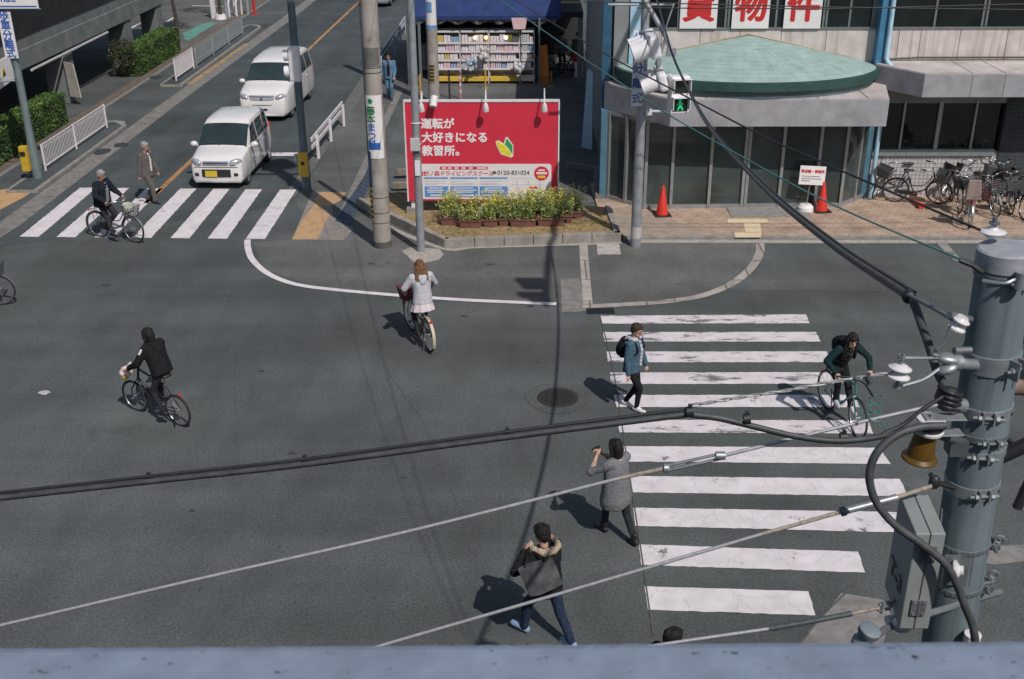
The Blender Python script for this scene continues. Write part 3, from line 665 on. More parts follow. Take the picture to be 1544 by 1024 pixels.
for i in range(14):
    mb.slab([(xs[i]+1.4, YA-.01-YS, zb-.02), (xs[i+1]+1.4, YA-.01-YS, zb-.02), (xs[i+1]+1.4, YA-.01-YS, zb+.12), (xs[i]+1.4, YA-.01-YS, zb+.12)], (0, .012, 0))
mb.build('valance', M_awn, sh)
mb = MB(); rng = random.Random(3)
for i in range(40):
    x = X0+.1+(X1-X0-.3)*i/40; x2 = X0+.1+(X1-X0-.3)*(i+1)/40
    d0, d1 = .13+.06*sin(i*1.1), .13+.06*sin((i+1)*1.1)
    y0, y1 = YA+.05-YS+.04*sin(i*2.0), YA+.05-YS+.04*sin(i*2+2)
    mb.quad((x+1.4, y0, zb-.02), (x2+1.4, y1, zb-.02), (x2+1.4, y1+.03, zb-.02-d1), (x+1.4, y0+.03, zb-.02-d0))
mb.build('rain_curtain', mat('clear_vinyl', (.14, .145, .14), .15, .4, 5, spec=.7), sh, smooth=60)
sb(X1, X2, 43.3, 49, zb+.05, zb+.25).build('flat_roof', mat('roof_dark', (.02, .022, .024), .8), sh)
mb = MB(); sb(1.72, 1.9, YS-.2, YS, 0, zb+.05, mb); sb(-4.4, -4.3, 43.3, 43.4, 0, zb, mb); sb(.2, .28, 43.2, 43.28, 0, zb+.05, mb); mb.build('post', M_alu_d, sh)
# shelving units with packed goods
M_shelf = mat('shelf_white', (.66, .62, .62), .5, .05, 5); M_yel = mat('shelf_yellow', (.62, .42, .06), .6, .1, 5)
PKM = [mat('pack_white', (.70, .63, .65), .5, .12, 14), mat('pack_pink', (.66, .45, .50), .5, .15, 16), mat('pack_grey', (.50, .50, .54), .5, .15, 12),
       mat('pack_yellow', (.62, .50, .14), .5, .15, 12), mat('pack_blue', (.25, .36, .52), .5, .15, 12), mat('pack_red', (.45, .08, .08), .5, .15, 12)]
PKN = ['white', 'pale pink', 'pale grey', 'yellow', 'pale blue', 'red']
rng = random.Random(11)
rows_z = [PY(700, y, YS).z for y in (63.5, 76.5, 89.5, 102.5)]
ordr = ['top', 'second', 'third', 'lowest']
for ui, (pa, pb, lab) in enumerate(((657, 694, 'leftmost white display shelf unit under the blue awning'), (694.6, 737, 'middle white display shelf unit under the blue awning'), (737.6, 784, 'right white display shelf unit under the blue awning'), (785.5, 806, 'narrow white end shelf unit beside the orange banner'))):
    xa, xb = PY(pa, 80, YS).x, PY(pb, 80, YS).x
    u = thing('display_shelf', lab, 'shelf', ((xa+xb)/2, YS, 0), 0, 'display shelves along the shop front')
    hw = (xb-xa)/2
    mb = MB(); mb.bx(-hw, -hw+.03, 0, .5, 0, rows_z[0]+.45).bx(hw-.03, hw, 0, .5, 0, rows_z[0]+.45).bx(-hw+.03, hw-.03, .47, .5, .1, rows_z[0]+.45)
    mb.build('upright', M_shelf, u)
    for z in rows_z + [rows_z[0]+.44]:
        MB().bx(-hw+.032, hw-.032, -.08, .46, z-.07, z).build('shelf', M_shelf, u, bevel=.004)
    MB().bx(-hw+.032, hw-.032, -.09, .46, .1, .26).build('plinth', M_yel if ui < 3 else M_shelf, u, bevel=.005)
    for ri, z in enumerate(rows_z):
        x = -hw+.05
        while x < hw-.12:
            wv = min(rng.uniform(.18, .36), hw-.05-x)
            if wv < .1: break
            hv = rng.uniform(.20, .29); ci = rng.choices(range(6), (12, 5, 2.5, .9, .7, .35))[0]
            mb = MB(); dy = rng.uniform(-.04, .03); k = rng.choice((2, 2, 3))
            for q in range(k): mb.box((wv*((q+.5)/k-.5), .17, hv/2), (wv/k-.008, .34, hv-rng.uniform(0, .03)))
            o = mb.build('goods_pack', PKM[ci], None, bevel=.012); o.location = ((xa+xb)/2+x+wv/2, YS+dy-.02, z+.001)
            tag(o, '%s wrapped goods on the %s shelf board of the %s' % (PKN[ci], ordr[ri], lab.split(' under')[0].split(' beside')[0]), 'goods', 'goods packed on the shop shelves'); x += wv+.012
# bulbs that glow above the shelves
for i, px in enumerate((716, 733, 763)):
    p = PY(px, 57, YS-.1); lb_ = thing('bare_bulb', ('left warm glowing bulb above the display shelves', 'middle warm glowing bulb above the display shelves', 'right white glowing bulb above the display shelves')[i], 'lamp', p, 0, 'bulbs above the shelves')
    MB().lathe([(.01, .09), (.05, .05), (.06, 0), (.04, -.05), (.005, -.07)], n=12).build('bulb', mat('bulb_warm' if i < 2 else 'bulb_white', (1, .72, .4) if i < 2 else (1, .95, .9), emit=2.2), lb_, smooth=60)
    mb = MB(); mb.cyl((0, 0, .08), (0, 0, .14), .03); mb.cyl((0, 0, .13), (0, 0, 2.9-p.z+.1), .006, n=5); mb.build('flex', M_black, lb_)
# goods on the ground in front of the shelves
for i, (px, py, wv, label, ci) in enumerate(((709, 122, .95, 'low pallet of white packs left of the yellow post', 0), (774, 122, .8, 'low pallet of pink packs between the yellow post and the alley', 1), (793, 123, .7, 'low pallet of white packs beside the bicycles', 0), (640, 108, .6, 'tall pile of white packs left of the striped pole', 0), (741, 121, .5, 'short pile of red and white packs behind the yellow post', 1))):
    g = G(px, py); t = thing('goods_pallet', label, 'goods', (g.x, g.y-.1, 0))
    MB().bx(-wv/2, wv/2, -.2, .3, 0, .1).build('pallet', M_black, t)
    mb = MB(); kk = int(wv/.16)
    hh = 1.1 if i == 3 else .22
    for a_ in range(kk):
        for z_ in range(max(1, int(hh/.2))): mb.box((-wv/2+(a_+.5)*wv/kk, .04, .105+z_*.21+.1), (wv/kk-.012, .42, .2))
    mb.build('packs', PKM[ci], t, bevel=.012)
for px, py, label in ((730, 76, 'clear wrapped bundle hanging in front of the middle shelves'), (712, 92, 'pale blue plastic bundle standing before the shelves'), (783, 96, 'clear plastic rolls standing before the right shelves')):
    p = PY(px, py, YS-.35); t = thing('plastic_bundle', label, 'bundle', (p.x, YS-.4, max(0, p.z-.45)))
    mb = MB(); rng2 = random.Random(px)
    for k in range(9): mb.ell((rng2.uniform(-.18, .18), rng2.uniform(-.1, .1), rng2.uniform(.08, .5)), (rng2.uniform(.06, .12),)*2+(rng2.uniform(.06, .16),), n=8, m=6)
    mb.build('wrapping', mat('wrap_'+str(px), {730: (.5, .47, .45), 712: (.34, .46, .52), 783: (.47, .47, .49)}[px], .25, .3, 9), t, smooth=50)
p = PY(783, 36, YA-.1); t = thing('hanging_sign', 'pale pink trapezoid sign hanging from the edge of the blue awning', 'sign', p)
MB().slab([(-.22, 0, -.2), (.22, 0, -.2), (.3, 0, .22), (-.3, 0, .22)], (0, .02, 0)).build('board', mat('sign_pink', (.68, .48, .50), .6, .1, 6), t)
p = G(816, 104); t = thing('orange_banner', 'leaning orange banner board at the end of the shelves', 'banner', (p.x, 43.35, 0))
MB().slab([(-.14, 0, .28), (.28, 0, .30), (.2, .12, 1.5), (-.12, .12, 1.46)], (0, .02, 0)).build('cloth', mat('banner_orange', (.62, .20, .04), .7, .1, 5), t)
MB().bx(-.14, .27, -.02, .12, 0, .26).build('base', mat('banner_base', (.50, .15, .04), .7), t)
p = G(872, 116); t = thing('red_topped_can', 'white bin with a red lid at the shop entrance', 'bin', (p.x, p.y, 0))
MB().cyl((0, 0, 0), (0, 0, .62), .17, .19, 14).build('bin', M_white, t, smooth=40); MB().cyl((0, 0, .622), (0, 0, .98), .22, .2, 14).build('lid', mat('lid_red', (.6, .03, .03), .5), t, smooth=40)
p = G(817, 122); t = thing('green_pot', 'squat green tub on the ground beside the shop bicycles', 'tub', (p.x, p.y, 0))
MB().lathe([(.001, 0), (.2, 0), (.25, .38), (.22, .38), (.2, .3), (.001, .3)], n=16).build('tub', mat('tub_green', (.10, .22, .11), .6), t, smooth=40)
# slim posts in front of the shop
for px, py, h, col, label, nm in ((732, 134, .75, (.6, .33, .05), 'yellow bollard post on a round base before the shelves', 'bollard'), (634, 143, .75, (.6, .33, .05), 'yellow post left of the striped concrete pole', 'bollard'), (831, 131, .6, (.30, .17, .04), 'dull orange post in shade beside the bicycles', 'bollard'), (678, 149, 1.05, (.03, .03, .035), 'thin black post behind the billboard', 'bollard'), (694.5, 150, .9, (.66, .2, .27), 'pink and white striped post behind the billboard', 'bollard')):
    p = G(px, py); t = thing(nm, label, 'post', p, 0, 'slim posts before the shop')
    mc = mat('post_'+nm+str(int(col[0]*100)), col, .5)
    MB().cyl((0, 0, .03), (0, 0, h), .035, n=10).build('shaft', mc, t, smooth=40)
    MB().cyl((0, 0, 0), (0, 0, .03), .14 if h < .9 else .06, n=16).build('foot', M_conc if h < .9 else M_black, t)
    if px == 694.5:
        mb = MB()
        for z in (.25, .5, .75): mb.cyl((0, 0, z), (0, 0, z+.1), .037, n=10)
        mb.build('stripe', M_white, t)
# ------------------------------------------------------------------ parking building on the left
XB = -16.9
pk = thing('parking_building', 'grey concrete parking structure on columns whose upper storey is painted shadow black', 'building', (XB, 44, 0))
M_pkc = mat('parking_concrete', (.15, .165, .16), .85, .2, 2, dirt=(.09, .095, .09), dscale=1.2, damt=.6)
M_blk = mat('shadow_black', (.010, .011, .012), .8, .6, 1.5, dirt=(.03, .034, .034), dscale=2.2, damt=.6)  # near-black colour stands for the shadow in the upper floor
for y in (31.2, 40.6, 47.2, 51.4):
    MB().bx(-.75, 0, y-44-.42, y-44+.42, 0, 1.9).build('column', M_pkc, pk, bevel=.02)
MB().bx(-.6, .06, 24-44, 52.0-44, 1.9, 2.52).build('beam', M_pkc, pk, bevel=.02)
MB().bx(-14, -.02, 24-44, 51.95-44, 2.53, 2.9).build('slab', M_pkc, pk)
MB().bx(-.3, .02, 24-44, 51.9-44, 2.905, 6.2).build('shadowed_storey', M_blk, pk)
MB().bx(-14, .25, 24-44, 52.1-44, 6.2, 6.5).build('roof', M_blk, pk)
MB().bx(-14, -13.8, 24-44, 51.9-44, 0, 2.5).build('back_wall', M_blk, pk)
mb = MB(); mb.cyl((.12, 37.2-44, 1.8), (.12, 44.5-44, 1.84), .05, n=8); mb.build('light_tube', mat('tube_casing', (.42, .40, .40), .5), pk)
mb = MB(); mb.bx(-13.7, -.8, 26-44, 50.4-44, .009, .012); mb.build('parking_floor', mat('parking_floor', (.055, .055, .055), .8, .3, .6), pk)
t = thing('beige_board', 'pale board leaning against the nearest parking column', 'board', (XB+.35, 40.1, 0))
MB().slab([(-.25, -.1, .3), (.2, -.3, .3), (.1, -.3, 1.5), (-.3, -.1, 1.55)], (.03, .03, 0)).build('panel', mat('board_beige', (.38, .36, .32), .7), t)
t = thing('height_sign', 'white warning board with a yellow and black mark hung at the parking entrance', 'sign', PX(4, 105, -16.75))
MB().slab([(0, -.9, -.55), (0, .7, -.40), (0, .5, .35), (0, -.9, .25)], (.04, 0, 0)).build('board', M_white, t)
mb = MB(); mb.slab([(.043, -.2, -.22), (.043, .08, -.15), (.043, -.06, .12)], (.006, 0, 0)); mb.build('mark', mat('mark_yellow', (.6, .42, .02), .6), t)
mb = MB(); mb.slab([(.052, -.16, -.2), (.052, .03, -.16), (.052, -.06, .02)], (.004, 0, 0)); mb.build('mark', M_black, t)
# ------------------------------------------------------------------ vegetation helpers
def leafmat(name, c, var=.5): 
    m = mat(name, c, .55, var, 7, spec=.3)
    return m
LG = [leafmat('leaf_mid', (.068, .135, .026)), leafmat('leaf_light', (.125, .21, .045)), leafmat('leaf_dark', (.030, .066, .016))]
def leaf(mb, p, s, rng, up=.3):
    d = V((rng.gauss(0, 1), rng.gauss(0, 1), rng.gauss(up, 1))).normalized(); a, b, _ = basis(d)
    t = rng.uniform(0, pi); u = a*cos(t)+b*sin(t); w_ = d.cross(u)
    mb.quad(p-u*s, p-w_*s*.45, p+u*s, p+w_*s*.45)
def hedge(label, x0, x1, y0, y1, z1, n, group='clipped hedges before the parking building', seed=1):
    rng = random.Random(seed); t = thing('hedge', label, 'hedge', ((x0+x1)/2, (y0+y1)/2, 0), 0, group)
    hx, hy = (x1-x0)/2, (y1-y0)/2; mb = MB()
    for i in range(n):
        f = rng.random()
        if f < .38: p = V((hx, rng.uniform(-hy, hy), rng.uniform(.05, z1)))
        elif f < .80: p = V((rng.uniform(-hx, hx), rng.uniform(-hy, hy), z1))
        elif f < .95: p = V((rng.uniform(-hx, hx), rng.choice((-hy, hy)), rng.uniform(.05, z1)))
        else: p = V((-hx, rng.uniform(-hy, hy), rng.uniform(.05, z1)))
        bmp = .05*mnoise.noise(V((p.x*2+seed, p.y*2, p.z*2)))
        p += V((rng.gauss(0, .02)+bmp, rng.gauss(0, .02)+bmp, rng.gauss(0, .022)+bmp))
        q = mnoise.noise(V((p.x*3, p.y*3, p.z*3+seed)))+rng.gauss(0, .35)
        mb.use(1 if q > .3 else (2 if q < -.35 else 0)); leaf(mb, p, rng.uniform(.022, .042), rng, 1.0)
    mb.build('foliage', LG, t)
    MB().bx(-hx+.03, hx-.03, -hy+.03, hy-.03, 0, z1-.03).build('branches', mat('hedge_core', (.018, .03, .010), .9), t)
hedge('clipped green hedge nearest, behind the left signal pole', -16.65, -15.85, 24.5, 31.6, .98, 9000, seed=1)
hedge('clipped green hedge between the left signal pole and the white fence', -16.6, -15.85, 31.75, 37.3, 1.0, 8500, seed=2)
hedge('clipped green hedge farther up the pavement beside the bush', -16.75, -15.85, 45.0, 50.6, 1.05, 9000, seed=3)
def crown(mb, c, r, n, s, rng, gaps=.1):
    for i in range(n):
        d = V((rng.gauss(0, 1), rng.gauss(0, 1), rng.gauss(0, 1))).normalized(); k = rng.uniform(.45, 1.0)**.5
        p = V(c)+V((d.x*r[0], d.y*r[1], d.z*r[2]))*k*(1+.25*mnoise.noise(d*2.2+V(c)))
        if mnoise.noise(p*1.7) < -.32+gaps*-1: continue
        q = mnoise.noise(p*2.4)+rng.gauss(0, .3); mb.use(1 if q > .25 else (2 if q < -.2 else 0)); leaf(mb, p, rng.uniform(.6, 1.2)*s, rng)
t = thing('round_bush', 'dark brownish rounded bush at the end of the farther hedge', 'bush', G(190, 117)+V((-.1, .3, 0)))
mb = MB(); rng = random.Random(5); crown(mb, (0, 0, .75), (.62, .62, .72), 2600, .05, rng, .6)
mb.build('foliage', [leafmat('bush_mid', (.055, .062, .030)), leafmat('bush_light', (.085, .088, .05)), leafmat('bush_dark', (.022, .026, .016))], t)
mb = MB()
for i in range(6): mb.cyl((0, 0, 0), (rng.uniform(-.3, .3), rng.uniform(-.3, .3), .8), .035, .012, 6)
mb.build('stems', mat('bark', (.06, .045, .035), .9, .3, 12), t)
t = thing('street_tree', 'slender street tree with a dark crown at the far end of the hedge', 'tree', G(267, 50))
mb = MB(); mb.tube([(0, 0, 0), (.03, 0, .8), (-.04, 0, 1.7), (.02, 0, 3)], [.12, .09, .08, .06], 9)
for a in range(7): mb.tube([(0, 0, 1.7+.15*a), (cos(a*2.3)*.5, sin(a*2.3)*.5, 2.3+.17*a), (cos(a*2.3)*1.0, sin(a*2.3)*1.0, 2.7+.22*a)], [.045, .03, .01], 6)
mb.build('trunk', MATS['bark'], t, smooth=50)
mb = MB(); rng = random.Random(9)
for a in range(9): crown(mb, (cos(a*2.3)*.6, sin(a*2.3)*.6, 2.45+.24*a), (.65, .65, .5), 420, .07, rng)
mb.build('crown', [leafmat('tree_mid', (.035, .065, .022)), leafmat('tree_light', (.06, .10, .03)), leafmat('tree_dark', (.016, .03, .012))], t)
# ------------------------------------------------------------------ billboard
bx0, bx1, bz0, bz1, BY = PY(610, 153, 27).x, PY(842, 155, 27).x, .50, 3.01, 27.0
bb = thing('billboard', 'large red and white driving school billboard standing behind the flower bed', 'billboard', ((bx0+bx1)/2, BY, 0))
bw = bx1-bx0; hx = bw/2
M_bred = mat('billboard_red', (.60, .032, .062), .45, .06, 2); M_bwhite = mat('billboard_white', (.74, .70, .70), .45, .05, 3)
M_frame = mat('frame_white', (.66, .64, .63), .5, .1, 6); M_bblue = mat('billboard_blue', (.10, .27, .55), .5, .1, 12); M_txt = mat('text_white', (.78, .75, .74), .5, .04, 5)
M_gray = mat('text_grey', (.10, .10, .11), .6)
MB().bx(-hx, hx, -.03, .03, bz0, bz1).build('panel', M_bred, bb)
mb = MB(); mb.bx(-hx-.03, hx+.03, -.05, .05, bz1, bz1+.05); mb.bx(hx, hx+.035, -.05, .05, bz0-.02, bz1-.002); mb.bx(-hx-.035, -hx, -.05, .05, bz0-.02, bz1-.002)
mb.build('frame', M_frame, bb)
for x in (-hx+.1, 0, hx-.12):
    po = MB().bx(x-.05, x+.05, .032, .13, .17, bz0+.6).build('post', M_frame, bb); MB().bx(x-.17, x+.17, -.08, .26, .0, .30).build('footing', M_conc, po)
sxm, szm = bw/1470.0, (bz1-bz0)/955.0
def bX(zx): return -hx+(zx-10)*sxm
def bZ(zy): return bz1-(zy-45)*szm
def rrect(mb, x0, x1, y0, y1, dy, r=6, n=5):
    X0, X1, Z0, Z1 = bX(x0), bX(x1), bZ(y1), bZ(y0); r = r*sxm; pts = []
    for cx, cz, a in ((X1-r, Z0+r, -90), (X1-r, Z1-r, 0), (X0+r, Z1-r, 90), (X0+r, Z0+r, 180)):
        for k in range(n+1): t = R(a+90*k/n); pts.append((cx+r*cos(t), -.03-dy, cz+r*sin(t)))
    mb.slab(pts, (0, .0045, 0))
mb = MB(); rrect(mb, 88, 1418, 635, 982, .003+.0025, 26); lower = mb.build('info_panel', M_bwhite, bb)
mb = MB()
for a, b in ((170, 402), (424, 696), (714, 988)): rrect(mb, a, b, 766, 782, .008, 2); rrect(mb, a, b+2, 855, 962, .008, 4)
mb.build('blue_block', M_bblue, bb)
mb = MB(); rr = random.Random(2)
for a, b in ((170, 402), (424, 696), (714, 988)):
    for k, yy in enumerate((800, 820, 835)): rrect(mb, a+8, a+8+(b-a)*rr.uniform(.5, .9), yy, yy+5, .0085, 1)
mb.build('small_print', mat('print_grey', (.42, .42, .46), .6), bb)
mb = MB()
for a, b in ((170, 402), (424, 696), (714, 988)):
    for k, yy in enumerate((868, 890, 908, 938)): rrect(mb, a+14+rr.uniform(0, 40), b-14-rr.uniform(0, 70), yy, yy+(9 if k != 3 else 13), .0115, 2)
mb.build('small_print', M_bwhite, bb)
for q_ in ((325, 800, 660, 690, .008, 14), (1200, 1282, 858, 878, .0085, 3), (170, 402, 988, 996, .006, 2)):
    mb = MB(); rrect(mb, *q_); mb.build('red_block', M_bred, bb)
mb = MB()
cx, cz = bX(1322), bZ(728); mb.slab([(cx+72*sxm*cos(2*pi*k/28), -.039, cz+72*sxm*sin(2*pi*k/28)) for k in range(28)], (0, .004, 0))
mb.build('red_badge', M_bred, bb)
mb = MB(); rrect(mb, 1290, 1356, 690, 704, .0125, 3); rrect(mb, 1272, 1376, 715, 735, .0125, 3); mb.build('badge_print', M_bwhite, bb)
mb = MB(); rrect(mb, 1284, 1360, 750, 774, .0125, 3); mb.build('badge_print', mat('badge_yellow', (.75, .5, .05), .5), bb)
for k in range(6): pass
mb = MB()
for k, xx in enumerate((348, 405, 470, 540, 610, 690)): rrect(mb, xx, xx+(40 if k < 5 else 95), 668, 682, .0115, 3)
mb.build('badge_print', M_bwhite, bb)
mb = MB()
for a, b, c_, d_ in ((1040, 775, 1240, 778), (1030, 838, 1350, 842), (1080, 790, 1086, 900), (1190, 790, 1196, 842), (1040, 930, 1180, 934), (1230, 900, 1350, 904)): rrect(mb, a, c_, b, d_, .0082, 1)
mb.slab([(bX(1304), -.037, bZ(795)), (bX(1312), -.037, bZ(795)), (bX(1300), -.037, bZ(900)), (bX(1294), -.037, bZ(900))], (0, .003, 0))
mb.build('map_lines', mat('map_grey', (.45, .42, .42), .6), bb)
text('運転が', 107*sxm, M_txt, bb, (bX(158), -.034, bZ(255)), bold=.009, space=1.02)
text('大好きになる', 107*sxm, M_txt, bb, (bX(158), -.034, bZ(386)), bold=.009, space=1.02)
text('教習所。', 107*sxm, M_txt, bb, (bX(158), -.034, bZ(514)), bold=.009, space=1.02)
text('諏訪ノ森ドライビングスクール', 55*sxm, mat('text_red', (.60, .06, .08), .5), bb, (bX(112), -.040, bZ(731)), bold=.0012, space=.93)
text('0120-831024', 58*sxm, M_gray, bb, (bX(890), -.040, bZ(722)), bold=.002, space=1.02)
mb = MB(); rrect(mb, 842, 880, 712, 734, .009, 6); rrect(mb, 850, 872, 704, 714, .009, 3); mb.build('phone_mark', M_gray, bb)
def bpoly(pts, m, dy, nm):
    mb = MB(); mb.slab([(bX(x), -.03-dy, bZ(y)) for x, y in pts], (0, .004, 0)); return mb.build(nm, m, bb)
bpoly([(876, 418), (905, 408), (955, 440), (975, 378), (992, 375), (1048, 455), (1046, 560), (1024, 574), (925, 540), (890, 470)], M_txt, .0065, 'leaf_mark')
bpoly([(886, 424), (905, 417), (975, 464), (1034, 548), (1022, 564), (930, 530), (898, 470)], mat('mark_leaf_yellow', (.72, .62, .03), .5), .0105, 'leaf_mark')
bpoly([(964, 446), (985, 386), (1040, 458), (1040, 540), (985, 464)], mat('mark_leaf_green', (.03, .30, .09), .5), .0105, 'leaf_mark')
for zx, ln in ((180, .26), (790, .30), (1345, .32)):
    mb = MB(); x = bX(zx); mb.tube([(x, .02, bz1+.04), (x, -.05, bz1+ln), (x, -.22, bz1+ln*.9), (x, -.35, bz1+.02)], .016, 6)
    s = mb.build('lamp_arm', M_frame, bb); mb = MB(); mb.lathe([(.02, -.05), (.05, -.02), (.075, .1), (.08, .16), (.06, .165), (.001, .1)], (x, -.35, bz1+.0), (0, .35, -1), 14); mb.build('lamp_head', M_frame, s, smooth=40)
x = bX(290); mb = MB(); mb.tube([(x, .02, bz1+.03), (x, -.1, bz1+.13)], .02, 6); mb.lathe([(.02, -.02), (.09, 0), (.095, .26), (.085, .265), (.08, .2), (.001, .18)], (x+.03, -.12, bz1+.16), (-.15, -.55, -1), 16); mb.build('lamp_head', M_frame, bb, smooth=40)
# ------------------------------------------------------------------ flower troughs with rapeseed
M_pot = mat('trough_brown', (.17, .075, .06), .7, .25, 8); M_soil = mat('potting_soil', (.05, .035, .025), .95, .3, 20, bump=.4)
FL = [leafmat('rape_leaf', (.19, .27, .08)), leafmat('rape_leaf_pale', (.34, .38, .14)), leafmat('rape_leaf_deep', (.10, .18, .06))]
M_flower = mat('rape_flower', (.88, .72, .05), .6, .2, 20); M_dry = mat('rape_dry', (.40, .30, .09), .7, .3, 15)
spots = [(310, 415, 378), (430, 570, 395), (578, 672, 390), (676, 738, 384), (748, 912, 388), (920, 1088, 384), (1095, 1142, 364), (1148, 1200, 338), (330, 440, 352), (600, 760, 352), (800, 960, 352), (980, 1080, 350)]
names = ['short brown flower trough at the left end of the bed', 'long brown flower trough second from the left in the front row', 'brown flower trough third from the left in the front row', 'small brown flower trough left of the row middle', 'widest brown flower trough in the middle of the row', 'wide brown flower trough crossed by the cable shadow', 'small brown flower trough near the right end', 'smallest brown flower trough at the far right end of the bed',
         'flower trough in the back row at the left end', 'flower trough in the back row left of the middle', 'flower trough in the back row right of the middle', 'flower trough in the back row at the right end']
for i, (a, b, yb) in enumerate(spots):
    sc_ = 370/1544.0; A, B = G(590+a*sc_, 250+yb*sc_, .17), G(590+b*sc_, 250+yb*sc_, .17); c = (A+B)/2; wv = (B-A).length
    rng = random.Random(40+i); t = thing('flower_trough', names[i], 'planter', (c.x, c.y+.12, .17), 0, 'troughs of yellow flowers below the billboard')
    mb = MB(); mb._add([(sx*(wv/2-.03), sy*.10, 0) for sx, sy in ((-1, -1), (1, -1), (1, 1), (-1, 1))]+[(sx*wv/2, sy*.125, .2) for sx, sy in ((-1, -1), (1, -1), (1, 1), (-1, 1))], [(0, 1, 5, 4), (1, 2, 6, 5), (2, 3, 7, 6), (3, 0, 4, 7), (3, 2, 1, 0)])
    for sy in (-1, 1): mb.bx(-wv/2-.012, wv/2+.012, sy*.125-.015, sy*.125+.015, .18, .21)
    for sx in (-1, 1): mb.bx(sx*wv/2-.015, sx*wv/2+.015, -.108, .108, .18, .21)
    mb.build('trough', M_pot, t)
    MB().bx(-wv/2+.02, wv/2-.02, -.105, .105, .14, .17).build('soil', M_soil, t)
    mb, mf = MB(), MB()
    for k in range(int(wv*72)):
        b0 = V((rng.uniform(-wv/2+.04, wv/2-.04), rng.uniform(-.09, .09), .16)); h = rng.uniform(.33, .68)*(1.12 if a > 700 else .95)
        tip = b0+V((rng.gauss(0, .12), rng.gauss(0, .10), h)); mb.use(rng.choice((0, 1, 1, 0))); mb.tube([b0, b0.lerp(tip, .5)+V((rng.gauss(0, .015),)*3), tip], [.006, .005, .003], 4)
        for q in range(int(14+h*28)):
            f = rng.uniform(.08, .97)**.8; p = b0.lerp(tip, f)+V((rng.gauss(0, .035), rng.gauss(0, .035), 0)); mb.use(rng.choice((0, 0, 1, 1, 2))); leaf(mb, p, rng.uniform(.018, .042)*(1.25-f*.65), rng, .2)
        for q in range(rng.randint(4, 13)):
            p = tip+V((rng.gauss(0, .03), rng.gauss(0, .03), rng.uniform(-.12, .03))); mf.use(0 if rng.random() < .8 else 1); leaf(mf, p, rng.uniform(.014, .026), rng, 2)
        if rng.random() < .35:
            mf.use(1); leaf(mf, b0+V((rng.gauss(0, .05), -.1, rng.uniform(.03, .14))), .035, rng)
    mb.build('foliage', FL, t); mf.build('flowers', [M_flower, M_dry], t, kind='stuff')
mb = MB(); rng = random.Random(77)
for k in range(1500):
    u, v_ = rng.random(), rng.random(); p = kp[1].lerp(kp[2], u).lerp(kp[0].lerp(kp[3], u), .06+v_*.55); p = V((p.x, p.y, .172))
    if rng.random() < (.9 if (u < .25 or v_ > .5) else .25): mb.use(rng.choice((0, 1, 2, 2))); leaf(mb, p+V((0, 0, rng.uniform(0, .05))), rng.uniform(.012, .035), rng, .5)
o = mb.build('weeds', [leafmat('weed_a', (.12, .14, .04)), leafmat('weed_b', (.22, .19, .07)), leafmat('weed_c', (.07, .10, .03))]); o['kind'] = 'stuff'
# ------------------------------------------------------------------ poles
M_cpole = mat('pole_concrete', (.33, .295, .265), .85, .15, 3, dirt=(.17, .15, .14), dscale=2.5, damt=.7, bump=.15)
M_spole = mat('pole_steel', (.30, .315, .335), .5, .14, 5, metal=.25, dirt=(.17, .17, .175), dscale=3, damt=.6)
M_tpole = mat('pole_teal', (.105, .155, .185), .5, .14, 4, metal=.2)
M_signal = mat('signal_white', (.73, .71, .73), .5, .08, 4)
M_ylw = mat('button_yellow', (.50, .33, .03), .5, .15, 8); M_bluetxt = mat('text_blue', (.03, .11, .38), .5)
def wrap(mb_or_ob, c, r):
    """bend flat geometry (x along the arc, y = -depth, z up) round a pole at c"""
    vs = mb_or_ob.data.vertices if hasattr(mb_or_ob, 'data') else None
    for v in vs:
        a = -pi/2+v.co.x/r; rr_ = r-v.co.y; v.co = V((c[0]+rr_*cos(a), c[1]+rr_*sin(a), v.co.z))
def band(mb, r, z0, z1, a0, a1, n=14, t=.006):
    for i in range(n):
        t0, t1 = a0+(a1-a0)*i/n, a0+(a1-a0)*(i+1)/n
        mb.quad(*[(cos(t_)*(r+t), sin(t_)*(r+t), z) for t_, z in ((t0, z0), (t1, z0), (t1, z1), (t0, z1))])
# thick concrete utility pole
g = G(577, 371); t = thing('utility_pole', 'thick concrete utility pole with white advert wrap beside the billboard', 'pole', g)
MB().lathe([(.001, 0), (.215, 0), (.21, 1.0), (.165, 11.0), (.001, 11.0)], n=24).build('shaft', M_cpole, t, smooth=50)
MB().lathe([(.217, 0), (.2165, .16)], n=24).build('foot_band', mat('pole_foot', (.09, .085, .08), .8), t, smooth=50)
def zof(px, py, Yv): return PY(px, py, Yv).z
z_ = lambda y: zof(566, y, g.y)
mb = MB(); band(mb, .209, z_(236), z_(141), R(-150), R(-35)); mb.build('advert', M_white, t, smooth=50)
cols = [(.02, .22, .06)]*2+[(.03, .12, .42)]*3
for i, ch in enumerate('藤本まつ科'):
    ob = text(ch, .215, mat('advert_green', (.02, .22, .07), .6) if i < 2 else M_bluetxt, t, (-.075, -.008, z_(165+i*12.4)), align='CENTER', bold=.003); wrap(ob, (0, 0), .212)
mb = MB(); mb.lathe([(.001, 0), (.06, 0), (.06, .004), (.001, .004)], (-.075, 0, z_(150)), (0, -1, 0), 14); ob = mb.build('mark', MATS['advert_green'], t); wrap(ob, (0, 0), .214)
mb = MB(); band(mb, .215, z_(222), z_(212), R(-140), R(-60), t=.008); mb.build('advert', M_bluetxt, t, smooth=50)
mb = MB(); band(mb, .214, z_(276), z_(226), R(-165), R(-125), t=.008); mb.build('advert', mat('advert_navy', (.03, .08, .16), .6), t, smooth=50)
zb0, zb1 = z_(330), z_(276); st = MB()
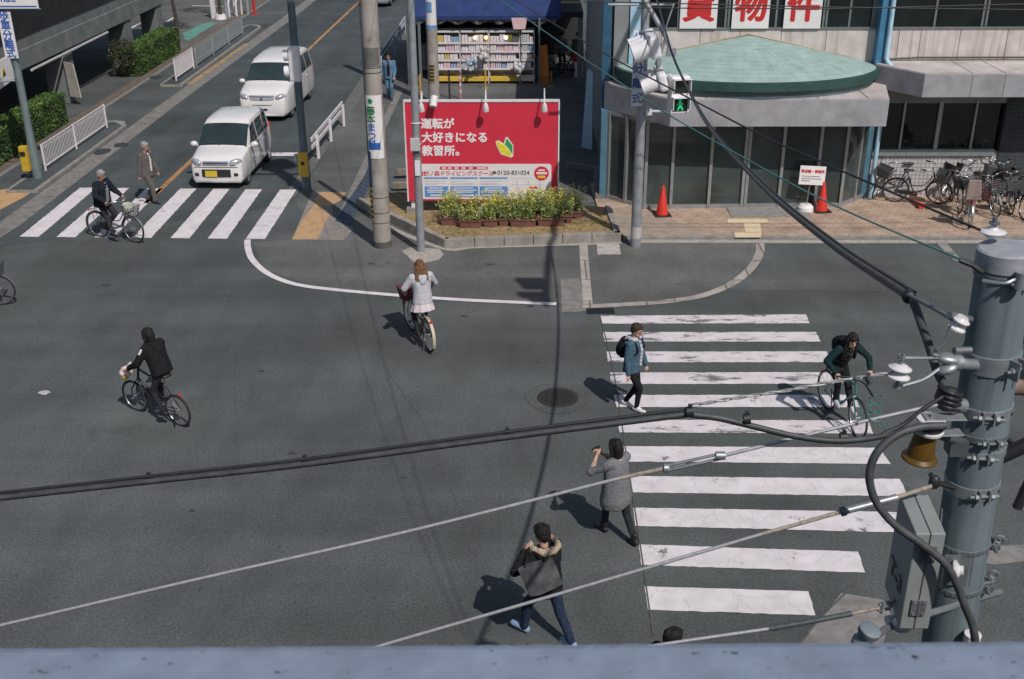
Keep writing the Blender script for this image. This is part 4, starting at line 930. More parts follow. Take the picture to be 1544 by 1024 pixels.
for k in range(14): st.use(k % 2); band(st, .216, zb0+(zb1-zb0)*k/14, zb0+(zb1-zb0)*(k+1)/14, R(-170), R(-132), t=.008)
st.build('hazard_strip', [M_ylw, M_black], t, smooth=50)
mb = MB(); 
for yy in (100, 108, 295, 318, 333): mb.torus((0, 0, z_(yy)), (0, 0, 1), .214-.0045*max(0, z_(yy)-1), .008, 24, 5)
mb.tube([(-.21, -.05, 2.2), (-.20, -.06, 4.2), (-.19, -.05, 10)], .012, 5)
mb.build('steel_band', mat('band_dark', (.10, .10, .10), .6, metal=.4), t)
mb = MB(); band(mb, .196, z_(98), z_(70), R(-150), R(-30), t=.004); mb.build('blotch', mat('pole_stain', (.13, .125, .12), .8), t, smooth=50)
# overhead arms out of the frame whose shadows fall on the side road
mb = MB()
for z in (8.6, 9.8): mb.bx(-.9, .9, -.2, -.12, z, z+.09)
mb.build('cross_arm', M_spole, t)
tr = MB(); tr.lathe([(.001, 0), (.3, 0), (.32, .1), (.32, .75), (.26, .82), (.001, .84)], (.1, .52, 8.8), n=18); tr.build('transformer', M_spole, t, smooth=40)
# thin steel pole in front of the billboard
g = G(635, 379); t = thing('steel_pole', 'slim grey steel pole standing in front of the billboard', 'pole', g)
MB().lathe([(.001, 0), (.095, 0), (.094, 1.4), (.072, 8), (.001, 8)], n=18).build('shaft', M_spole, t, smooth=50)
mb = MB()
for yy in (185, 217): mb.torus((0, 0, zof(632, yy, g.y)), (0, 0, 1), .092, .014, 20, 6)
mb.build('steel_band', M_signal, t); z = zof(632, 217, g.y)
MB().bx(-.13, .08, -.16, -.08, z-.13, z+.16).build('junction_box', mat('box_grey', (.47, .46, .46), .5, .1, 6), t, bevel=.01)
mb = MB(); z = zof(632, 250, g.y); mb.bx(-.05, .07, -.12, -.09, z-.2, z+.15); mb.build('label_plate', M_signal, t)
z = zof(632, 230, g.y); MB().lathe([(.098, z-.08), (.098, z+.04)], n=18).build('tape', mat('tape_dark', (.13, .13, .14), .6), t)
# far concrete pole with hazard strip
g = G(655, 157); t = thing('utility_pole', 'concrete utility pole with yellow hazard strip in front of the display shelves', 'pole', g)
MB().lathe([(.001, 0), (.205, 0), (.15, 10), (.001, 10)], n=20).build('shaft', M_cpole, t, smooth=50)
z_ = lambda y: zof(650, y, g.y); st = MB()
for k in range(10): st.use(k % 2); z0, z1 = z_(123), z_(97); band(st, .202, z0+(z1-z0)*k/10, z0+(z1-z0)*(k+1)/10, R(-130), R(-75), t=.01)
st.build('hazard_strip', [mat('hazard_dull', (.26, .19, .04), .6), M_black], t, smooth=50)
mb = MB(); band(mb, .195, z_(44), z_(-10), R(-165), R(-30), t=.006); mb.build('advert', M_white, t, smooth=50)
mb = MB(); band(mb, .196, z_(43), z_(37), R(-165), R(-30), t=.012); band(mb, .194, z_(18), z_(2), R(-140), R(-80), t=.012); mb.build('advert', mat('advert_pale_blue', (.12, .27, .50), .6), t, smooth=50)
# teal pole by the crossing with push button box
g = G(463, 287); t = thing('signal_pole', 'dark teal signal pole with yellow push button box by the far crosswalk', 'signal pole', g)
MB().lathe([(.001, 0), (.13, 0), (.12, .9), (.105, 1.3), (.09, 8), (.001, 8)], n=18).build('shaft', M_tpole, t, smooth=50)
z = zof(459, 245, g.y); mb = MB(); mb.bx(-.13, .13, -.26, -.11, z-.34, z+.33); bx_ = mb.build('push_button_box', M_ylw, t, bevel=.015)
MB().cyl((0, -.265, z+.05), (0, -.28, z+.05), .05, n=14).build('button', M_black, bx_); MB().bx(-.24, -.14, -.2, -.12, z+.05, z+.28).build('speaker', M_tpole, bx_, bevel=.01)
z = zof(455, 95, g.y-.3)
sgn = MB(); sgn.bx(-.12, .16, -.42, -.12, z-.48, z+.42); sg = sgn.build('signal_head', M_signal, t, bevel=.05)
mb = MB()
for dz in (-.22, .2): mb.lathe([(.15, 0), (.15, .13), (.145, .13), (.145, 0)], (-.12, -.27, z+dz), (-1, 0, -.1), 16)
mb.build('visor', M_signal, sg, smooth=40)
mb = MB(); mb.bx(-.03, .03, -.13, -.08, z-.4, z-.34); mb.bx(-.03, .03, -.13, -.08, z+.3, z+.36); mb.build('bracket', M_tpole, t)
# left pole with hanging signs
g = G(58, 273); t = thing('signal_pole', 'grey green signal pole at the left edge carrying blue lettered signs', 'signal pole', g)
MB().lathe([(.001, 0), (.135, 0), (.125, 1.0), (.105, 1.4), (.095, 8), (.001, 8)], n=18).build('shaft', mat('pole_greygreen', (.17, .215, .22), .5, .14, 4, metal=.2), t, smooth=50)
z = zof(47, 236, g.y); mb = MB(); mb.bx(-.30, -.08, -.24, -.04, z-.38, z+.34); bx_ = mb.build('push_button_box', M_ylw, t, bevel=.02); MB().bx(-.26, -.12, -.28, -.242, z+.1, z+.2).build('button', M_black, bx_)
zt, zb_ = zof(20, 18, g.y-.15), zof(33, 88, g.y-.15)
s = MB().bx(-.19, .17, -.16, -.13, zb_, zt).build('vertical_sign', M_white, t, bevel=.005)
for i, ch in enumerate('歩車分離式'): text(ch, .27, M_bluetxt, s, (-.01, -.164, zt-(zt-zb_)*(i+.5)/5), align='CENTER', bold=.006)
zb_ = zof(30, 13, g.y-.2); s = MB().bx(-1.1, .98, -.22, -.17, zb_, zb_+.75).build('name_board', M_white, t, bevel=.005)
MB().bx(-1.06, .94, -.225, -.2215, zb_+.04, zb_+.075).build('stripe', M_bluetxt, s); text('oekimae', .30, M_bluetxt, s, (.42, -.224, zb_+.27), align='RIGHT', bold=.004)
mb = MB(); mb.bx(-1.12, 1.0, -.165, -.12, zb_-.03, zb_+.0); mb.tube([(-.1, 0, 2.85), (-1.2, -.1, 2.8)], .03, 6); mb.build('bracket', M_spole, t)
# signal pole in front of the rental building
g = G(958, 371); t = thing('signal_pole', 'grey steel signal pole with traffic lights in front of the rental building', 'signal pole', g)
MB().lathe([(.001, 0), (.125, 0), (.12, 1.2), (.095, 4.2), (.085, 8.5), (.001, 8.5)], n=18).build('shaft', M_spole, t, smooth=50)
mb = MB(); mb.lathe([(.126, .22), (.124, .5)], n=18); mb.build('paper_notice', mat('notice_pale', (.45, .42, .41), .7, .2, 25), t)
def at(px, py, dy=0): p = PY(px, py, g.y+dy); return V((p.x-g.x, dy, p.z))
a, b = at(950, 112, -.14), at(956, 160, -.14)
s = MB().bx(-.25, -.0, -.16, -.125, b.z, a.z+.95).build('vertical_sign', M_white, t, bevel=.004)
zt = a.z+.95
for i, ch in enumerate('歩車分離式'): text(ch, .25, M_bluetxt, s, (-.125, -.164, zt-(zt-b.z)*(i+.5)/5), align='CENTER', bold=.005)
# crossbar, strut
c = at(968, 7); mb = MB(); l_, r_ = at(917, 7, -.1), at(1017, 7, -.1); mb.tube([(l_.x, -.1, l_.z), (r_.x, -.1, r_.z)], .03, 8)
e1, e2 = at(972, 0, -.2), at(1004, 55, -.9); mb.tube([e1+V((0, 0, .5)), e1, e2, at(1013, 80, -1.0)], .055, 10); mb.tube([at(1015, 9, -.1), at(1002, 47, -.85)], .015, 6)
mb.build('arm', M_spole, t, smooth=40)
def vhead(nm, px, py, dy, s_, tilt):
    p = at(px, py, dy); hb = MB(); hb.box((0, 0, 0), (.2*s_, 1.15, .42*s_)); hb.xf(Matrix.Translation(p) @ Matrix.Rotation(tilt, 4, 'Y')); hd = hb.build('signal_head', M_signal, t, bevel=.06)
    vb = MB()
    for k in (-.36, 0, .36): vb.lathe([(.17*s_, 0), (.175*s_, .36), (.165*s_, .36), (.165*s_, .02), (.001, .02)], (-.1*s_, k, 0), (-1, 0, -.12), 18)
    vb.xf(Matrix.Translation(p) @ Matrix.Rotation(tilt, 4, 'Y')); vb.build('visor', M_signal, hd, smooth=40)
    return hd
vhead('a', 984, 66, -.55, 1.15, R(-14)); vhead('b', 996, 117, -.5, .95, R(-14))
mb = MB(); mb.tube([at(960, 58, 0), at(1000, 70, -.4)], .045, 8); mb.tube([at(964, 112, 0), at(1000, 118, -.4)], .04, 8); mb.tube([at(1003, 60, -.5), at(990, 96, -.5), at(1000, 120, -.5)], .04, 8)
mb.box(at(993, 92, -.5), (.1, .1, .22)); mb.box(at(1012, 79, -1), (.2, .14, .16)); mb.build('bracket', M_spole, t)
p = at(1023, 142, -.3); mb = MB(); mb.box((0, 0, 0), (.44, .28, .82)); Mx = Matrix.Translation(p) @ Matrix.Rotation(R(12), 4, 'Z'); mb.xf(Mx); ph = mb.build('pedestrian_signal', M_signal, t, bevel=.03)
for k, (nm, m_) in enumerate((('red_lens', mat('lens_dark', (.018, .02, .018), .3, .2, 8)), ('green_lens', mat('lens_green_dark', (.008, .02, .014), .3)))):
    mb = MB(); z0 = .2-.4*k; mb.box((0, -.145, z0), (.34, .012, .30)); mb.xf(Mx); ls = mb.build(nm, m_, ph)
    vz = MB(); vz.box((0, -.22, z0+.17), (.40, .16, .015)); vz.box((-.19, -.21, z0+.03), (.015, .13, .26)); vz.box((.19, -.21, z0+.03), (.015, .13, .26)); vz.xf(Mx); vz.build('visor', M_signal, ph)
    if k == 1:
        M_green = mat('walk_green', (.02, .62, .22), emit=.13); q = MB()
        q.ell((0, -.153, z0+.105), (.03, .005, .032), n=10, m=6)
        for aa, bb_, ra, rb_ in (((0, z0+.07), (.005, z0-.01), .035, .03), ((.005, z0-.01), (-.05, z0-.125), .024, .016), ((.005, z0-.01), (.06, z0-.12), .024, .016), ((-.01, z0+.06), (-.065, z0-.01), .016, .012), ((.01, z0+.06), (.06, z0), .016, .012)):
            q.cap((aa[0], -.153, aa[1]), (bb_[0], -.153, bb_[1]), ra, rb_, 8)
        for v in q.v: v.y = -.152+(v.y+.153)*.12
        q.xf(Mx); q.build('walking_figure', M_green, ls)
mb = MB(); mb.tube([at(964, 168, 0), at(1015, 168, -.3)], .03, 8); mb.box(at(978, 169, -.08), (.14, .12, .12)); mb.box(at(1018, 167, -.3), (.12, .12, .08)); mb.tube([at(964, 128, 0), at(1012, 112, -.3)], .02, 6); mb.build('bracket', M_signal, t)
# ------------------------------------------------------------------ fences and guard rails
M_fw = mat('fence_white', (.64, .60, .61), .5, .1, 5); M_fg = mat('fence_grey', (.24, .27, .28), .6, .15, 5)
def fence(label, x, ys, h, m_, dens=.105, n0='guard_fence'):
    t = thing(n0, label, 'fence', (x, ys[0], .1), 0)
    for y in ys: MB().cyl((0, y-ys[0], 0), (0, y-ys[0], h), .035, n=10).build('post', m_, t, smooth=40)
    for a_, b_ in zip(ys[:-1], ys[1:]):
        mb = MB(); a, b = a_-ys[0]+.036, b_-ys[0]-.036
        for z in (.12, h-.03): mb.tube([(0, a, z), (0, b, z)], .02, 6)
        k = int((b-a)/dens)
        for i in range(1, k): mb.cyl((0, a+(b-a)*i/k, .12), (0, a+(b-a)*i/k, h-.03), .009, n=5, caps=False)
        mb.build('bar_panel', m_, t)
    return t
fence('white barred pavement fence beside the left signal pole', -14.16, [31.1, 33.5, 36.2], .78, M_fw)
fence('bright white pavement fence at the start of the farther kerb island', -14.05, [43.7, 46.2], .85, M_fw, .06)
fence('dull grey mesh fence continuing behind the bright white fence', -14.02, [46.5, 49.2, 51.9, 54.6], .85, M_fg, .09)
def rail(label, pts, h, m_):
    t = thing('guard_rail', label, 'guard rail', pts[0])
    P = [V(p)-V(pts[0]) for p in pts]
    for p in P: MB().cyl(p, p+V((0, 0, h)), .055, n=10).build('post', m_, t, smooth=40)
    mb = MB()
    for z in (h-.02, h-.25): mb.beam(P[0]+V((-.07, -.5, z)), P[-1]+V((-.07, .35, z)), .05, .13, V((0, 0, 1)))
    mb.build('rail_beam', m_, t, bevel=.012); return t
rail('white two beam guard rail behind the teal signal pole', [(-6.5, 32.75, 0), (-6.45, 34.75, 0), (-6.35, 36.75, 0)], .72, M_fw)
rail('shaded guard rail farther up the side road behind the thick pole', [(-6.15, 45.3+2.4*k, 0) for k in range(7)], .75, mat('fence_white_shaded', (.40, .46, .50), .5))  # white rail; its bluish shade is put into the colour
# far barriers at the lot entrance
g = G(323, 28); t = thing('gate_post', 'white gate post at the entrance of the far parking lot', 'post', g); MB().bx(-.12, .12, -.12, .12, 0, 1.6).build('shaft', M_fw, t, bevel=.02)
g = G(333, 29); t = thing('street_tree', 'thin tree trunk in a white base at the far lot entrance', 'tree', g); mb = MB(); mb.tube([(0, 0, .2), (.02, 0, 2), (0, 0, 4)], [.1, .08, .05], 8); mb.build('trunk', MATS['bark'], t)
MB().cyl((0, 0, 0), (0, 0, .25), .3, .26, 14).build('base', M_white, t)
mb = MB(); crown(mb, (0, 0, 4.6), (1.1, 1.1, 1.0), 900, .08, random.Random(4)); mb.build('crown', [MATS['tree_mid'], MATS['tree_light'], MATS['tree_dark']], t)
g = G(342, 27); t = thing('gate_post', 'grey post between the trunk and the white hoop barriers', 'post', g); MB().cyl((0, 0, 0), (0, 0, 1.5), .1, n=12).build('shaft', M_spole, t, smooth=40)
for i, px in enumerate((350, 361)):
    g = G(px, 24+i*-.5); t = thing('hoop_barrier', ('left white hoop barrier at the far lot entrance', 'right white hoop barrier at the far lot entrance')[i], 'barrier', g, 0, 'white hoop barriers')
    MB().tube([(-.05, -.35, 0), (-.05, -.35, .7), (-.02, -.2, .95), (.03, .2, .95), (.05, .35, .7), (.05, .35, 0)], .055, 8).build('hoop', M_fw, t, smooth=50)
g = G(374, 21); t = thing('gate_post', 'dark grey post beside the red pole in the distance', 'post', g); MB().cyl((0, 0, 0), (0, 0, 1.4), .1, n=10).build('shaft', M_fg, t, smooth=40)
g = G(384, 22); t = thing('red_pole', 'thin red pole standing at the far road edge', 'pole', g); MB().cyl((0, 0, 0), (0, 0, 1.5), .07, n=10).build('shaft', M_red, t, smooth=40); MB().bx(-.2, .2, -.1, .1, 0, .05).build('base', M_red, t)
# ------------------------------------------------------------------ cones, sign stand
M_cone = mat('cone_red', (.62, .035, .02), .45, .1, 6)
def conething(label, px, py, h=.72, zb=.06):
    g = G(px, py, zb); t = thing('traffic_cone', label, 'cone', g, R(7), 'red cones before the glass entrance')
    MB().lathe([(.001, .02), (.165, .02), (.15, .08), (.032, h), (.02, h+.02), (.001, h+.02)], n=24).build('cone', M_cone, t, smooth=30)
    MB().bx(-.21, .21, -.21, .21, 0, .035).build('base', M_black, t, bevel=.01)
conething('red traffic cone left, behind the grey signal pole', 998, 324, .76); conething('red traffic cone right, beside the white sign stand', 1238, 318, .76)
g = G(1214, 317, .06); t = thing('sign_stand', 'small white rental notice on a stand with a round white base', 'sign', g)
MB().lathe([(.001, 0), (.21, 0), (.2, .1), (.14, .16), (.001, .17)], n=24).build('base', M_white, t, smooth=30)
MB().cyl((.02, 0, .16), (.05, 0, .78), .014, n=8).build('pole', M_alu, t)
sb_ = MB(); sb_.bx(-.33, .33, -.015, .015, -.24, .24); Mx = Matrix.Translation((.08, -.02, .93)) @ Matrix.Rotation(R(3), 4, 'Y') @ Matrix.Rotation(R(-8), 4, 'X'); sb_.xf(Mx); s = sb_.build('board', M_white, t, bevel=.006)
ob = text('貸店舗・事務所', .086, M_red, s, (0, -.019, .1), align='CENTER', bold=.003); ob.data.transform(Mx)
mb = MB(); mb.bx(-.27, .2, -.0185, -.0165, -.03, -.015); mb.bx(-.27, .24, -.0185, -.0165, -.09, -.075); mb.bx(-.27, -.05, -.0185, -.0165, -.15, -.13); mb.xf(Mx); mb.build('small_print', M_gray, s)
for i, (a_, b_, label) in enumerate((((1313, 293), (1336, 293), 'red parking bar below the leftmost bicycle'), ((1384, 292), (1405, 291), 'red parking bar in the middle by the tiled wall'))):
    A, B = G(*a_, .06), G(*b_, .06); c = (A+B)/2; t = thing('parking_bar', label, 'parking bar', c, 0, 'red bars lying by the bicycles'); h = (B-A).length/2
    MB().bx(-h, h, -.1, .1, 0, .13).build('bar', M_cone, t, bevel=.02); mb = MB(); mb.bx(-h-.012, -h+.05, -.105, .105, .02, .11); mb.build('end_cap', M_black, t)
A, B = G(1372, 303, .06), G(1388, 314, .06); d = (B-A); t = thing('toppled_cone', 'red cone lying on its side on the brick paving', 'cone', (A+B)/2+V((0, 0, .09)), atan2(d.y, d.x))
mb = MB(); mb.lathe([(.001, -.36), (.025, -.36), (.07, .36), (.001, .36)], (0, 0, -.02), (1, 0, .02), 18); mb.build('cone', M_cone, t, smooth=30); MB().bx(.36, .375, -.08, .08, -.085, .06).build('base', M_cone, t, bevel=.01)
# ------------------------------------------------------------------ cars
M_carw = mat('car_white', (.70, .67, .66), .28, .03, 2, coat=.6); M_carwg = mat('car_glass', (.028, .046, .050), .06, .3, 1, spec=.6)
M_chrome = mat('chrome', (.62, .62, .64), .2, .05, 5, metal=.9); M_tyre = mat('tyre', (.02, .02, .021), .8, .2, 12); M_blackpl = mat('black_plastic', (.02, .02, .022), .55, .2, 8)
M_lamp = mat('lamp_clear', (.55, .57, .60), .12, .25, 14, metal=.5); M_plate = mat('plate_yellow', (.62, .44, .03), .5, .06, 6); M_seam = mat('panel_seam', (.10, .10, .10), .7)
M_silver = mat('car_silver', (.42, .44, .47), .3, .03, 2, metal=.5, coat=.5)
def car(label, loc, rz, st, body, wheels, spec):
    """st: stations from the nose back: (y, half width, z bottom, z belt, z top, half width at top)"""
    Lc = st[-1][0]; t = thing('parked_car' if spec.get('far') else 'minivan', label, 'car' if spec.get('far') else 'van', loc, rz)
    def sect(s):
        y, w_, zb, zl, zt, wt = s; Y = Lc/2-y
        h = [(0, zb), (w_*.90, zb), (w_*.985, zb+.10), (w_, (zb+zl)*.52), (w_*.985, zl), (wt, zt-.055), (wt-.08, zt-.005), (wt*.5, zt+.012), (0, zt+.018)]
        return [V((x, Y, z)) for x, z in h]
    def lerp_st(y):
        for a, b in zip(st[:-1], st[1:]):
            if a[0] <= y <= b[0]:
                f = (y-a[0])/(b[0]-a[0]) if b[0] > a[0] else 0; return tuple(a[i]+(b[i]-a[i])*f for i in range(6))
        return st[-1]
    mb = MB(); n = 9; rings = []
    for s in st:
        h = sect(s); ring = h + [V((-p.x, p.y, p.z)) for p in reversed(h[1:-1])]; rings.append(ring)
    N = len(rings[0]); o0 = 0; vs = [p for r_ in rings for p in r_]; fs = []
    for i in range(len(st)-1):
        a, b = i*N, (i+1)*N; fs += [(a+j, a+(j+1) % N, b+(j+1) % N, b+j) for j in range(N)]
    fs += [tuple(reversed(range(N))), tuple(range((len(st)-1)*N, len(st)*N))]; mb._add(vs, fs)
    bd = mb.build('body', body, t)
    wx = max(s[1] for s in st)
    cut = MB()
    for y, r in wheels:
        for sx in (-1, 1): cut.cyl((sx*(wx-.26), Lc/2-y, r), (sx*(wx+.2), Lc/2-y, r), r+.055, n=28)
    co = cut.build('cutter', M_black); b_ = bd.modifiers.new('b', 'BOOLEAN'); b_.object = co; b_.operation = 'DIFFERENCE'; b_.solver = 'EXACT'
    bv = bd.modifiers.new('bev', 'BEVEL'); bv.width = .016; bv.segments = 2; bv.limit_method = 'ANGLE'; bv.angle_limit = R(30)
    dg = bpy.context.evaluated_depsgraph_get(); me = bpy.data.meshes.new_from_object(bd.evaluated_get(dg)); bd.modifiers.clear(); bd.data = me
    bpy.data.objects.remove(co); me.polygons.foreach_set('use_smooth', [True]*len(me.polygons)); me.set_sharp_from_angle(angle=R(32))
    mb = MB(); mb.bx(-wx+.22, wx-.22, -Lc/2+.25, Lc/2-.2, .2, .42); mb.build('underbody', M_blackpl, t)
    for y, r in wheels:
        for sx in (-1, 1):
            wm = MB(); x1 = sx*(wx-.015); x0 = sx*(wx-.20); c0, c1 = V((x0, Lc/2-y, r)), V((x1, Lc/2-y, r))
            wm.lathe([(r*.66, 0), (r*.97, .01), (r, .04), (r, .14), (r*.97, .175), (r*.68, .185), (r*.66, .15)], c0, (sx, 0, 0), 32); wh = wm.build('wheel', M_tyre, t, smooth=40)
            rm = MB(); rm.lathe([(r*.68, .12), (r*.67, .178), (r*.60, .17), (r*.58, .13), (.001, .13)], c0, (sx, 0, 0), 28)
            for k in range(7):
                a = 2*pi*k/7; rm.beam(c0+V((sx*.158, cos(a)*.04, sin(a)*.04)), c0+V((sx*.166, cos(a)*r*.62, sin(a)*r*.62)), .045, .03, V((1, 0, 0)))
            rm.cyl(c0+V((sx*.13, 0, 0)), c0+V((sx*.176, 0, 0)), .05, n=12); rm.build('rim', M_chrome, wh, smooth=35)
    # glass: windscreen and side windows follow the body
    def patch(nm, grid, m_, off=.007, parent=t):
        g = MB(); rows, cols_ = len(grid), len(grid[0]); vv = []
        for i in range(rows):
            for j in range(cols_):
                a = grid[min(i+1, rows-1)][j]-grid[max(i-1, 0)][j]; b = grid[i][min(j+1, cols_-1)]-grid[i][max(j-1, 0)]; nn = a.cross(b).normalized()
                p = grid[i][j]
                if nn.dot(p-V((0, p.y*.75, .7))) < 0: nn = -nn
                vv.append(p+nn*off)
        g._add(vv, [(i*cols_+j, i*cols_+j+1, (i+1)*cols_+j+1, (i+1)*cols_+j) for i in range(rows-1) for j in range(cols_-1)])
        return g.build(nm, m_, parent, smooth=60)
    y0, y1 = spec['screen']; gr = []
    for k in range(5):
        f = .05+.88*k/4; s = lerp_st(y0+(y1-y0)*f); h = sect(s); a = h[5].lerp(h[6], .12); row = [V((-a.x, a.y, a.z)), V((-h[6].x, h[6].y, h[6].z)), V((-h[7].x, h[7].y, h[7].z)), h[8].copy(), h[7].copy(), h[6].copy(), a.copy()]; gr.append(row)
    ws = patch('windscreen', gr, M_carwg)
    mb = MB()
    for x0, x1 in ((-.45, .02), (.05, .5)):
        s = lerp_st(y0+(y1-y0)*.07); Y = Lc/2-(y0+(y1-y0)*.05); mb.tube([(x0, Y+.02, s[4]+.02), ((x0+x1)/2, Y-.01, s[4]+.05), (x1, Y-.0, s[4]+.04)], .011, 5)
    mb.build('wiper', M_blackpl, ws)
    y0r, y1r = spec['rear_glass']; gr = []
    for k in range(4):
        f = .1+.75*k/3; s = lerp_st(y0r+(y1r-y0r)*f); h = sect(s); a = h[5].lerp(h[6], .5); gr.append([V((-a.x, a.y, a.z)), h[8].copy(), a.copy()])
    patch('rear_window', gr, M_carwg)
    for sx in (-1, 1):
        for (yb0, yt0, yb1, yt1) in spec['side']:
            gr = []
            for k in range(6):
                f = k/5; row = []
                for q in (.10, .5, .86):
                    yy = (yb0+(yt0-yb0)*q)+((yb1+(yt1-yb1)*q)-(yb0+(yt0-yb0)*q))*f; h = sect(lerp_st(yy)); p = h[4].lerp(h[5], q); row.append(V((p.x*sx, p.y, p.z)))
                gr.append(row)
            patch('side_window', gr, M_carwg)
        for (ya, yb) in spec['doors']:
            gr = []
            for k in range(7):
                h = sect(lerp_st(ya+(yb-ya)*k/6)); row = [h[2].lerp(h[3], .15), h[3], h[3].lerp(h[4], .5), h[4].lerp(h[5], -.0)]; gr.append([V((p.x*sx, p.y, p.z)) for p in row])
            d = patch('door', gr, body, .006)
            for yy in (ya, yb):
                sm = MB(); h = sect(lerp_st(yy)); sm.tube([V((p.x*sx*1.004+sx*.006, p.y, p.z)) for p in (h[2], h[3], h[4])], .0095, 4); sm.build('seam', M_seam, d)
            h = sect(lerp_st(yb-.18)); p = h[3].lerp(h[4], .7); hm = MB(); hm.box((p.x*sx+sx*.02, p.y, p.z), (.03, .17, .035)); hm.build('handle', body, d, bevel=.008)
        ym = spec['mirror']; h = sect(lerp_st(ym)); p = h[4]; mm = MB(); mm.ell((sx*(p.x+.13), p.y+.02, p.z+.1), (.11, .075, .085), n=14, m=8); mm.cap((sx*(p.x-.01), p.y, p.z+.04), (sx*(p.x+.08), p.y, p.z+.07), .03, .03, 8); mm.build('mirror', body, t, smooth=60)
    # front seats seen dimly through the screen, dashboard shelf
    mb = MB()
    for sx in (-1, 1): mb.box((sx*wx*.48, Lc/2-spec['screen'][1]-.35, 1.02), (.42, .14, .55)); mb.ell((sx*wx*.48, Lc/2-spec['screen'][1]-.33, 1.36), (.11, .06, .10), n=10, m=6)
    mb.build('seats', M_blackpl, t)
    # front end
    for sx in (-1, 1):
        (hx_, hy_, hz_), (rx, ry, rz_) = spec['headlight']; mm = MB(); M3 = Matrix.Rotation(R(spec.get('hl_yaw', 28))*-sx, 3, 'Z') @ Matrix.Rotation(R(-sx*spec.get('hl_roll', 8)), 3, 'Y')
        mm.ell((sx*hx_, Lc/2-hy_, hz_), (rx, ry, rz_), M3, 18, 10); hl = mm.build('headlight', M_lamp, t, smooth=60)
        mm = MB(); mm.ell((sx*(hx_-.03), Lc/2-hy_+ry*.8, hz_), (rz_*.62, .03, rz_*.62), n=12, m=6); mm.build('reflector', M_chrome, hl, smooth=60)
    for nm, (x_, y_, z_, dx, dz), m_ in spec['front']:
        mm = MB()
        cv = spec.get('nose_curve', .07)
        K = 8; pts = []
        for k in range(K+1):
            xx = -dx+2*dx*k/K; pts.append((x_+xx, Lc/2-y_-cv*((x_+xx)/.7)**2, xx))
        for a, b in zip(pts[:-1], pts[1:]): mm.slab([(a[0], a[1], z_-dz), (b[0], b[1], z_-dz), (b[0], b[1]-(.02 if nm == 'grille' else 0), z_+dz), (a[0], a[1]-(.02 if nm == 'grille' else 0), z_+dz)], (0, -.05, 0))
        mm.build(nm, m_, t)
    for sx in (-1, 1):
        mm = MB(); s = lerp_st(st[-1][0]-.04); mm.ell((sx*(s[1]-.05), -Lc/2+.06, .95), (.06, .06, .2), n=10, m=8); mm.build('tail_light', M_red, t, smooth=60)
    return t
kei = [(0, .60, .26, .46, .60, .58), (.03, .66, .21, .60, .74, .63), (.07, .70, .195, .72, .85, .655), (.20, .725, .19, .83, .925, .675), (.48, .738, .19, .90, .985, .69), (.76, .742, .19, .935, 1.03, .70), (1.42, .742, .19, .955, 1.575, .635), (1.62, .742, .19, .96, 1.645, .63), (2.3, .742, .19, .97, 1.665, .63), (2.95, .738, .21, .98, 1.645, .625), (3.18, .735, .23, .99, 1.58, .62), (3.36, .72, .27, .97, 1.05, .67), (3.39, .69, .30, .80, .95, .65)]
c1 = G(345, 279); 
car('white boxy mini wagon with a yellow plate stopped at the crosswalk', (-8.66, 31.18, 0), R(178.5), kei, M_carw, [(.62, .285), (2.98, .285)],
    dict(screen=(.76, 1.42), rear_glass=(3.16, 3.34), side=[(.98, 1.42, 1.82, 1.80), (1.90, 1.88, 2.62, 2.60), (2.70, 2.68, 3.12, 3.05)], doors=[(.92, 1.86), (1.89, 2.66)], mirror=1.02,
         headlight=((.545, .07, .785), (.18, .085, .092)), nose_curve=.02, front=[('grille', (0, -.015, .77, .36, .045), M_chrome), ('grille_gap', (0, -.024, .77, .33, .010), M_blackpl), ('intake', (.0, -.018, .485, .40, .108), M_blackpl), ('number_plate', (.14, -.036, .475, .165, .082), M_plate), ('fog_lamp', (-.545, -.024, .45, .055, .042), M_blackpl), ('fog_lamp', (.545, -.024, .45, .055, .042), M_blackpl), ('bumper_line', (0, -.008, .655, .60, .008), M_seam)]))
van = [(0, .66, .24, .45, .60, .62), (.04, .74, .19, .60, .78, .70), (.12, .79, .18, .78, .92, .735), (.32, .83, .17, .93, 1.04, .765), (.62, .846, .17, 1.0, 1.12, .785), (.95, .85, .17, 1.03, 1.18, .79), (1.76, .85, .17, 1.06, 1.72, .715), (2.0, .85, .17, 1.07, 1.81, .70), (3.0, .85, .17, 1.09, 1.85, .70), (4.0, .845, .19, 1.10, 1.83, .70), (4.4, .83, .22, 1.10, 1.74, .69), (4.58, .80, .28, 1.05, 1.12, .72), (4.62, .74, .33, .85, 1.0, .68)]
car('larger white minivan waiting behind the mini wagon', (-9.1, 39.6, 0), R(178), van, M_carw, [(.82, .32), (3.65, .32)],
    dict(screen=(.95, 1.76), rear_glass=(4.38, 4.58), side=[(1.2, 1.78, 2.3, 2.28), (2.38, 2.36, 3.35, 3.33), (3.43, 3.41, 4.25, 4.15)], doors=[(1.15, 2.34), (2.37, 3.4)], mirror=1.28, hl_yaw=32, nose_curve=.05,
         headlight=((.625, .145, .84), (.20, .11, .10)), front=[('grille', (0, .035, .875, .44, .026), M_chrome), ('lower_grille', (0, .008, .785, .42, .04), mat('grille_grey', (.40, .39, .40), .5)), ('emblem', (0, -.012, .80, .045, .03), M_chrome), ('bumper_line', (0, -.012, .585, .62, .010), M_seam), ('intake', (0, -.02, .44, .18, .03), M_blackpl), ('lip', (0, -.03, .25, .66, .02), M_carw)]))
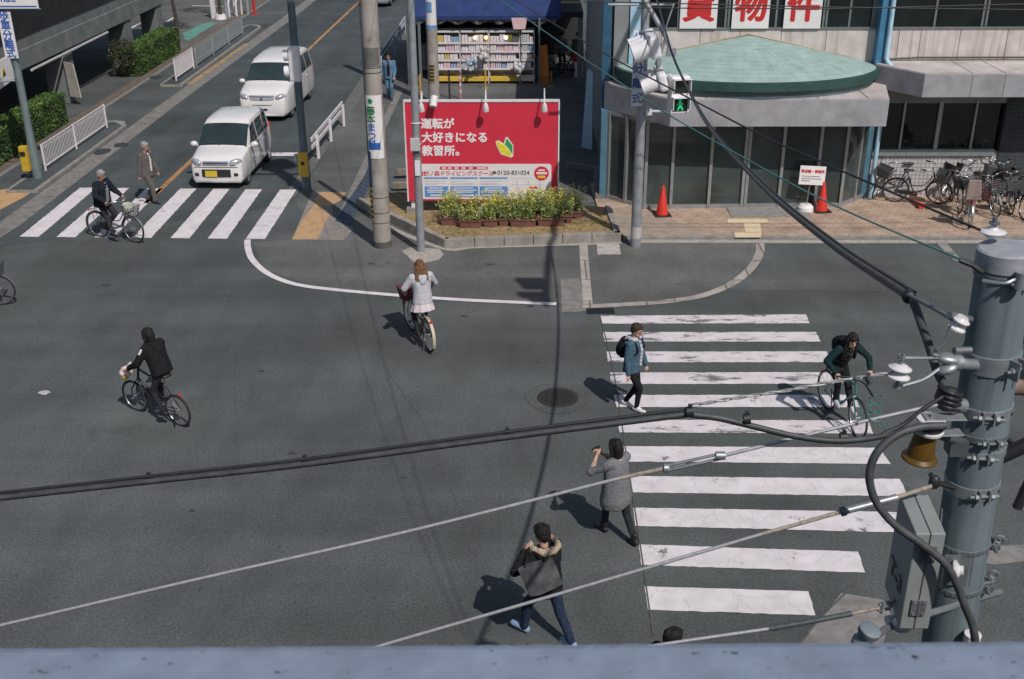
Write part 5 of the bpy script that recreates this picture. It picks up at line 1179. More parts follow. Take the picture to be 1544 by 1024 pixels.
sed = [(0, .55, .3, .45, .55, .5), (.05, .70, .22, .55, .66, .62), (.3, .80, .2, .68, .80, .7), (1.1, .84, .2, .85, .94, .74), (1.85, .84, .2, .88, 1.36, .60), (2.2, .84, .2, .9, 1.43, .58), (3.0, .84, .2, .92, 1.42, .58), (3.7, .83, .22, .92, 1.02, .70), (4.3, .80, .25, .85, .95, .68), (4.4, .72, .3, .7, .85, .62)]
car('silver car far up the road, cut by the top of the photo', (-8.75, 66.0, 0), R(178), sed, M_silver, [(.8, .3), (3.5, .3)],
    dict(far=1, screen=(1.12, 1.88), rear_glass=(3.02, 3.68), side=[(1.4, 1.9, 2.4, 2.4), (2.5, 2.5, 3.3, 3.0)], doors=[(1.25, 2.4), (2.45, 3.3)], mirror=1.4, headlight=((.58, .2, .64), (.18, .1, .07)), front=[('grille', (0, .1, .6, .34, .05), M_blackpl), ('number_plate', (0, .03, .42, .17, .08), M_white)]))
# ------------------------------------------------------------------ bicycles
M_steel = mat('bike_steel', (.50, .50, .50), .28, .08, 8, metal=.85); M_bikeblk = mat('bike_black', (.018, .018, .02), .4, .1, 6); M_saddle = mat('saddle_black', (.022, .021, .02), .55, .15, 9)
M_bask = mat('basket_grey', (.09, .095, .10), .5, .15, 12); M_baskblk = mat('basket_black', (.022, .02, .019), .6, .15, 12)
class Bike: pass
def bicycle(label, rear, front, frame_m, r=.335, steer=0.0, lean=0.0, basket='wire', city=True, guard=True, fender=True, bar='city', fender_m=None, basket_m=None, group=None, rack=True, child=None, wb=None, tyre_m=None, rear_basket=False):
    rear, front = V(rear), V(front); d = front-rear; wb = wb or 1.08; k = Bike(); rz = atan2(-d.x, d.y); mid = (rear+front)/2
    t = thing('bicycle', label, 'bicycle', mid, rz, group); t.rotation_euler = (0, lean, rz); k.t = t; k.loc = mid; k.rz = rz; k.lean = lean
    ra, fa = V((0, -wb/2, r)), V((0, wb/2, r)); fm = fender_m or M_steel; s = r/.335
    head_t, head_b = V((0, wb/2-.21, .88)), V((0, wb/2-.15, r+.36)); bb = V((0, -.09, .28*s+.0))
    seat_t = V((0, -.27, .74)); k.saddle = V((0, -.29, .90)); k.bb = bb
    stem = V((0, wb/2-.235, 1.0)); k.wb = wb; k.r = r
    ax = (head_t-head_b).normalized(); S = Matrix.Translation(head_b) @ Matrix.Rotation(steer, 4, ax) @ Matrix.Translation(-head_b)
    def wheel(c, Mx):
        w_ = MB(); w_.torus(c, (1, 0, 0), r-.016, .0185, 40, 8); w_.xf(Mx); wh = w_.build('wheel', tyre_m or M_tyre, t, smooth=60)
        q = MB(); q.torus(c, (1, 0, 0), r-.040, .010, 40, 6)
        q.xf(Mx); rim = q.build('rim', M_steel, wh, smooth=60)
        q = MB(); q.cyl(c-V((.035, 0, 0)), c+V((.035, 0, 0)), .022, n=10)
        for i in range(20):
            a = 2*pi*i/20+.3*(i % 2); q.cyl(c+V((.025*(1 if i % 2 else -1), cos(a+.5)*.02, sin(a+.5)*.02)), c+V((0, cos(a)*(r-.045), sin(a)*(r-.045))), .0016, n=3, caps=False)
        q.xf(Mx); q.build('spokes', M_steel, wh)
    I4 = Matrix.Identity(4); wheel(ra, I4); wheel(fa, S)
    f = MB()
    if city:
        f.tube(spline([head_b+V((0, .0, .05)), bb+V((0, .28, .12)), bb+V((0, .05, .02))], 5), .019, 8); f.tube(spline([head_t-V((0, 0, .10)), bb+V((0, .24, .24)), bb.lerp(seat_t, .45)], 5), .014, 8)
    else:
        f.tube([head_b+V((0, 0, .04)), bb], .019, 8); f.tube([head_t-V((0, 0, .03)), seat_t-V((0, 0, .04))], .017, 8)
    f.tube([bb, seat_t], .017, 8); f.tube([head_b, head_t], .021, 8)
    for sx in (-1, 1): f.tube([bb+V((sx*.03, 0, 0)), ra+V((sx*.06, 0, 0))], .010, 6); f.tube([seat_t+V((sx*.02, 0, -.06)), ra+V((sx*.06, 0, 0))], .009, 6)
    f.build('frame', frame_m, t, smooth=50)
    f = MB()
    for sx in (-1, 1): f.tube([head_b, head_b+V((sx*.05, .015, -.03)), fa+V((sx*.055, -.02, .16)), fa+V((sx*.055, 0, 0))], .012, 6)
    f.xf(S); f.build('fork', frame_m if not city else M_steel, t, smooth=50)
    if fender:
        for c, Mx, a0, a1 in ((ra, I4, R(-25), R(200)), (fa, S, R(10), R(165))):
            q = MB(); n = 18
            for i in range(n):
                t0, t1 = a0+(a1-a0)*i/n, a0+(a1-a0)*(i+1)/n; rr_ = r+.022
                P_ = lambda a, x, rr_: c+V((x, -cos(a)*rr_ if c is ra else -cos(a)*rr_, sin(a)*rr_))
                q.quad(P_(t0, -.028, rr_-.008), P_(t0, 0, rr_), P_(t1, 0, rr_), P_(t1, -.028, rr_-.008)); q.quad(P_(t0, 0, rr_), P_(t0, .028, rr_-.008), P_(t1, .028, rr_-.008), P_(t1, 0, rr_))
            q.xf(Mx); q.build('mudguard', fm, t, smooth=60)
    q = MB(); q.cyl(seat_t-V((0, 0, .05)), k.saddle-V((0, 0, .04)), .013, n=8); sp = q.build('seat_post', M_steel, t)
    q = MB(); q.loft([((0, -.13, .0), .01, .02), ((0, -.12, 0), .085, .03), ((0, -.05, .005), .095, .035), ((0, .03, .0), .05, .03), ((0, .12, -.005), .025, .02), ((0, .135, -.005), .005, .01)], 12)
    # loft rings lie flat: turn them upright along y
    q.v = []; q.f = []; q.mi = []
    for yy, wv, hv in ((-.13, .02, .015), (-.11, .085, .03), (-.04, .095, .035), (.04, .05, .03), (.13, .024, .02), (.15, .008, .008)):
        q.v += [V((cos(2*pi*j/12)*wv, yy, sin(2*pi*j/12)*hv)) for j in range(12)]
    for i in range(5): q.f += [[i*12+j, i*12+(j+1) % 12, (i+1)*12+(j+1) % 12, (i+1)*12+j] for j in range(12)]; q.mi += [0]*12
    q.f += [list(range(12)), list(range(60, 72))]; q.mi += [0, 0]
    q.xf(Matrix.Translation(k.saddle)); q.build('saddle', M_saddle, t, smooth=60)
    q = MB()
    if bar == 'city': gp = [V((sx*.27, wb/2-.43, 1.03)) for sx in (-1, 1)]; pts = [gp[0], (-.25, wb/2-.33, 1.04), (-.12, wb/2-.22, 1.05), (0, wb/2-.235, 1.0), (.12, wb/2-.22, 1.05), (.25, wb/2-.33, 1.04), gp[1]]
    else: gp = [V((sx*.29, wb/2-.28, 1.0)) for sx in (-1, 1)]; pts = [gp[0], (-.1, wb/2-.22, 1.0), (0, wb/2-.21, .99), (.1, wb/2-.22, 1.0), gp[1]]
    q.tube(spline(pts, 4), .012, 8); q.cyl(head_t, stem, .013, n=8); q.xf(S); hb = q.build('handlebar', M_steel if bar == 'city' else M_bikeblk, t, smooth=50)
    for p in gp:
        q = MB(); dv = V((0, -.06, .0)) if bar == 'city' else V((p.x/abs(p.x)*.05, -.02, 0)); q.cyl(p-dv, p+dv, .018, n=8)
        q.tube([p+V((0, .05, -.01)), p+V((p.x*.12, .06, -.04)), p+V((p.x*.2, -.04, -.05))], .006, 5); q.xf(S); q.build('grip', M_black, hb, smooth=50)
    k.grips = [S @ p for p in gp]
    if basket:
        bm_ = basket_m or M_bask; bc = V((0, wb/2+.02, .80)); q = MB(); top = [(sx*.19, sy*.145, .13) for sx, sy in ((-1, -1), (1, -1), (1, 1), (-1, 1))]; bot = [(sx*.145, sy*.10, -.13) for sx, sy in ((-1, -1), (1, -1), (1, 1), (-1, 1))]
        T = [V(p)+bc for p in top]; B_ = [V(p)+bc for p in bot]
        q.tube(T, .009, 6, closed=True); q.tube(B_, .006, 5, closed=True)
        if basket == 'solid':
            for i in range(4): q.quad(T[i], T[(i+1) % 4], B_[(i+1) % 4], B_[i])
            q.quad(*B_)
        else:
            for i in range(4):
                for j in range(1, 9): q.cyl(T[i].lerp(T[(i+1) % 4], j/9), B_[i].lerp(B_[(i+1) % 4], j/9), .0062, n=4, caps=False)
                for j in range(1, 5): q.cyl(T[i].lerp(B_[i], j/5), T[(i+1) % 4].lerp(B_[(i+1) % 4], j/5), .0062, n=4, caps=False)
            for j in range(1, 6): q.cyl(B_[0].lerp(B_[1], j/6), B_[3].lerp(B_[2], j/6), .0062, n=4, caps=False)
        q.tube([bc+V((.05, -.1, -.12)), fa+V((.06, 0, .0))], .006, 5); q.tube([bc+V((-.05, -.1, -.12)), fa+V((-.06, 0, .0))], .006, 5)
        q.xf(S); q.build('basket', bm_, t); k.basket = S @ bc
    q = MB(); q.cyl(bb-V((.06, 0, 0)), bb+V((.06, 0, 0)), .025, n=10); q.lathe([(.001, 0), (.085, 0), (.085, .006), (.001, .006)], bb+V((.045, 0, 0)), (1, 0, 0), 24)
    k.ped = []
    for sx, a in ((1, R(20)), (-1, R(200))):
        pd = bb+V((sx*.10, cos(a)*.165, sin(a)*.165)); q.beam(bb+V((sx*.065, 0, 0)), pd-V((sx*.025, 0, 0)), .02, .012); q.box(pd+V((sx*.03, 0, 0)), (.09, .08, .022)); k.ped.append(pd+V((sx*.03, 0, 0)))
    q.build('crank', M_steel, t)
    if guard:
        q = MB(); q.slab([bb+V((.055, .10, .06)), bb+V((.055, .10, -.07)), ra+V((.055, -.03, -.05)), ra+V((.055, -.03, .05))], (.008, 0, 0)); q.build('chain_guard', M_bikeblk if city else M_steel, t, bevel=.004)
    q = MB(); q.tube([ra+V((-.08, -.01, .0)), ra+V((-.10, .02, -r+.01))], .010, 6)
    if rack:
        for sx in (-1, 1): q.tube([ra+V((sx*.07, 0, 0)), ra+V((sx*.06, -.08, r+.07)), ra+V((sx*.055, .15, r+.08))], .007, 5)
        q.tube([ra+V((0, -.22, r+.075)), ra+V((.055, -.18, r+.075)), ra+V((.055, .16, r+.08)), ra+V((-.055, .16, r+.08)), ra+V((-.055, -.18, r+.075))], .007, 5, closed=True)
    q.build('rear_rack', M_steel if city else M_bikeblk, t, smooth=50)
    q = MB(); q.ell(ra+V((0, -.20 if fender else -.1, r+.02)), (.03, .02, .03), n=8, m=6); q.build('reflector', M_red, t)
    if child:
        q = MB(); c = ra+V((0, -.02, r+.10)); q.prism([(-.17, -.2), (.17, -.2), (.17, .16), (-.17, .16)], 0, .06); q.slab([(-.17, -.2, .06), (.17, -.2, .06), (.14, -.24, .50), (-.14, -.24, .50)], (0, .05, 0))
        for sx in (-1, 1): q.slab([(sx*.17, -.2, .06), (sx*.17, .12, .06), (sx*.17, .10, .22), (sx*.16, -.2, .34)], (-sx*.03, 0, 0)); q.slab([(sx*.12, .16, .0), (sx*.12, .26, -.30), (sx*.03, .26, -.30), (sx*.03, .16, .0)], (0, .03, 0))
        q.xf(Matrix.Translation(c)); q.build('child_seat', child, t, bevel=.015)
    return k
# ------------------------------------------------------------------ people
def ik(a, b, l1, l2, pole):
    a, b = V(a), V(b); d = b-a; L_ = min(d.length, (l1+l2)*.995); u = d.normalized()
    x = (l1*l1-l2*l2+L_*L_)/(2*L_); h = sqrt(max(0, l1*l1-x*x)); p = V(pole); p = p-u*p.dot(u)
    if p.length < 1e-5: p = V((0, 0, 1))-u*u.z
    return a+u*x+p.normalized()*h, a+u*L_
def smat(name, c): return mat(name, c, .5, .08, 30, spec=.4)
SKIN = smat('skin', (.50, .30, .22)); SKIN2 = smat('skin_tan', (.40, .22, .15)); M_eye = mat('eye_dark', (.01, .008, .007), .2); M_lip = mat('lip', (.36, .14, .12), .5)
def cloth(name, c, var=.22, scale=22): return mat(name, c, .9, var+.06, scale, spec=.15, bump=.45)
def hair(name, c): return mat(name, c, .68, .6, 60, spec=.3, bump=.7)
def human(label, loc, rz, h=1.65, pel=(0, 0, .52), up=(0, 0, 1), sy=0.0, hands=None, feet=None, toes=None, look=(0, 1, 0), knee=None, elbow=None, skin=SKIN, parts=(), slim=1.0, curl=.6, group=None, tilt=None, roll=0.0, headup=None):
    """positions in units of body height, x right, y forward"""
    t = thing('person', label, 'person', loc, rz, group)
    if tilt: t.rotation_euler = (0, tilt, rz)
    H = h; pel = V(pel)*H; up = V(up).normalized(); look = V(look).normalized()
    fw = V((-sin(sy), cos(sy), 0)); fw = (fw-up*fw.dot(up)).normalized(); rt = fw.cross(up).normalized(); Mt = Matrix((rt, fw, up)).transposed()
    neck = pel+up*.305*H; hu = headup and V(headup).normalized() or (up*.4+V((0, 0, 1))*.6).normalized()
    hd = neck+hu*.098*H+look*.022*H; sh = {s: neck-up*.028*H+rt*s*.105*H*slim for s in (1, -1)}; hip = {s: pel+V((rt.x, rt.y, 0)).normalized()*s*.052*H-V((0, 0, .012*H)) for s in (1, -1)}
    hands = hands or {}; feet = feet or {}; W_, E_, K_, A_, TO = {}, {}, {}, {}, {}
    for s in (1, -1):
        hp = V(hands.get(s, (s*.15, .06, .46)))*H; pole = V((elbow or {}).get(s, (s*.35, -1, -.4)))
        E_[s], W_[s] = ik(sh[s], hp, .172*H, .150*H, pole)
        fp = V(feet.get(s, (s*.055, 0, .05)))*H; E2, A_[s] = ik(hip[s], fp, .245*H, .240*H, V((knee or {}).get(s, (s*.08, 1, .1)))); K_[s] = E2
        TO[s] = V((toes or {}).get(s, (s*.12, 1, -.12))).normalized()
    # head basis
    lk = look; rr_ = lk.cross(V((0, 0, 1))).normalized(); uu = rr_.cross(lk).normalized(); Mh = Matrix((rr_, lk, uu)).transposed()
    if roll: Mh = Mh @ Matrix.Rotation(roll, 3, 'Y')
    def hp_(x, y, z): return hd+Mh @ V((x, y, z))*H
    b = MB()
    b.ell(hd+Mh @ V((0, -.004, .012))*H, (.046*H, .056*H, .058*H), Mh, 18, 12); b.ell(hp_(0, .014, -.03), (.034*H, .036*H, .036*H), Mh, 14, 10)
    b.cap(hp_(0, .05, .006), hp_(0, .064, -.012), .006*H, .009*H, 8)      # nose
    b.ell(hp_(0, .034, -.052), (.016*H, .014*H, .012*H), Mh, 10, 8)       # chin
    for s in (1, -1): b.ell(hp_(s*.047, -.002, -.004), (.007*H, .013*H, .02*H), Mh, 8, 8)
    b.cap(neck-up*.02*H, hp_(0, -.008, -.035), .034*H, .031*H)
    b.cap(pel+up*.04*H, neck-up*.07*H, .062*H*slim, .066*H*slim)
    for s in (1, -1):
        b.cap(neck-up*.03*H, sh[s], .035*H, .030*H); b.cap(sh[s], E_[s], .027*H, .021*H); b.cap(E_[s], W_[s], .021*H, .0145*H)
        b.cap(hip[s], K_[s], .045*H, .030*H); b.cap(K_[s], A_[s], .029*H, .020*H); b.cap(A_[s]-V((0, 0, .012*H)), A_[s]+TO[s]*.085*H-V((0, 0, .018*H)), .022*H, .016*H)
        # hand: palm, four fingers, thumb
        d = (W_[s]-E_[s]).normalized(); q = d.cross(V((0, 0, 1))+fw*.3); q = q.normalized() if q.length > .05 else rt; nrm = d.cross(q).normalized()
        if nrm.z > 0: nrm = -nrm
        pc = W_[s]+d*.035*H; Mp = Matrix((q, d, nrm)).transposed(); b.ell(pc, (.026*H, .032*H, .013*H), Mp, 12, 8)
        for i, ln in enumerate((.86, 1, .95, .75)):
            p0 = pc+d*.026*H+q*(-.0195+.013*i)*H; p1 = p0+(d*(1-curl*.6)+nrm*curl*.7)*.024*ln*H; p2 = p1+(d*(.9-curl*1.3)+nrm*curl)*.022*ln*H; b.cap(p0, p1, .0058*H, .0052*H, 8); b.cap(p1, p2, .0052*H, .0045*H, 8)
        side = q*(-1 if (q.dot(fw) < 0) else 1); p0 = pc-d*.012*H+side*.020*H; p1 = p0+(side*.7+d*.7+nrm*.3)*.026*H; b.cap(p0, p1, .0072*H, .0062*H, 8); b.cap(p1, p1+(d*.9+nrm*.5*curl)*.02*H, .006*H, .005*H, 8)
    body = remeshed(b, 'body', skin, t, .0075, 3)
    for s in (1, -1): e = MB(); e.ell(hp_(s*.019, .050, .010), (.0075*H, .004*H, .0045*H), Mh, 8, 6); e.cap(hp_(s*.010, .0535, .024), hp_(s*.030, .048, .025), .0028*H, .0024*H, 6); e.build('eye', M_eye, body, smooth=60)
    e = MB(); e.cap(hp_(-.012, .0495, -.030), hp_(.012, .0495, -.030), .0042*H, .0042*H, 8); e.build('mouth', M_lip, body, smooth=60)
    parts = [(k_, m_, dict(o_, sides=(s_,), name='shoe') if k_ == 'shoes' else o_) for k_, m_, o_ in parts for s_ in ((1, -1) if k_ == 'shoes' else (1,))]
    for kind, m_, o in parts:
        g = MB(); vox, fold = o.get('vox', .0105), o.get('fold', .0075)
        if kind == 'top':
            puff = o.get('puff', 1.0); hem = o.get('hem', .05); fl = o.get('flare', 1.0)
            g.loft([(pel+up*f*.305*H, rx*H*slim*puff, ry*H*puff, Mt) for f, rx, ry in ((-.12, .080, .062), (-.02, .099, .077), (.2, .097, .075), (.45, .097, .075), (.62, .102, .077), (.76, .106, .076), (.87, .096, .066), (.95, .070, .054), (1.0, .045, .042))], 24)
            for s in (1, -1):
                g.cap(neck-up*.04*H+rt*s*.03*H, sh[s], .043*H*puff, .041*H*puff)
                sl = o.get('sleeve', 1.0); g.cap(sh[s], E_[s], .039*H*puff, .032*H*puff); 
                if sl > .5: wr = E_[s].lerp(W_[s], sl); g.cap(E_[s], wr, .031*H*puff, .024*H*puff)
            if hem > 0:
                dn = (-up*.5+V((0, 0, -1))*.5).normalized() if not o.get('hang') else V((0, 0, -1)); rings = []
                for i in range(6):
                    f = i/5; c = pel+up*.06*H*(1-f)+dn*hem*H*f; rings.append((c, .1*H*slim*puff*(1+(fl-1)*f), .078*H*puff*(1+(fl-1)*f), Mt))
                g.loft(rings, 22)
        elif kind == 'trousers':
            wd = o.get('wide', 1.0); g.ell(pel-V((0, 0, .005*H)), (.088*H*slim, .07*H, .075*H), Mt, 18, 12)
            for s in (1, -1):
                ln = o.get('len', 1.0); a = K_[s].lerp(A_[s], ln) if ln > 0 else K_[s]
                g.cap(hip[s], K_[s], .056*H*wd, .038*H*wd); g.cap(K_[s], a, .038*H*wd, .030*H*wd*o.get('cuff', 1.0))
                if o.get('bell'): g.cap(K_[s].lerp(A_[s], .6), A_[s]-V((0, 0, .01*H)), .034*H*wd, .04*H*wd)
        elif kind == 'shoes':
            vox = .008; fold = 0
            for s in o['sides']:
                dn = V((0, 0, 1)); f0 = A_[s]-TO[s]*.025*H-dn*.020*H; f1 = A_[s]+TO[s]*.095*H-dn*.024*H; g.cap(f0, f1, .026*H, .022*H); g.cap(A_[s]+dn*o.get('boot', .0)*H, A_[s]-dn*.015*H, .025*H, .026*H); g.cap(A_[s], A_[s]+TO[s]*.06*H-dn*.02*H, .024*H, .021*H)
        elif kind == 'hair':
            vox = .008; st = o.get('style', 'short'); fold = .0085; o = dict(o, fscale=24)
            g.ell(hp_(0, -.013, .024), (.054*H, .060*H, .056*H), Mh, 18, 12); g.ell(hp_(0, -.028, 0), (.050*H, .046*H, .055*H), Mh, 16, 10)
            rng = random.Random(hash(label) % 999)
            for k in range(22): a = rng.uniform(0, 2*pi); e_ = rng.uniform(.1, 1.3); g.ell(hp_(cos(a)*.046*cos(e_), -.014+sin(a)*.050*cos(e_), .026+.046*sin(e_)), (.015*H, .017*H, .015*H), Mh, 8, 6)
            if st in ('bob', 'long'):
                g.ell(hp_(0, .030, .045), (.042*H, .026*H, .022*H), Mh, 14, 8)
                for s in (1, -1): g.cap(hp_(s*.046, .004, .02), hp_(s*.048, -.002, -.058), .021*H, .018*H)
                g.cap(hp_(0, -.036, 0), hp_(0, -.034, -.062), .050*H, .042*H)
            if st == 'long':
                for k in range(-3, 4): p1 = hp_(k*.017, -.048-.006*(3-abs(k)), -.02); ln = o.get('len', .14)+.025*(k % 2); g.cap(p1, p1+V((0, 0, -ln*H))-fw*o.get('back', .012)*H+rt*k*.007*H, .027*H, .014*H)
                for s in (1, -1): g.cap(hp_(s*.048, -.005, -.02), hp_(s*.055, .012, -.02-o.get('len', .14)*.75), .020*H, .012*H)
            if st == 'short':
                for s in (1, -1): g.cap(hp_(s*.044, .0, .02), hp_(s*.045, -.006, -.012), .014*H, .009*H)
                g.ell(hp_(0, .028, .052), (.040*H, .024*H, .018*H), Mh, 14, 8)
        elif kind == 'hood':
            vox = .01
            for k in range(13):
                a = R(-130+260*k/12); c = neck+up*.018*H-up*.02*H*cos(a)*.3+(rt*sin(a)*.058-fw*cos(a)*.050)*H-up*.012*H; g.ell(c, (.030*H, .030*H, .024*H), Mt, 8, 6)
            g.ell(neck-fw*.075*H-up*.035*H, (.06*H, .028*H, .055*H), Mt, 14, 8)
            if o.get('drop'): g.ell(neck-fw*.085*H-up*.075*H, (.045*H, .022*H, .05*H), Mt, 12, 8)
        elif kind == 'fur':
            vox = .009; fold = .014; rng = random.Random(4)
            for k in range(40):
                a = R(-150+300*k/39); c = neck+(rt*sin(a)*.098-fw*cos(a)*.094)*H+up*(.014-.012*cos(a)+rng.uniform(-.006, .006))*H; g.ell(c, (.025*H*rng.uniform(.8, 1.3),)*3, Mt, 8, 6)
        elif kind == 'skirt':
            rings = []; ln = o.get('len', .14); fl = o.get('flare', 1.3); fdir = V(o.get('dir', (0, 0, -1))).normalized()
            for i in range(8):
                f = i/7; rings.append((pel+up*.03*H+fdir*(ln+.03)*H*f, .098*H*slim*(1+(fl-1)*f), .082*H*(1+(fl-1)*f), Mt, .05*f))
            g.loft(rings, 40); fold = .004
        elif kind == 'coat':
            rings = []; 
            for f, rx, ry in o['rings']: rings.append((neck+up*-.02*H+V((0, 0, -1))*f*H, rx*H, ry*H, Mt))
            g.loft(rings, 26); 
            for s in (1, -1): g.cap(neck-up*.035*H+rt*s*.03*H, sh[s], .042*H, .042*H); g.cap(sh[s], E_[s], .043*H, .036*H); g.cap(E_[s], E_[s].lerp(W_[s], o.get('sleeve', .3)), .036*H, .030*H)
        elif kind == 'front':      # inner shirt showing at the open jacket
            pf = o.get('puff', 1.0); w_ = o.get('w', .026)
            for i in range(7):
                f = i/6; c = neck-up*(.03+.24*f)*H+fw*(.048+.030*min(1, f*3))*H*pf; g.ell(c, (w_*H, .016*H, .03*H), Mt, 10, 8)
            fold = .002; vox = .008
        elif kind == 'pack':
            c = neck-up*.135*H-fw*(.118)*H; g.ell(c, (.085*H, .058*H, .125*H), Mt, 16, 10); g.ell(c-up*.03*H-fw*.03*H, (.07*H, .05*H, .08*H), Mt, 14, 8); fold = .004
            for s in (1, -1): g.tube(spline([c+up*.09*H+rt*s*.05*H, neck+rt*s*.068*H+up*.012*H, neck+rt*s*.075*H-up*.09*H+fw*.082*H, neck+rt*s*.085*H-up*.16*H+fw*.03*H, c-up*.07*H+rt*s*.06*H], 5), .012*H, 6)
        elif kind == 'scarf':
            for k in range(12): a = 2*pi*k/12; g.ell(neck+up*.012*H+(rt*sin(a)*.042+fw*cos(a)*.042)*H, (.022*H,)*3, Mt, 8, 6)
            for k in range(4): g.ell(neck-up*(.03+.035*k)*H+fw*.078*H, (.028*H, .02*H, .03*H), Mt, 8, 6)
        elif kind == 'cuff':
            fold = 0
            for s in o.get('sides', (1, -1)): g.cap(E_[s].lerp(W_[s], o.get('from', .3)), E_[s].lerp(W_[s], o.get('to', .85)), .028*H, .024*H)
        elif kind == 'stripes':
            s = o['side']; fold = 0; vox = .006
            for k in range(3): f = .06+.13*k; p = sh[s].lerp(E_[s], f); a = V(o['out']).normalized(); g.ell(p+a*.045*H, (.015*H, .015*H, .014*H), None, 8, 6)
        ob = remeshed(g, o.get('name', kind), m_, body if kind == 'hair' and False else t, vox, o.get('smooth', 4), fold, o.get('fscale', 9.0))
        if o.get('label'): ob['label'] = o['label']
    return dict(t=t, H=H, W=W_, E=E_, neck=neck, fw=fw, rt=rt, up=up, hd=hd, sh=sh, A=A_)
def heading(dx, dy): return atan2(-dx, dy)
C_black = cloth('cloth_black', (.014, .014, .016)); C_navy = cloth('cloth_navy', (.016, .019, .028)); C_char = cloth('cloth_charcoal', (.035, .035, .038)); C_denim = cloth('cloth_denim', (.060, .110, .150), .3, 30); C_jean = cloth('cloth_jeans', (.022, .034, .065), .3, 25)
C_grey = cloth('cloth_grey', (.165, .168, .178), .2, 35); C_hood = cloth('cloth_pale_grey', (.46, .455, .49), .1, 30); C_pink = cloth('cloth_pale_pink', (.64, .54, .58), .1, 20); C_leg = cloth('legging_dark', (.025, .027, .032)); C_green = cloth('cloth_teal', (.008, .028, .031)); C_tweed = cloth('cloth_tweed', (.115, .105, .10), .3, 45); C_white = mat('shoe_white', (.68, .66, .68), .6, .08, 20); C_blk = mat('shoe_black', (.015, .015, .016), .5); C_bshoe = mat('shoe_blue', (.20, .30, .45), .6, .4, 14); C_jb = cloth('cloth_light_denim', (.10, .18, .27), .3, 25); C_shirt = cloth('shirt_white', (.58, .55, .52), .1, 20); C_shirtg = cloth('shirt_grey', (.20, .21, .22), .1, 25)
H_blk = hair('hair_black', (.012, .010, .010)); H_brn = hair('hair_brown', (.15, .075, .035)); H_dbr = hair('hair_dark_brown', (.045, .026, .018)); H_gry = hair('hair_grey', (.30, .28, .28))
# walker with backpack
g = (G(937, 617)+G(964, 614))/2
human('young walker in a blue denim jacket and white sneakers with a black backpack', g, heading(.86, -.52), 1.62, pel=(0, .0, .515), up=(0, .05, 1), feet={-1: (-.03, -.075, .055), 1: (.03, .085, .05)}, toes={-1: (-.0, 1, -.35), 1: (.1, 1, -.05)}, hands={1: (.155, .03, .465), -1: (-.14, .09, .48)}, look=(.15, 1, -.28),
      parts=[('trousers', C_black, {'cuff': .8}), ('top', C_denim, {'puff': 1.13, 'hem': .06, 'flare': 1.05, 'name': 'jacket'}), ('front', C_hood, {'puff': 1.16, 'w': .022, 'name': 'hoodie'}), ('hood', C_hood, {'drop': 1}), ('pack', C_black, {'name': 'backpack'}), ('shoes', C_white, {}), ('hair', H_dbr, {'style': 'short'})])
# woman photographing in the grey cocoon coat
g = (G(907, 798)+G(957, 828))/2
pg = human('woman in a long grey knit coat holding up a phone, seen from behind', g, heading(-.62, .78), 1.60, pel=(0, .01, .515), up=(-.06, .07, 1), feet={-1: (-.02, .165, .05), 1: (.045, -.165, .06)}, toes={-1: (-.1, 1, -.1), 1: (.12, 1, -.3)}, hands={-1: (-.10, .20, .785), 1: (-.04, .22, .79)}, elbow={-1: (-.7, .2, -.7), 1: (.5, .3, -.8)}, look=(-.1, 1, -.1), curl=.8,
      parts=[('trousers', C_leg, {'len': 1.0, 'wide': .98}), ('coat', C_grey, {'rings': [(0, .05, .05), (.02, .092, .066), (.08, .113, .085), (.18, .122, .10), (.28, .136, .112), (.37, .150, .122), (.435, .140, .115), (.455, .118, .098), (.46, .10, .08)], 'sleeve': .25, 'name': 'coat', 'fold': .016, 'fscale': 7}), ('cuff', cloth('cloth_beige', (.38, .27, .19)), {'from': .25, 'to': .55, 'name': 'sleeve_lining', 'vox': .009}), ('shoes', C_blk, {'boot': .05}), ('hair', H_blk, {'style': 'bob'})])
ph = thing('phone', 'dark phone held up by the woman in the grey coat', 'phone', pg['t'].matrix_basis @ ((pg['W'][1]+pg['W'][-1])/2+pg['fw']*.06+V((0, 0, .06))), heading(-.62, .78))
MB().bx(-.07, .07, -.005, .005, -.036, .036).build('case', M_black, ph, bevel=.004)
# man with the tote bag
g = (G(792, 946)+G(858, 985))/2
pm = human('person in a black parka with fur trimmed hood and jeans carrying a tote bag', g, heading(-.80, .60), 1.68, pel=(0, .0, .51), up=(.0, .10, 1), sy=R(-6), feet={-1: (-.03, .185, .06), 1: (.045, -.19, .045)}, toes={-1: (-.2, 1, .25), 1: (.15, 1, -.15)}, hands={-1: (-.125, .11, .80), 1: (.15, .12, .50)}, elbow={-1: (-.8, .2, -.9), 1: (.4, -1, -.3)}, look=(.05, 1, -.15), curl=1.0,
      parts=[('trousers', C_jean, {'wide': 1.02, 'cuff': 1.05, 'fold': .008}), ('top', C_black, {'puff': 1.22, 'hem': .075, 'flare': .98, 'name': 'parka', 'fold': .012}), ('fur', mat('fur_tan', (.40, .31, .22), .9, .45, 60, bump=.6), {'name': 'fur_collar'}), ('shoes', C_bshoe, {'name': 'sneakers'}), ('hair', H_blk, {'style': 'short'})])
YB = pm['t'].location.y-.30
bag = thing('tote_bag', 'flat charcoal tote bag slung over the shoulder of the person in the parka', 'bag', PY(812, 866, YB))
bo = bag.location.copy(); TL, TR, BR, BL = [PY(x, y, Y_)-bo for x, y, Y_ in ((781, 859, YB-.02), (832, 841, YB+.06), (848, 877, YB-.02), (799, 899, YB-.10))]
q = MB(); nx, nz = 10, 10
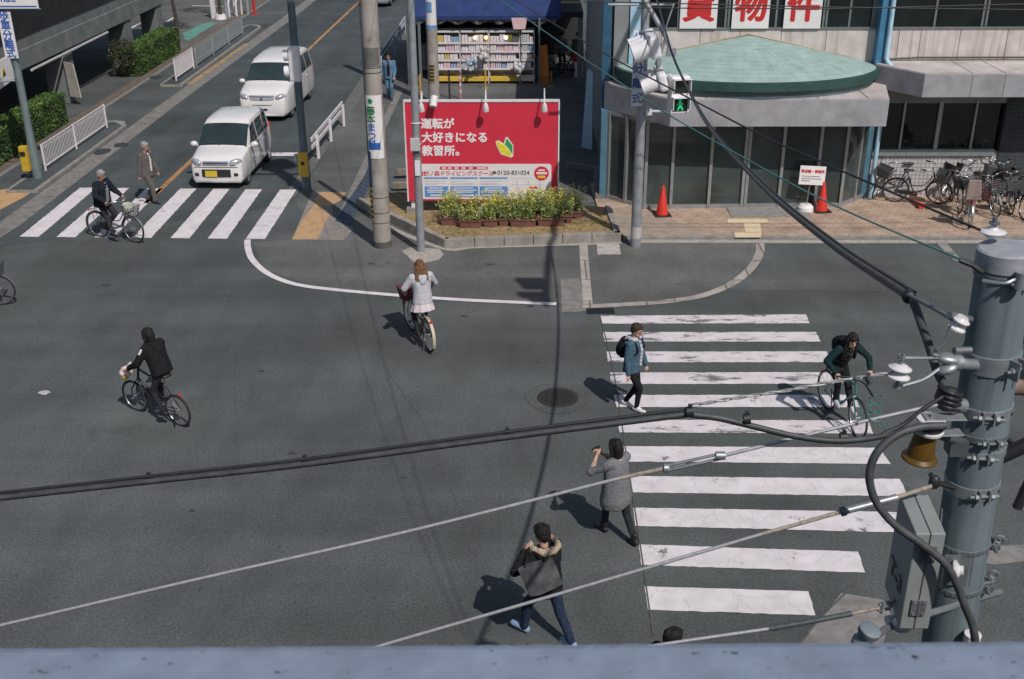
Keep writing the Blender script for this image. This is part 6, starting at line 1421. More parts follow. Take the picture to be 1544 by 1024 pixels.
def bagp(i, j, s):
    u, v_ = i/nx, j/nz; p = TL.lerp(TR, u).lerp(BL.lerp(BR, u), v_); d = s*(.012+.045*sin(pi*u)*(.35+.65*v_)); return p+V((0, d, d*.3))+V((0, .012*sin(u*8+v_*3), .012*sin(v_*7+u*4)))
for s in (-1, 1):
    for i in range(nx):
        for j in range(nz): q.quad(bagp(i, j, s), bagp(i+1, j, s), bagp(i+1, j+1, s), bagp(i, j+1, s))
for i in range(nx): q.quad(bagp(i, nz, -1), bagp(i+1, nz, -1), bagp(i+1, nz, 1), bagp(i, nz, 1))
for j in range(nz):
    for i in (0, nx): q.quad(bagp(i, j, -1), bagp(i, j+1, -1), bagp(i, j+1, 1), bagp(i, j, 1))
q.build('sack', cloth('bag_charcoal', (.075, .078, .082), .35, 8), bag, smooth=60)
q = MB(); hnd = pm['t'].matrix_basis @ (pm['W'][-1]+(pm['W'][-1]-pm['E'][-1]).normalized()*.07)-bo
for s in (-1, 1): q.tube(spline([bagp(2, 0, s), bagp(3, 0, s).lerp(hnd, .6)+V((0, -.02*s, .0)), hnd+V((.01*s, 0, .01)), bagp(7, 0, s).lerp(hnd, .5)+V((0, .01, .02)), bagp(8, 0, s)], 5), .010, 6)
q.build('strap', C_black, bag, smooth=50)
# head at the bottom edge
g = G(1012, 962, 1.60)
human('black haired person in dark clothes half hidden below the ledge', (g.x, g.y, 0), heading(.75, .66), 1.70, feet={-1: (-.05, .09, .05), 1: (.05, -.09, .05)}, look=(.0, 1, -.1), parts=[('trousers', C_char, {}), ('top', C_black, {'puff': 1.12, 'name': 'jacket'}), ('front', C_shirt, {'puff': 1.2, 'w': .03, 'name': 'shirt'}), ('shoes', C_blk, {}), ('hair', H_blk, {'style': 'short'})])
# old man walking on the far crosswalk
g = G(229, 305)
human('grey haired man in a tweed suit walking across the far crosswalk', g, heading(.93, -.36), 1.66, pel=(0, -.01, .52), up=(0, .04, 1), feet={-1: (-.04, -.09, .055), 1: (.04, .10, .05)}, hands={1: (.15, -.04, .47), -1: (-.15, .08, .47)}, look=(-.1, 1, -.15), skin=SKIN2,
      parts=[('trousers', C_tweed, {'wide': 1.1, 'cuff': 1.15}), ('top', C_tweed, {'puff': 1.18, 'hem': .07, 'flare': 1.06, 'name': 'jacket'}), ('front', C_shirt, {'puff': 1.2, 'w': .02, 'name': 'shirt'}), ('shoes', C_blk, {}), ('hair', H_gry, {'style': 'short'})])
# man in denim on the side road pavement
g = G(589, 150)
human('man in a light denim jacket and jeans walking down the pavement behind the thick pole', g, heading(-.05, -1), 1.70, feet={-1: (-.04, .07, .05), 1: (.04, -.07, .05)}, hands={1: (.14, -.03, .46), -1: (-.12, .12, .52)}, look=(.1, 1, -.1), skin=SKIN2, parts=[('trousers', C_jb, {'wide': 1.05}), ('top', C_jb, {'puff': 1.18, 'hem': .06, 'name': 'jacket'}), ('front', C_black, {'puff': 1.2, 'w': .035, 'name': 'shirt'}), ('shoes', C_blk, {}), ('hair', H_blk, {'style': 'short'})])
# two figures in the dim shop entrance
for px, py, lab, m_, hd_ in ((846, 108, 'person in a dim grey top inside the dark shop entrance on the left', cloth('cloth_dim_grey', (.16, .16, .17)), .4), (869, 104, 'person in a dim grey top inside the dark shop entrance on the right', MATS['cloth_dim_grey'] if 'cloth_dim_grey' in MATS else None, -.3)):
    g = G(px, py); human(lab, (g.x, 45.6, 0), heading(hd_, -1), 1.62, parts=[('trousers', C_black, {'vox': .02}), ('top', m_ or MATS['cloth_dim_grey'], {'vox': .02, 'name': 'top'}), ('shoes', C_blk, {'vox': .015}), ('hair', H_blk, {'style': 'short', 'vox': .012})])
# ------------------------------------------------------------------ ridden bicycles and their riders
def rider(label, k, h, pelz=.965, pely=-.28, lean_f=.25, parts=(), look=(0, 1, -.1), skin=SKIN, hands=True, footdown=None, elbow=None, curl=1.0, sy=0.0, hb=(0, 0)):
    H = h; gr = k.grips; f = {1: k.ped[0], -1: k.ped[1]}
    feet = {s: (f[s]+V((0, -.085, .085)))/H for s in (1, -1)}
    if footdown: feet[footdown[0]] = V(footdown[1])/H
    hd_ = {1: gr[1], -1: gr[0]}
    hands_ = {s: (hd_[s]+V((0, -.06, .035)))/H for s in (1, -1)}
    return human(label, k.loc, k.rz, h, pel=V((0, pely, pelz))/H, up=(0, lean_f, 1), sy=sy, hands=hands_, feet=feet, toes={1: (.05, 1, -.1), -1: (-.05, 1, -.25)}, knee={1: (.15, 1, .4), -1: (-.15, 1, .4)}, elbow=elbow or {1: (.8, -.5, -.8), -1: (-.8, -.5, -.8)}, look=look, parts=parts, skin=skin, curl=curl, tilt=k.lean)
# old man
k = bicycle('grey city bicycle with a full front basket ridden by the old man', G(150, 357.5), G(205, 366), mat('bike_grey', (.10, .105, .11), .4, .1, 6, metal=.3), steer=R(-4))
rider('old man with grey hair and a dark jacket riding a city bicycle', k, 1.62, lean_f=.12, parts=[('trousers', C_char, {'wide': 1.08}), ('top', C_navy, {'puff': 1.4, 'hem': .07, 'flare': 1.08, 'name': 'jacket', 'fold': .012}), ('front', C_shirtg, {'puff': 1.38, 'w': .036, 'name': 'shirt'}), ('shoes', C_blk, {}), ('hair', H_gry, {'style': 'short'})], look=(-.05, 1, -.25), skin=SKIN2, footdown=(1, (.16, .05, .13)))
bg_ = thing('carrier_bag', 'pale shopping bag lying in the basket of the old mans bicycle', 'bag', k.t.matrix_basis @ (k.basket+V((0, -.06, .02))), k.rz)
q = MB(); q.ell((0, 0, .03), (.15, .11, .12)); q.ell((.03, -.05, .14), (.10, .07, .06)); q.ell((-.06, .02, .13), (.06, .06, .05)); remeshed(q, 'bag', mat('bag_olive_white', (.36, .37, .30), .6, .35, 12), bg_, .012, 3, .02, 14)
# woman in black, small wheeled bicycle
k = bicycle('black small wheeled bicycle ridden by the woman in a black hooded top', G(272, 642), G(207, 619), M_bikeblk, r=.29, steer=R(3), city=False, basket=None, guard=False, fender=False, bar='flat', rack=False, wb=1.04)
rk = rider('woman in a black hooded top and dark shorts riding away on a small bicycle', k, 1.58, pelz=.97, lean_f=.38, parts=[('trousers', C_leg, {'wide': .88}), ('skirt', cloth('cloth_dark_olive', (.045, .045, .042)), {'len': .15, 'flare': 1.3, 'dir': (0, .7, -1), 'name': 'shorts'}), ('top', C_black, {'hem': .03, 'puff': 1.24, 'name': 'hooded_top'}), ('hood', C_black, {'drop': 1}), ('stripes', C_white, {'side': -1, 'out': (-1, -.2, .5), 'name': 'sleeve_mark'}), ('shoes', C_blk, {}), ('hair', H_blk, {'style': 'bob'})], look=(.05, 1, -.3))
bg_ = thing('flower_bag', 'white and pink bundle hung on the handlebar of the small bicycle', 'bag', k.t.matrix_basis @ V((-.16, k.wb/2-.12, .90)), k.rz)
q = MB(); rngb = random.Random(8)
for i in range(7): q.ell((rngb.uniform(-.07, .07), rngb.uniform(-.04, .08), rngb.uniform(-.1, .1)), (.06, .05, .06))
remeshed(q, 'wrapping', mat('bundle_pink', (.68, .52, .50), .5, .3, 22), bg_, .01, 2, .02, 14); q = MB(); q.ell((-.03, .03, -.15), (.06, .05, .04)); q.build('ribbon', mat('bundle_yellow', (.6, .48, .05), .5), bg_, smooth=60)
# girl in the pale hoodie
k = bicycle('dark city bicycle ridden away by the girl in a pale grey hoodie', G(646, 528), G(621, 498), M_bikeblk, steer=R(6), basket='solid', basket_m=mat('basket_maroon', (.16, .03, .06), .6, .2, 14), fender_m=mat('fender_cream', (.55, .47, .33), .4, .1, 6))
rider('girl with long brown hair in a pale grey hoodie and pink skirt cycling away', k, 1.58, lean_f=.16, pelz=.98, parts=[('trousers', C_leg, {'wide': .85}), ('top', C_hood, {'puff': 1.18, 'hem': .05, 'flare': 1.08, 'hang': 1, 'name': 'hoodie', 'fold': .01}), ('hood', C_hood, {'drop': 1}), ('skirt', C_pink, {'len': .15, 'flare': 1.55}), ('shoes', C_blk, {}), ('hair', H_brn, {'style': 'long', 'len': .15, 'back': .055})], look=(.1, 1, -.3), elbow={1: (1, -.6, -.5), -1: (-1, -.6, -.4)})
# cyclist on the teal bicycle
k = bicycle('teal road bicycle ridden over the crosswalk by the long haired cyclist', G(1247, 617), G(1287, 656), mat('bike_teal', (.02, .16, .16), .35, .1, 6, coat=.4), r=.345, steer=R(-5), city=False, basket=None, guard=False, fender=False, bar='flat', rack=False, wb=1.04)
rider('cyclist with long dark hair and teal sleeves leaning over a teal bicycle', k, 1.62, pelz=1.0, pely=-.34, lean_f=.85, look=(.15, 1, -.25), parts=[('trousers', C_black, {}), ('top', C_green, {'puff': 1.08, 'hem': .05, 'name': 'jacket'}), ('scarf', cloth('scarf_brown', (.040, .032, .030)), {}), ('front', MATS['scarf_brown'], {'puff': 1.1, 'w': .05, 'name': 'vest'}), ('pack', C_black, {'name': 'backpack'}), ('shoes', C_hood, {}), ('hair', H_blk, {'style': 'long', 'len': .17})], footdown=(-1, (-.17, .12, .09)), elbow={1: (.9, -.3, -.4), -1: (-.9, -.3, -.4)})
# bicycle entering at the left edge
k = bicycle('black bicycle entering at the left edge of the crossing', G(-66, 462), G(-7, 460), M_bikeblk, basket='wire')
rider('rider in dark clothes on the bicycle entering at the left edge', k, 1.65, lean_f=.15, parts=[('trousers', C_char, {}), ('top', C_black, {'puff': 1.12, 'name': 'jacket'}), ('shoes', C_blk, {}), ('hair', H_blk, {'style': 'short'})])
# ------------------------------------------------------------------ parked bicycles
grp = 'bicycles parked against the tiled wall'
Z_ = .058
def pk_(rx, ry, fx, fy): return G(rx, ry, Z_), G(fx, fy, Z_)
a, b = pk_(1388, 291, 1304, 301); bicycle('leftmost black parked bicycle with its front wheel turned by the drainpipe', a, b, M_bikeblk, steer=R(35), lean=R(-5), basket='solid', fender_m=M_bikeblk, group=grp)
a, b = pk_(1343, 304, 1417, 308); bicycle('black parked city bicycle standing sideways, second from the left', a, b, M_bikeblk, steer=R(-18), lean=R(6), basket='solid', fender_m=M_bikeblk, group=grp)
a, b = pk_(1480, 287, 1421, 296); bicycle('light green parked bicycle with a black basket by the tiled wall', a, b, mat('bike_green', (.26, .60, .08), .4, .1, 6), steer=R(12), lean=R(-5), basket='solid', basket_m=M_baskblk, group=grp)
f = G(1446, 321, Z_); bicycle('parked bicycle with a large black front basket facing the street', f+V((.15, 1.07, 0)), f, M_bikeblk, basket='solid', basket_m=M_baskblk, fender_m=M_bikeblk, lean=R(4), group=grp)
f = G(1462, 343, Z_); bicycle('parked bicycle with a beige child seat turned to the street', f, f+V((.28, 1.05, 0)), M_steel, basket='wire', child=mat('child_seat_beige', (.36, .27, .24), .6, .12, 8), lean=R(-4), group=grp)
f = G(1499, 327, Z_); bicycle('red framed parked bicycle facing the street', f+V((-.25, 1.06, 0)), f, mat('bike_red', (.52, .02, .04), .4, .08, 6), basket='wire', steer=R(-10), lean=R(5), group=grp)
f = G(1522, 323, Z_); bicycle('dark blue parked bicycle second from the right photo edge', f+V((.1, 1.08, 0)), f, mat('bike_navy', (.02, .03, .07), .4), fender_m=M_bikeblk, basket='solid', lean=R(4), group=grp)
f = G(1542, 331, Z_); bicycle('black parked bicycle cut by the right photo edge', f+V((.12, 1.08, 0)), f, M_bikeblk, fender_m=M_bikeblk, basket='wire', lean=R(-4), steer=R(10), group=grp)
f = G(1480, 300, Z_); bicycle('dark parked bicycle squeezed in behind the child seat bicycle', f+V((.2, 1.0, 0)), f, M_bikeblk, basket='solid', fender_m=M_bikeblk, lean=R(-5), steer=R(14), group=grp)
f = G(1512, 306, Z_); bicycle('dark parked bicycle squeezed in behind the red framed bicycle', f+V((-.1, 1.0, 0)), f, M_bikeblk, basket='solid', basket_m=M_baskblk, fender_m=M_bikeblk, lean=R(4), group=grp)
a = G(828, 116); bicycle('dim bicycle standing left in front of the dark shop entrance', a, a+V((1.0, .35, 0)), M_bikeblk, basket='wire', group='bicycles before the shop entrance')
a = G(850, 117); bicycle('dim bicycle standing right in front of the dark shop entrance', a, a+V((1.05, .2, 0)), M_bikeblk, basket='solid', basket_m=M_baskblk, group='bicycles before the shop entrance')
# ------------------------------------------------------------------ foreground utility pole with its fittings
M_fp = streakmat('galvanised_pole', (.125, .162, .178), (.06, .078, .087), .6, 16)
M_galv = mat('galvanised', (.34, .365, .38), .45, .2, 18, metal=.55, dirt=(.2, .2, .2), dscale=9, damt=.6); M_galv_d = mat('galvanised_dark', (.20, .22, .235), .5, .2, 15, metal=.5)
M_porc = mat('porcelain', (.70, .68, .68), .18, .06, 6, coat=.5, dirt=(.5, .47, .45), dscale=9, damt=.5); M_cable = mat('cable_black', (.022, .025, .027), .5, .25, 20); M_cable2 = mat('cable_weathered', (.055, .060, .064), .55, .3, 14, bump=.1)
M_wire = mat('wire_grey', (.42, .42, .43), .5, .15, 30, metal=.3); M_rust = mat('wire_rust', (.33, .275, .225), .8, .3, 40); M_tealw = mat('wire_teal', (.06, .19, .18), .5, .1, 10); M_amber = mat('amber_cover', (.105, .056, .008), .4, .2, 8, spec=.5)
PB, PT = V((2.78, 5.6, 0)), V((2.525, 5.6, 7.03)); pr = .147
fp = thing('utility_pole', 'large grey steel utility pole close by on the right with clamps and insulators', 'pole', PB)
def F(px, py, Y=5.6): return PY(px, py, Y)-PB
dirp = (PT-PB).normalized()
def onaxis(py):      # axis point whose front face appears at photo row py
    best = None
    for k in range(0, 141):
        z = 7.1*k/140; p = PB+dirp*(z/dirp.z) ; q = p+V((0, -pr, 0)); v = q-CAMP; yy = PH/2-FPX*v.dot(_U)/v.dot(_F)
        if best is None or abs(yy-py) < best[0]: best = (abs(yy-py), p-PB)
    return best[1]
MB().lathe([(.001, 0), (pr+.012, 0), (pr, (PT-PB).length-.02), (pr-.006, (PT-PB).length), (.001, (PT-PB).length+.004)], (0, 0, 0), dirp, 40).build('shaft', M_fp, fp, smooth=40)
mb = MB(); L_ = (PT-PB).length; mb.lathe([(pr+.002, L_-.10), (pr+.008, L_-.098), (pr+.008, L_-.004), (pr-.004, L_+.006), (.001, L_+.009)], (0, 0, 0), dirp, 40); mb.build('cap', mat('cap_paint', (.30, .31, .34), .6, .15, 20), fp, smooth=35)
def bandat(py, hgt, ears=(), t=.009, m_=None, name='band', chain=False):
    c = onaxis(py); mb = MB(); e1, e2, _ = basis(dirp)
    mb.lathe([(pr+.001, -hgt/2), (pr+t, -hgt/2+.003), (pr+t, hgt/2-.003), (pr+.001, hgt/2)], c, dirp, 36)
    for deg, ln in ears:
        a = R(deg); d = V((cos(a), sin(a), 0)); tt = V((-sin(a), cos(a), 0)); o = c+d*(pr+ln/2)
        for s in (-1, 1): mb.box(o+tt*s*.030, (.012, ln, hgt*.95), M=Matrix((tt, d, V((0, 0, 1)))).transposed())
        mb.cyl(o+tt*-.085, o+tt*.085, .0095, n=8)
        for s in (-1, 1): mb.cyl(o+tt*s*.038, o+tt*s*.056, .019, n=6)
    if chain:
        for k in range(16):
            a = R(-175+170*k/15); d = V((cos(a), sin(a), 0)); mb.cyl(c+d*(pr+t)+V((0, 0, 0)), c+d*(pr+t+.004), .006, n=8)
    return mb.build(name, m_ or M_galv, fp, smooth=35)
bandat(424, .035, ((-75, .05),), m_=M_galv_d); bandat(552, .115, ((-62, .07),)); bandat(627, .075, ((-100, .03),)); bandat(668, .04, ((-88, .05),), m_=M_galv_d); bandat(692, .05, ((-100, .04),)); bandat(748, .08, ((-85, .03),))
bandat(838, .035, ((-15, .06),), chain=True, m_=M_galv_d); bandat(902, .04, ((-15, .06),), chain=True, m_=M_galv_d)
# bolt holes on the wide strap, side hooks
for py in (632, 750):
    c = onaxis(py); mb = MB()
    for a in (R(-72), R(-40)): d = V((cos(a), sin(a), 0)); mb.cyl(c+d*(pr+.0085), c+d*(pr+.011), .012, n=12)
    mb.build('bolt_hole', M_black, fp)
for py in (832, 886):
    c = onaxis(py)+V((pr+.03, -.04, 0)); mb = MB(); mb.torus(c+V((.02, 0, .03)), (.2, 1, .2), .026, .009, 20, 6); mb.tube([c+V((-.03, 0, -.04)), c+V((.02, -.01, -.02)), c+V((.02, 0, .005))], .010, 6); mb.build('hook', M_galv, fp, smooth=50)
c = onaxis(424)+V((-.02, -pr-.02, 0)); mb = MB(); mb.tube(spline([c+V((-.14, .04, .0)), c+V((-.06, -.03, .012)), c+V((.0, -.02, .03)), c+V((.05, 0, .02))], 4), .010, 6); mb.cyl(c+V((.03, -.02, -.02)), c+V((.03, -.02, .07)), .03, n=14); mb.cyl(c+V((.08, -.02, .03)), c+V((.30, .05, .05)), .008, n=6); mb.build('hook', M_galv, fp, smooth=50)
# insulators
def spool(c, axis, r, nm='insulator', k=2, sp=.03):
    mb = MB(); prof = []
    for i in range(k):
        z = (i-(k-1)/2)*sp*1.6; prof += [(.022, z-.02), (r*.6, z-.018), (r, z-.006), (r, z), (r*.72, z+.010), (.03, z+.02)]
    mb.lathe([(.001, prof[0][1])]+prof+[(.001, prof[-1][1])], c, axis, 24); return mb.build(nm, M_porc, fp, smooth=40)
a, b, c0 = F(1355, 552, 5.35), F(1357, 569, 5.35), F(1470, 548, 5.5); cc = (a+b)/2
spool(cc, (.1, .05, 1), .062)
mb = MB()
mb.tube(spline([a+V((0, 0, .05)), F(1385, 540, 5.38), F(1412, 540, 5.42)], 4), .009, 6); mb.tube(spline([b+V((.02, 0, -.05)), F(1392, 572, 5.38), F(1416, 556, 5.42)], 4), .009, 6)
mb.cyl(cc+V((0, 0, -.10)), cc+V((0, 0, .10)), .010, n=8); mb.cyl(cc+V((.0, 0, .075)), cc+V((0, 0, .10)), .02, n=6); mb.cyl(cc+V((.0, 0, -.10)), cc+V((0, 0, -.075)), .02, n=6)
mb.build('strap', M_galv, fp, smooth=50)
mb = MB(); mb.ell(F(1430, 541, 5.44), (.075, .05, .03), Matrix.Rotation(R(8), 3, 'Y')); mb.ell(F(1428, 556, 5.42), (.06, .045, .03), Matrix.Rotation(R(-25), 3, 'Y')); mb.cyl(F(1440, 547, 5.45), F(1475, 551, 5.52), .032, n=12); mb.cyl(F(1436, 546, 5.44), F(1447, 547, 5.45), .045, n=12); mb.build('clevis', M_galv, fp, smooth=50)
a = F(1446, 488, 5.45); spool(a, (.35, -.1, 1), .05); mb = MB(); mb.cyl(a+V((-.06, 0, .05)), a+V((.1, .1, -.02)), .02, n=8); mb.tube([a+V((-.05, -.02, 0)), a+V((-.07, -.02, -.10)), a+V((-.11, -.03, -.14))], .007, 5)
mb.tube([a+V((-.11+.015*cos(q*1.3), -.03+.02*sin(q*1.3), -.15-.004*q)) for q in range(16)], .005, 5); mb.cyl(a+V((.0, 0, -.16)), a+V((.10, .03, -.17)), .02, n=8); mb.build('clevis', M_galv_d, fp, smooth=50)
a = F(1497, 350, 5.68); mb = MB(); mb.lathe([(.001, -.03), (.03, -.03), (.045, -.015), (.066, -.003), (.07, .004), (.064, .010), (.03, .018), (.022, .03), (.001, .03)], a, n=28); mb.build('insulator', M_porc, fp, smooth=40)
mb = MB(); mb.cyl(a+V((0, 0, .04)), a+V((0, 0, .085)), .014, n=8); mb.lathe([(.001, .045), (.028, .045), (.028, .055), (.001, .055)], a, n=12); mb.cyl(a+V((0, 0, -.5)), a+V((0, 0, -.06)), .022, n=10); mb.build('pin', M_galv_d, fp)
# spool bracket with the cable loop and the amber cover
a = F(1408, 641, 5.35); mb = MB(); mb.slab([a+V((-.06, -.04, .045)), a+V((.17, -.02, .035)), a+V((.17, .06, .035)), a+V((-.06, .05, .045))], (0, 0, .008)); mb.slab([a+V((-.0, -.04, -.055)), a+V((.17, -.02, -.06)), a+V((.17, .06, -.06)), a+V((-.0, .05, -.055))], (0, 0, .008)); mb.cyl(a+V((-.02, 0, -.07)), a+V((-.02, 0, .07)), .012, n=8); mb.build('bracket', M_galv, fp, bevel=.004)
mb = MB(); mb.lathe([(.001, -.05), (.075, -.045), (.078, -.03), (.04, -.015), (.04, .015), (.078, .03), (.075, .042), (.001, .045)], a+V((-.02, 0, 0)), n=28); mb.build('insulator', M_porc, fp, smooth=40)
a = F(1391, 672, 5.38); mb = MB(); mb.lathe([(.001, .08), (.056, .08), (.060, .068), (.076, -.06), (.097, -.076), (.099, -.085), (.09, -.088), (.068, -.07), (.001, -.02)], a, (.06, -.05, 1), 32); mb.build('amber_cover', M_amber, fp, smooth=40)
mb = MB(); mb.cyl(a+V((.04, .02, .08)), F(1452, 668, 5.5), .028, n=10); mb.box(F(1442, 672, 5.5), (.1, .1, .09)); mb.build('bracket', mat('bracket_dark', (.07, .08, .085), .6, .2, 10), fp)
# tape wrapped joint, clamps
a = F(1428, 601, 5.42); mb = MB(); mb.ell(a, (.07, .06, .075)); 
for q in range(4): mb.torus(a+V((.01, 0, -.04+.03*q)), (.3, .1, 1), .06, .014, 18, 6)
mb.build('taped_joint', M_cable, fp, smooth=60); mb = MB(); mb.cyl(F(1427, 607, 5.42), F(1452, 612, 5.46), .042, n=12); mb.ell(F(1437, 612, 5.40), (.045, .04, .045)); mb.build('clamp', M_galv, fp, smooth=50)
mb = MB(); mb.ell(F(1409, 727, 5.45), (.035, .03, .045)); mb.tube([F(1403, 715, 5.45), F(1412, 728, 5.45), F(1440, 735, 5.5)], .016, 6); mb.build('clamp', M_cable, fp, smooth=50)
a = F(1442, 860, 5.42); mb = MB(); mb.lathe([(.001, -.03), (.03, -.03), (.06, -.015), (.062, .0), (.03, .02), (.03, .04), (.001, .04)], a, (.9, -.3, .15), 24); mb.build('insulator', M_porc, fp, smooth=40); mb = MB(); mb.slab([F(1425, 838, 5.45), F(1470, 838, 5.45), F(1462, 885, 5.45), F(1428, 882, 5.45)], (0, .01, 0)); mb.build('bracket', M_galv_d, fp)
a = F(1466, 962, 5.4); mb = MB(); mb.lathe([(.001, -.04), (.05, -.04), (.05, .03), (.001, .04)], a, n=16); mb.build('insulator', M_porc, fp, smooth=40)
# parts on the far side of the pole: rusty transformer arm, dark cables
mb = MB(); mb.cyl(F(1500, 580, 5.75), F(1620, 584, 5.9), .058, n=18); mb.build('rusty_arm', mat('rust_metal', (.20, .14, .11), .75, .4, 6, dirt=(.32, .30, .29), dscale=5, damt=.9), fp, smooth=40)
mb = MB(); mb.slab([F(1505, 556, 5.72), F(1620, 556, 5.72), F(1620, 563, 5.72), F(1505, 563, 5.72)], (0, .12, 0)); mb.build('arm_plate', M_porc, fp)
# cabinet
cb = thing('equipment_cabinet', 'grey steel cabinet lettered T-3 strapped to the near pole', 'cabinet', PY(1404, 949, 5.10))
o_ = cb.location.copy(); A = PY(1381, 805, 5.10)-o_; B_ = PY(1427, 805, 5.10)-o_; A.y = B_.y = 0; hz = (A.z+B_.z)/2; A.z = B_.z = hz
dv = V((.03, .40, 0)); mb = MB(); q0, q1 = V((A.x, 0, 0)), V((B_.x, 0, 0)); mb.slab([q0, q1, q1+dv, q0+dv], (0, 0, hz))
M_cab = mat('cabinet_grey', (.28, .305, .30), .5, .1, 4, metal=.1, dirt=(.2, .21, .205), dscale=3, damt=.5)
mb.build('case', M_cab, cb, bevel=.008)
mb = MB(); xm = (A.x+B_.x)/2; mb.bx(xm-.0025, xm+.0025, -.004, -.001, .0, hz); mb.slab([V((xm-.0025, 0, hz+.001)), V((xm+.0025, 0, hz+.001)), V((xm+.0025, 0, hz+.001))+dv, V((xm-.0025, 0, hz+.001))+dv], (0, 0, .003)); mb.build('seam', mat('seam_dark', (.05, .055, .055), .7), cb)
for zf in (.24, .80):
    mb = MB(); z = hz*zf; mb.bx(xm-.042, xm-.006, -.012, -.003, z-.055, z+.055); mb.bx(xm+.006, xm+.042, -.012, -.003, z-.055, z+.055); mb.cyl((xm, -.01, z-.055), (xm, -.01, z+.055), .008, n=8)
    hg = mb.build('hinge', M_galv_d, cb, bevel=.002); mb = MB()
    for dx in (-.026, .026):
        for dz in (-.04, .04): mb.cyl((xm+dx, -.0125, z+dz), (xm+dx, -.017, z+dz), .008, n=8)
    mb.build('screw', M_galv, hg)
dn = dv.normalized(); side_n = V((-dn.y, dn.x, 0))
ob = text('T-3', .15, M_gray, cb, q0+dv*.52+side_n*.004+V((0, 0, hz*.33)), xd=-dn, up=(0, 0, 1), align='CENTER', bold=.002, sx=1.25)
mb = MB(); mb.slab([q1+V((.0, .05, hz*.75)), V((q1.x+.14, .42, hz*.75)), V((q1.x+.14, .42, hz*.82)), q1+V((.0, .05, hz*.82))], (0, .02, 0)); mb.slab([q1+V((.0, .05, hz*.2)), V((q1.x+.14, .42, hz*.2)), V((q1.x+.14, .42, hz*.27)), q1+V((.0, .05, hz*.27))], (0, .02, 0)); mb.build('bracket', M_galv_d, cb)
mb = MB(); mb.ell((xm-.03, .1, -.05), (.06, .05, .05)); mb.cyl((xm-.1, .15, -.06), (xm+.08, .2, -.06), .03, n=10); mb.build('cable_gland', M_porc, cb, smooth=50)
# small grey drum under the ladder wire near the ledge
dm = thing('drum_insulator', 'pale blue grey drum shaped fitting below the cabinet near the ledge', 'fitting', PY(1307, 958, 5.0)); mb = MB(); mb.lathe([(.001, -.09), (.058, -.09), (.062, -.05), (.05, -.03), (.05, .0), (.062, .02), (.062, .05), (.045, .06), (.001, .062)], (0, 0, 0), (.25, -.15, 1), 26); mb.build('drum', mat('drum_blue', (.17, .21, .24), .5, .1, 8), dm, smooth=35)
mb = MB(); mb.tube([(.05, .02, -.02), (.25, .25, -.12), (1.0, .6, -.15)], .022, 8); mb.build('arm', M_galv_d, dm)
# ------------------------------------------------------------------ wires and cables
def W(px, Y0, Y1, n=8):
    q_ = [px[0]]                                     # long spans are cut up so the curve stays even
    for a, b in zip(px[:-1], px[1:]):
        k = int(sqrt((b[0]-a[0])**2+(b[1]-a[1])**2)//260)
        if a[0] < -200: q_ += [(a[0]+(b[0]-a[0])*i/(k+1), a[1]+(b[1]-a[1])*i/(k+1)) for i in range(1, k+1)]
        q_.append(b)
    px = q_
    pts = [V((x, y, 0)) for x, y in px]; L = [0]
    for a, b in zip(pts[:-1], pts[1:]): L.append(L[-1]+(b-a).length)
    out = []
    for (x, y), l in zip(px, L):
        f = l/L[-1]; out.append(PY(x, y, 1/(1/Y0+(1/Y1-1/Y0)*f)))
    return spline(out, n)
def wire(name, label, pts, r, m_, cat='cable', n=8, group=None):
    return tag(MB().tube(pts, r, n).build(name, m_, smooth=60), label, cat, group)
# W1 bundle coming from the left
p1 = [(-2500, 1020), (-900, 846), (-60, 753.5), (225, 722), (460, 696), (765, 655), (1040, 620)]; s1 = W(p1, 5.55, 5.35)
t = thing('cable_bundle', 'thick black cable bundle crossing the whole picture from the left edge to the pole', 'cable', s1[0]); o_ = V(s1[0])
mb = MB(); mb.tube([p-o_+V((0, 0, .016)) for p in s1], .011, 8); mb.build('messenger_wire', M_cable, t, smooth=60)
p2 = [(1040, 622), (1085, 628), (1140, 641), (1200, 655), (1265, 662), (1330, 655), (1385, 640), (1408, 641)]
s2 = W(p2, 5.35, 5.30); full = [p-V((0, 0, .006)) for p in s1]+s2[1:]
for k, (dx, dz, r) in enumerate(((0.012, -.004, .0165), (-.010, -.020, .015))):
    MB().tube([p-o_+V((0, -.012+.02*k, dz)) for p in full], r, 8).build('cable', M_cable2 if k == 0 else M_cable, t, smooth=60)
for (x, y) in ((225, 723), (460, 697), (765, 656), (1040, 621), (1126, 632), (1272, 660)):
    c = PY(x, y, 5.42 if x < 900 else 5.33)-o_; mb = MB(); mb.cyl(c+V((-.018, 0, .0)), c+V((.018, 0, .004)), .029, n=12); mb.box(c+V((0, 0, .036)), (.02, .02, .018)); mb.build('clamp', M_cable, t, smooth=40)
# loop round the spool and down past the cabinet
sp_c = PY(1408, 641, 5.35); mb = MB(); lp = [sp_c+V((-.02+.062*cos(a), .062*sin(a), -.0)) for a in [R(-150+12*k) for k in range(24)]]
MB().tube([p-o_ for p in lp], .02, 8).build('cable', M_cable, t, smooth=60)
wire('drop_cable', 'thick black cable looping down from the spool past the lettered cabinet', W([(1424, 642), (1388, 644), (1352, 656), (1322, 683), (1311, 718), (1321, 757), (1350, 792), (1392, 822), (1425, 850), (1442, 880), (1455, 915), (1468, 950), (1474, 1010)], 5.28, 4.9), .0225, M_cable2)
wire('thin_cable', 'thin black cable rising from the loop to the taped joint', W([(1330, 655), (1362, 640), (1390, 618), (1422, 598)], 5.3, 5.38), .011, M_cable)
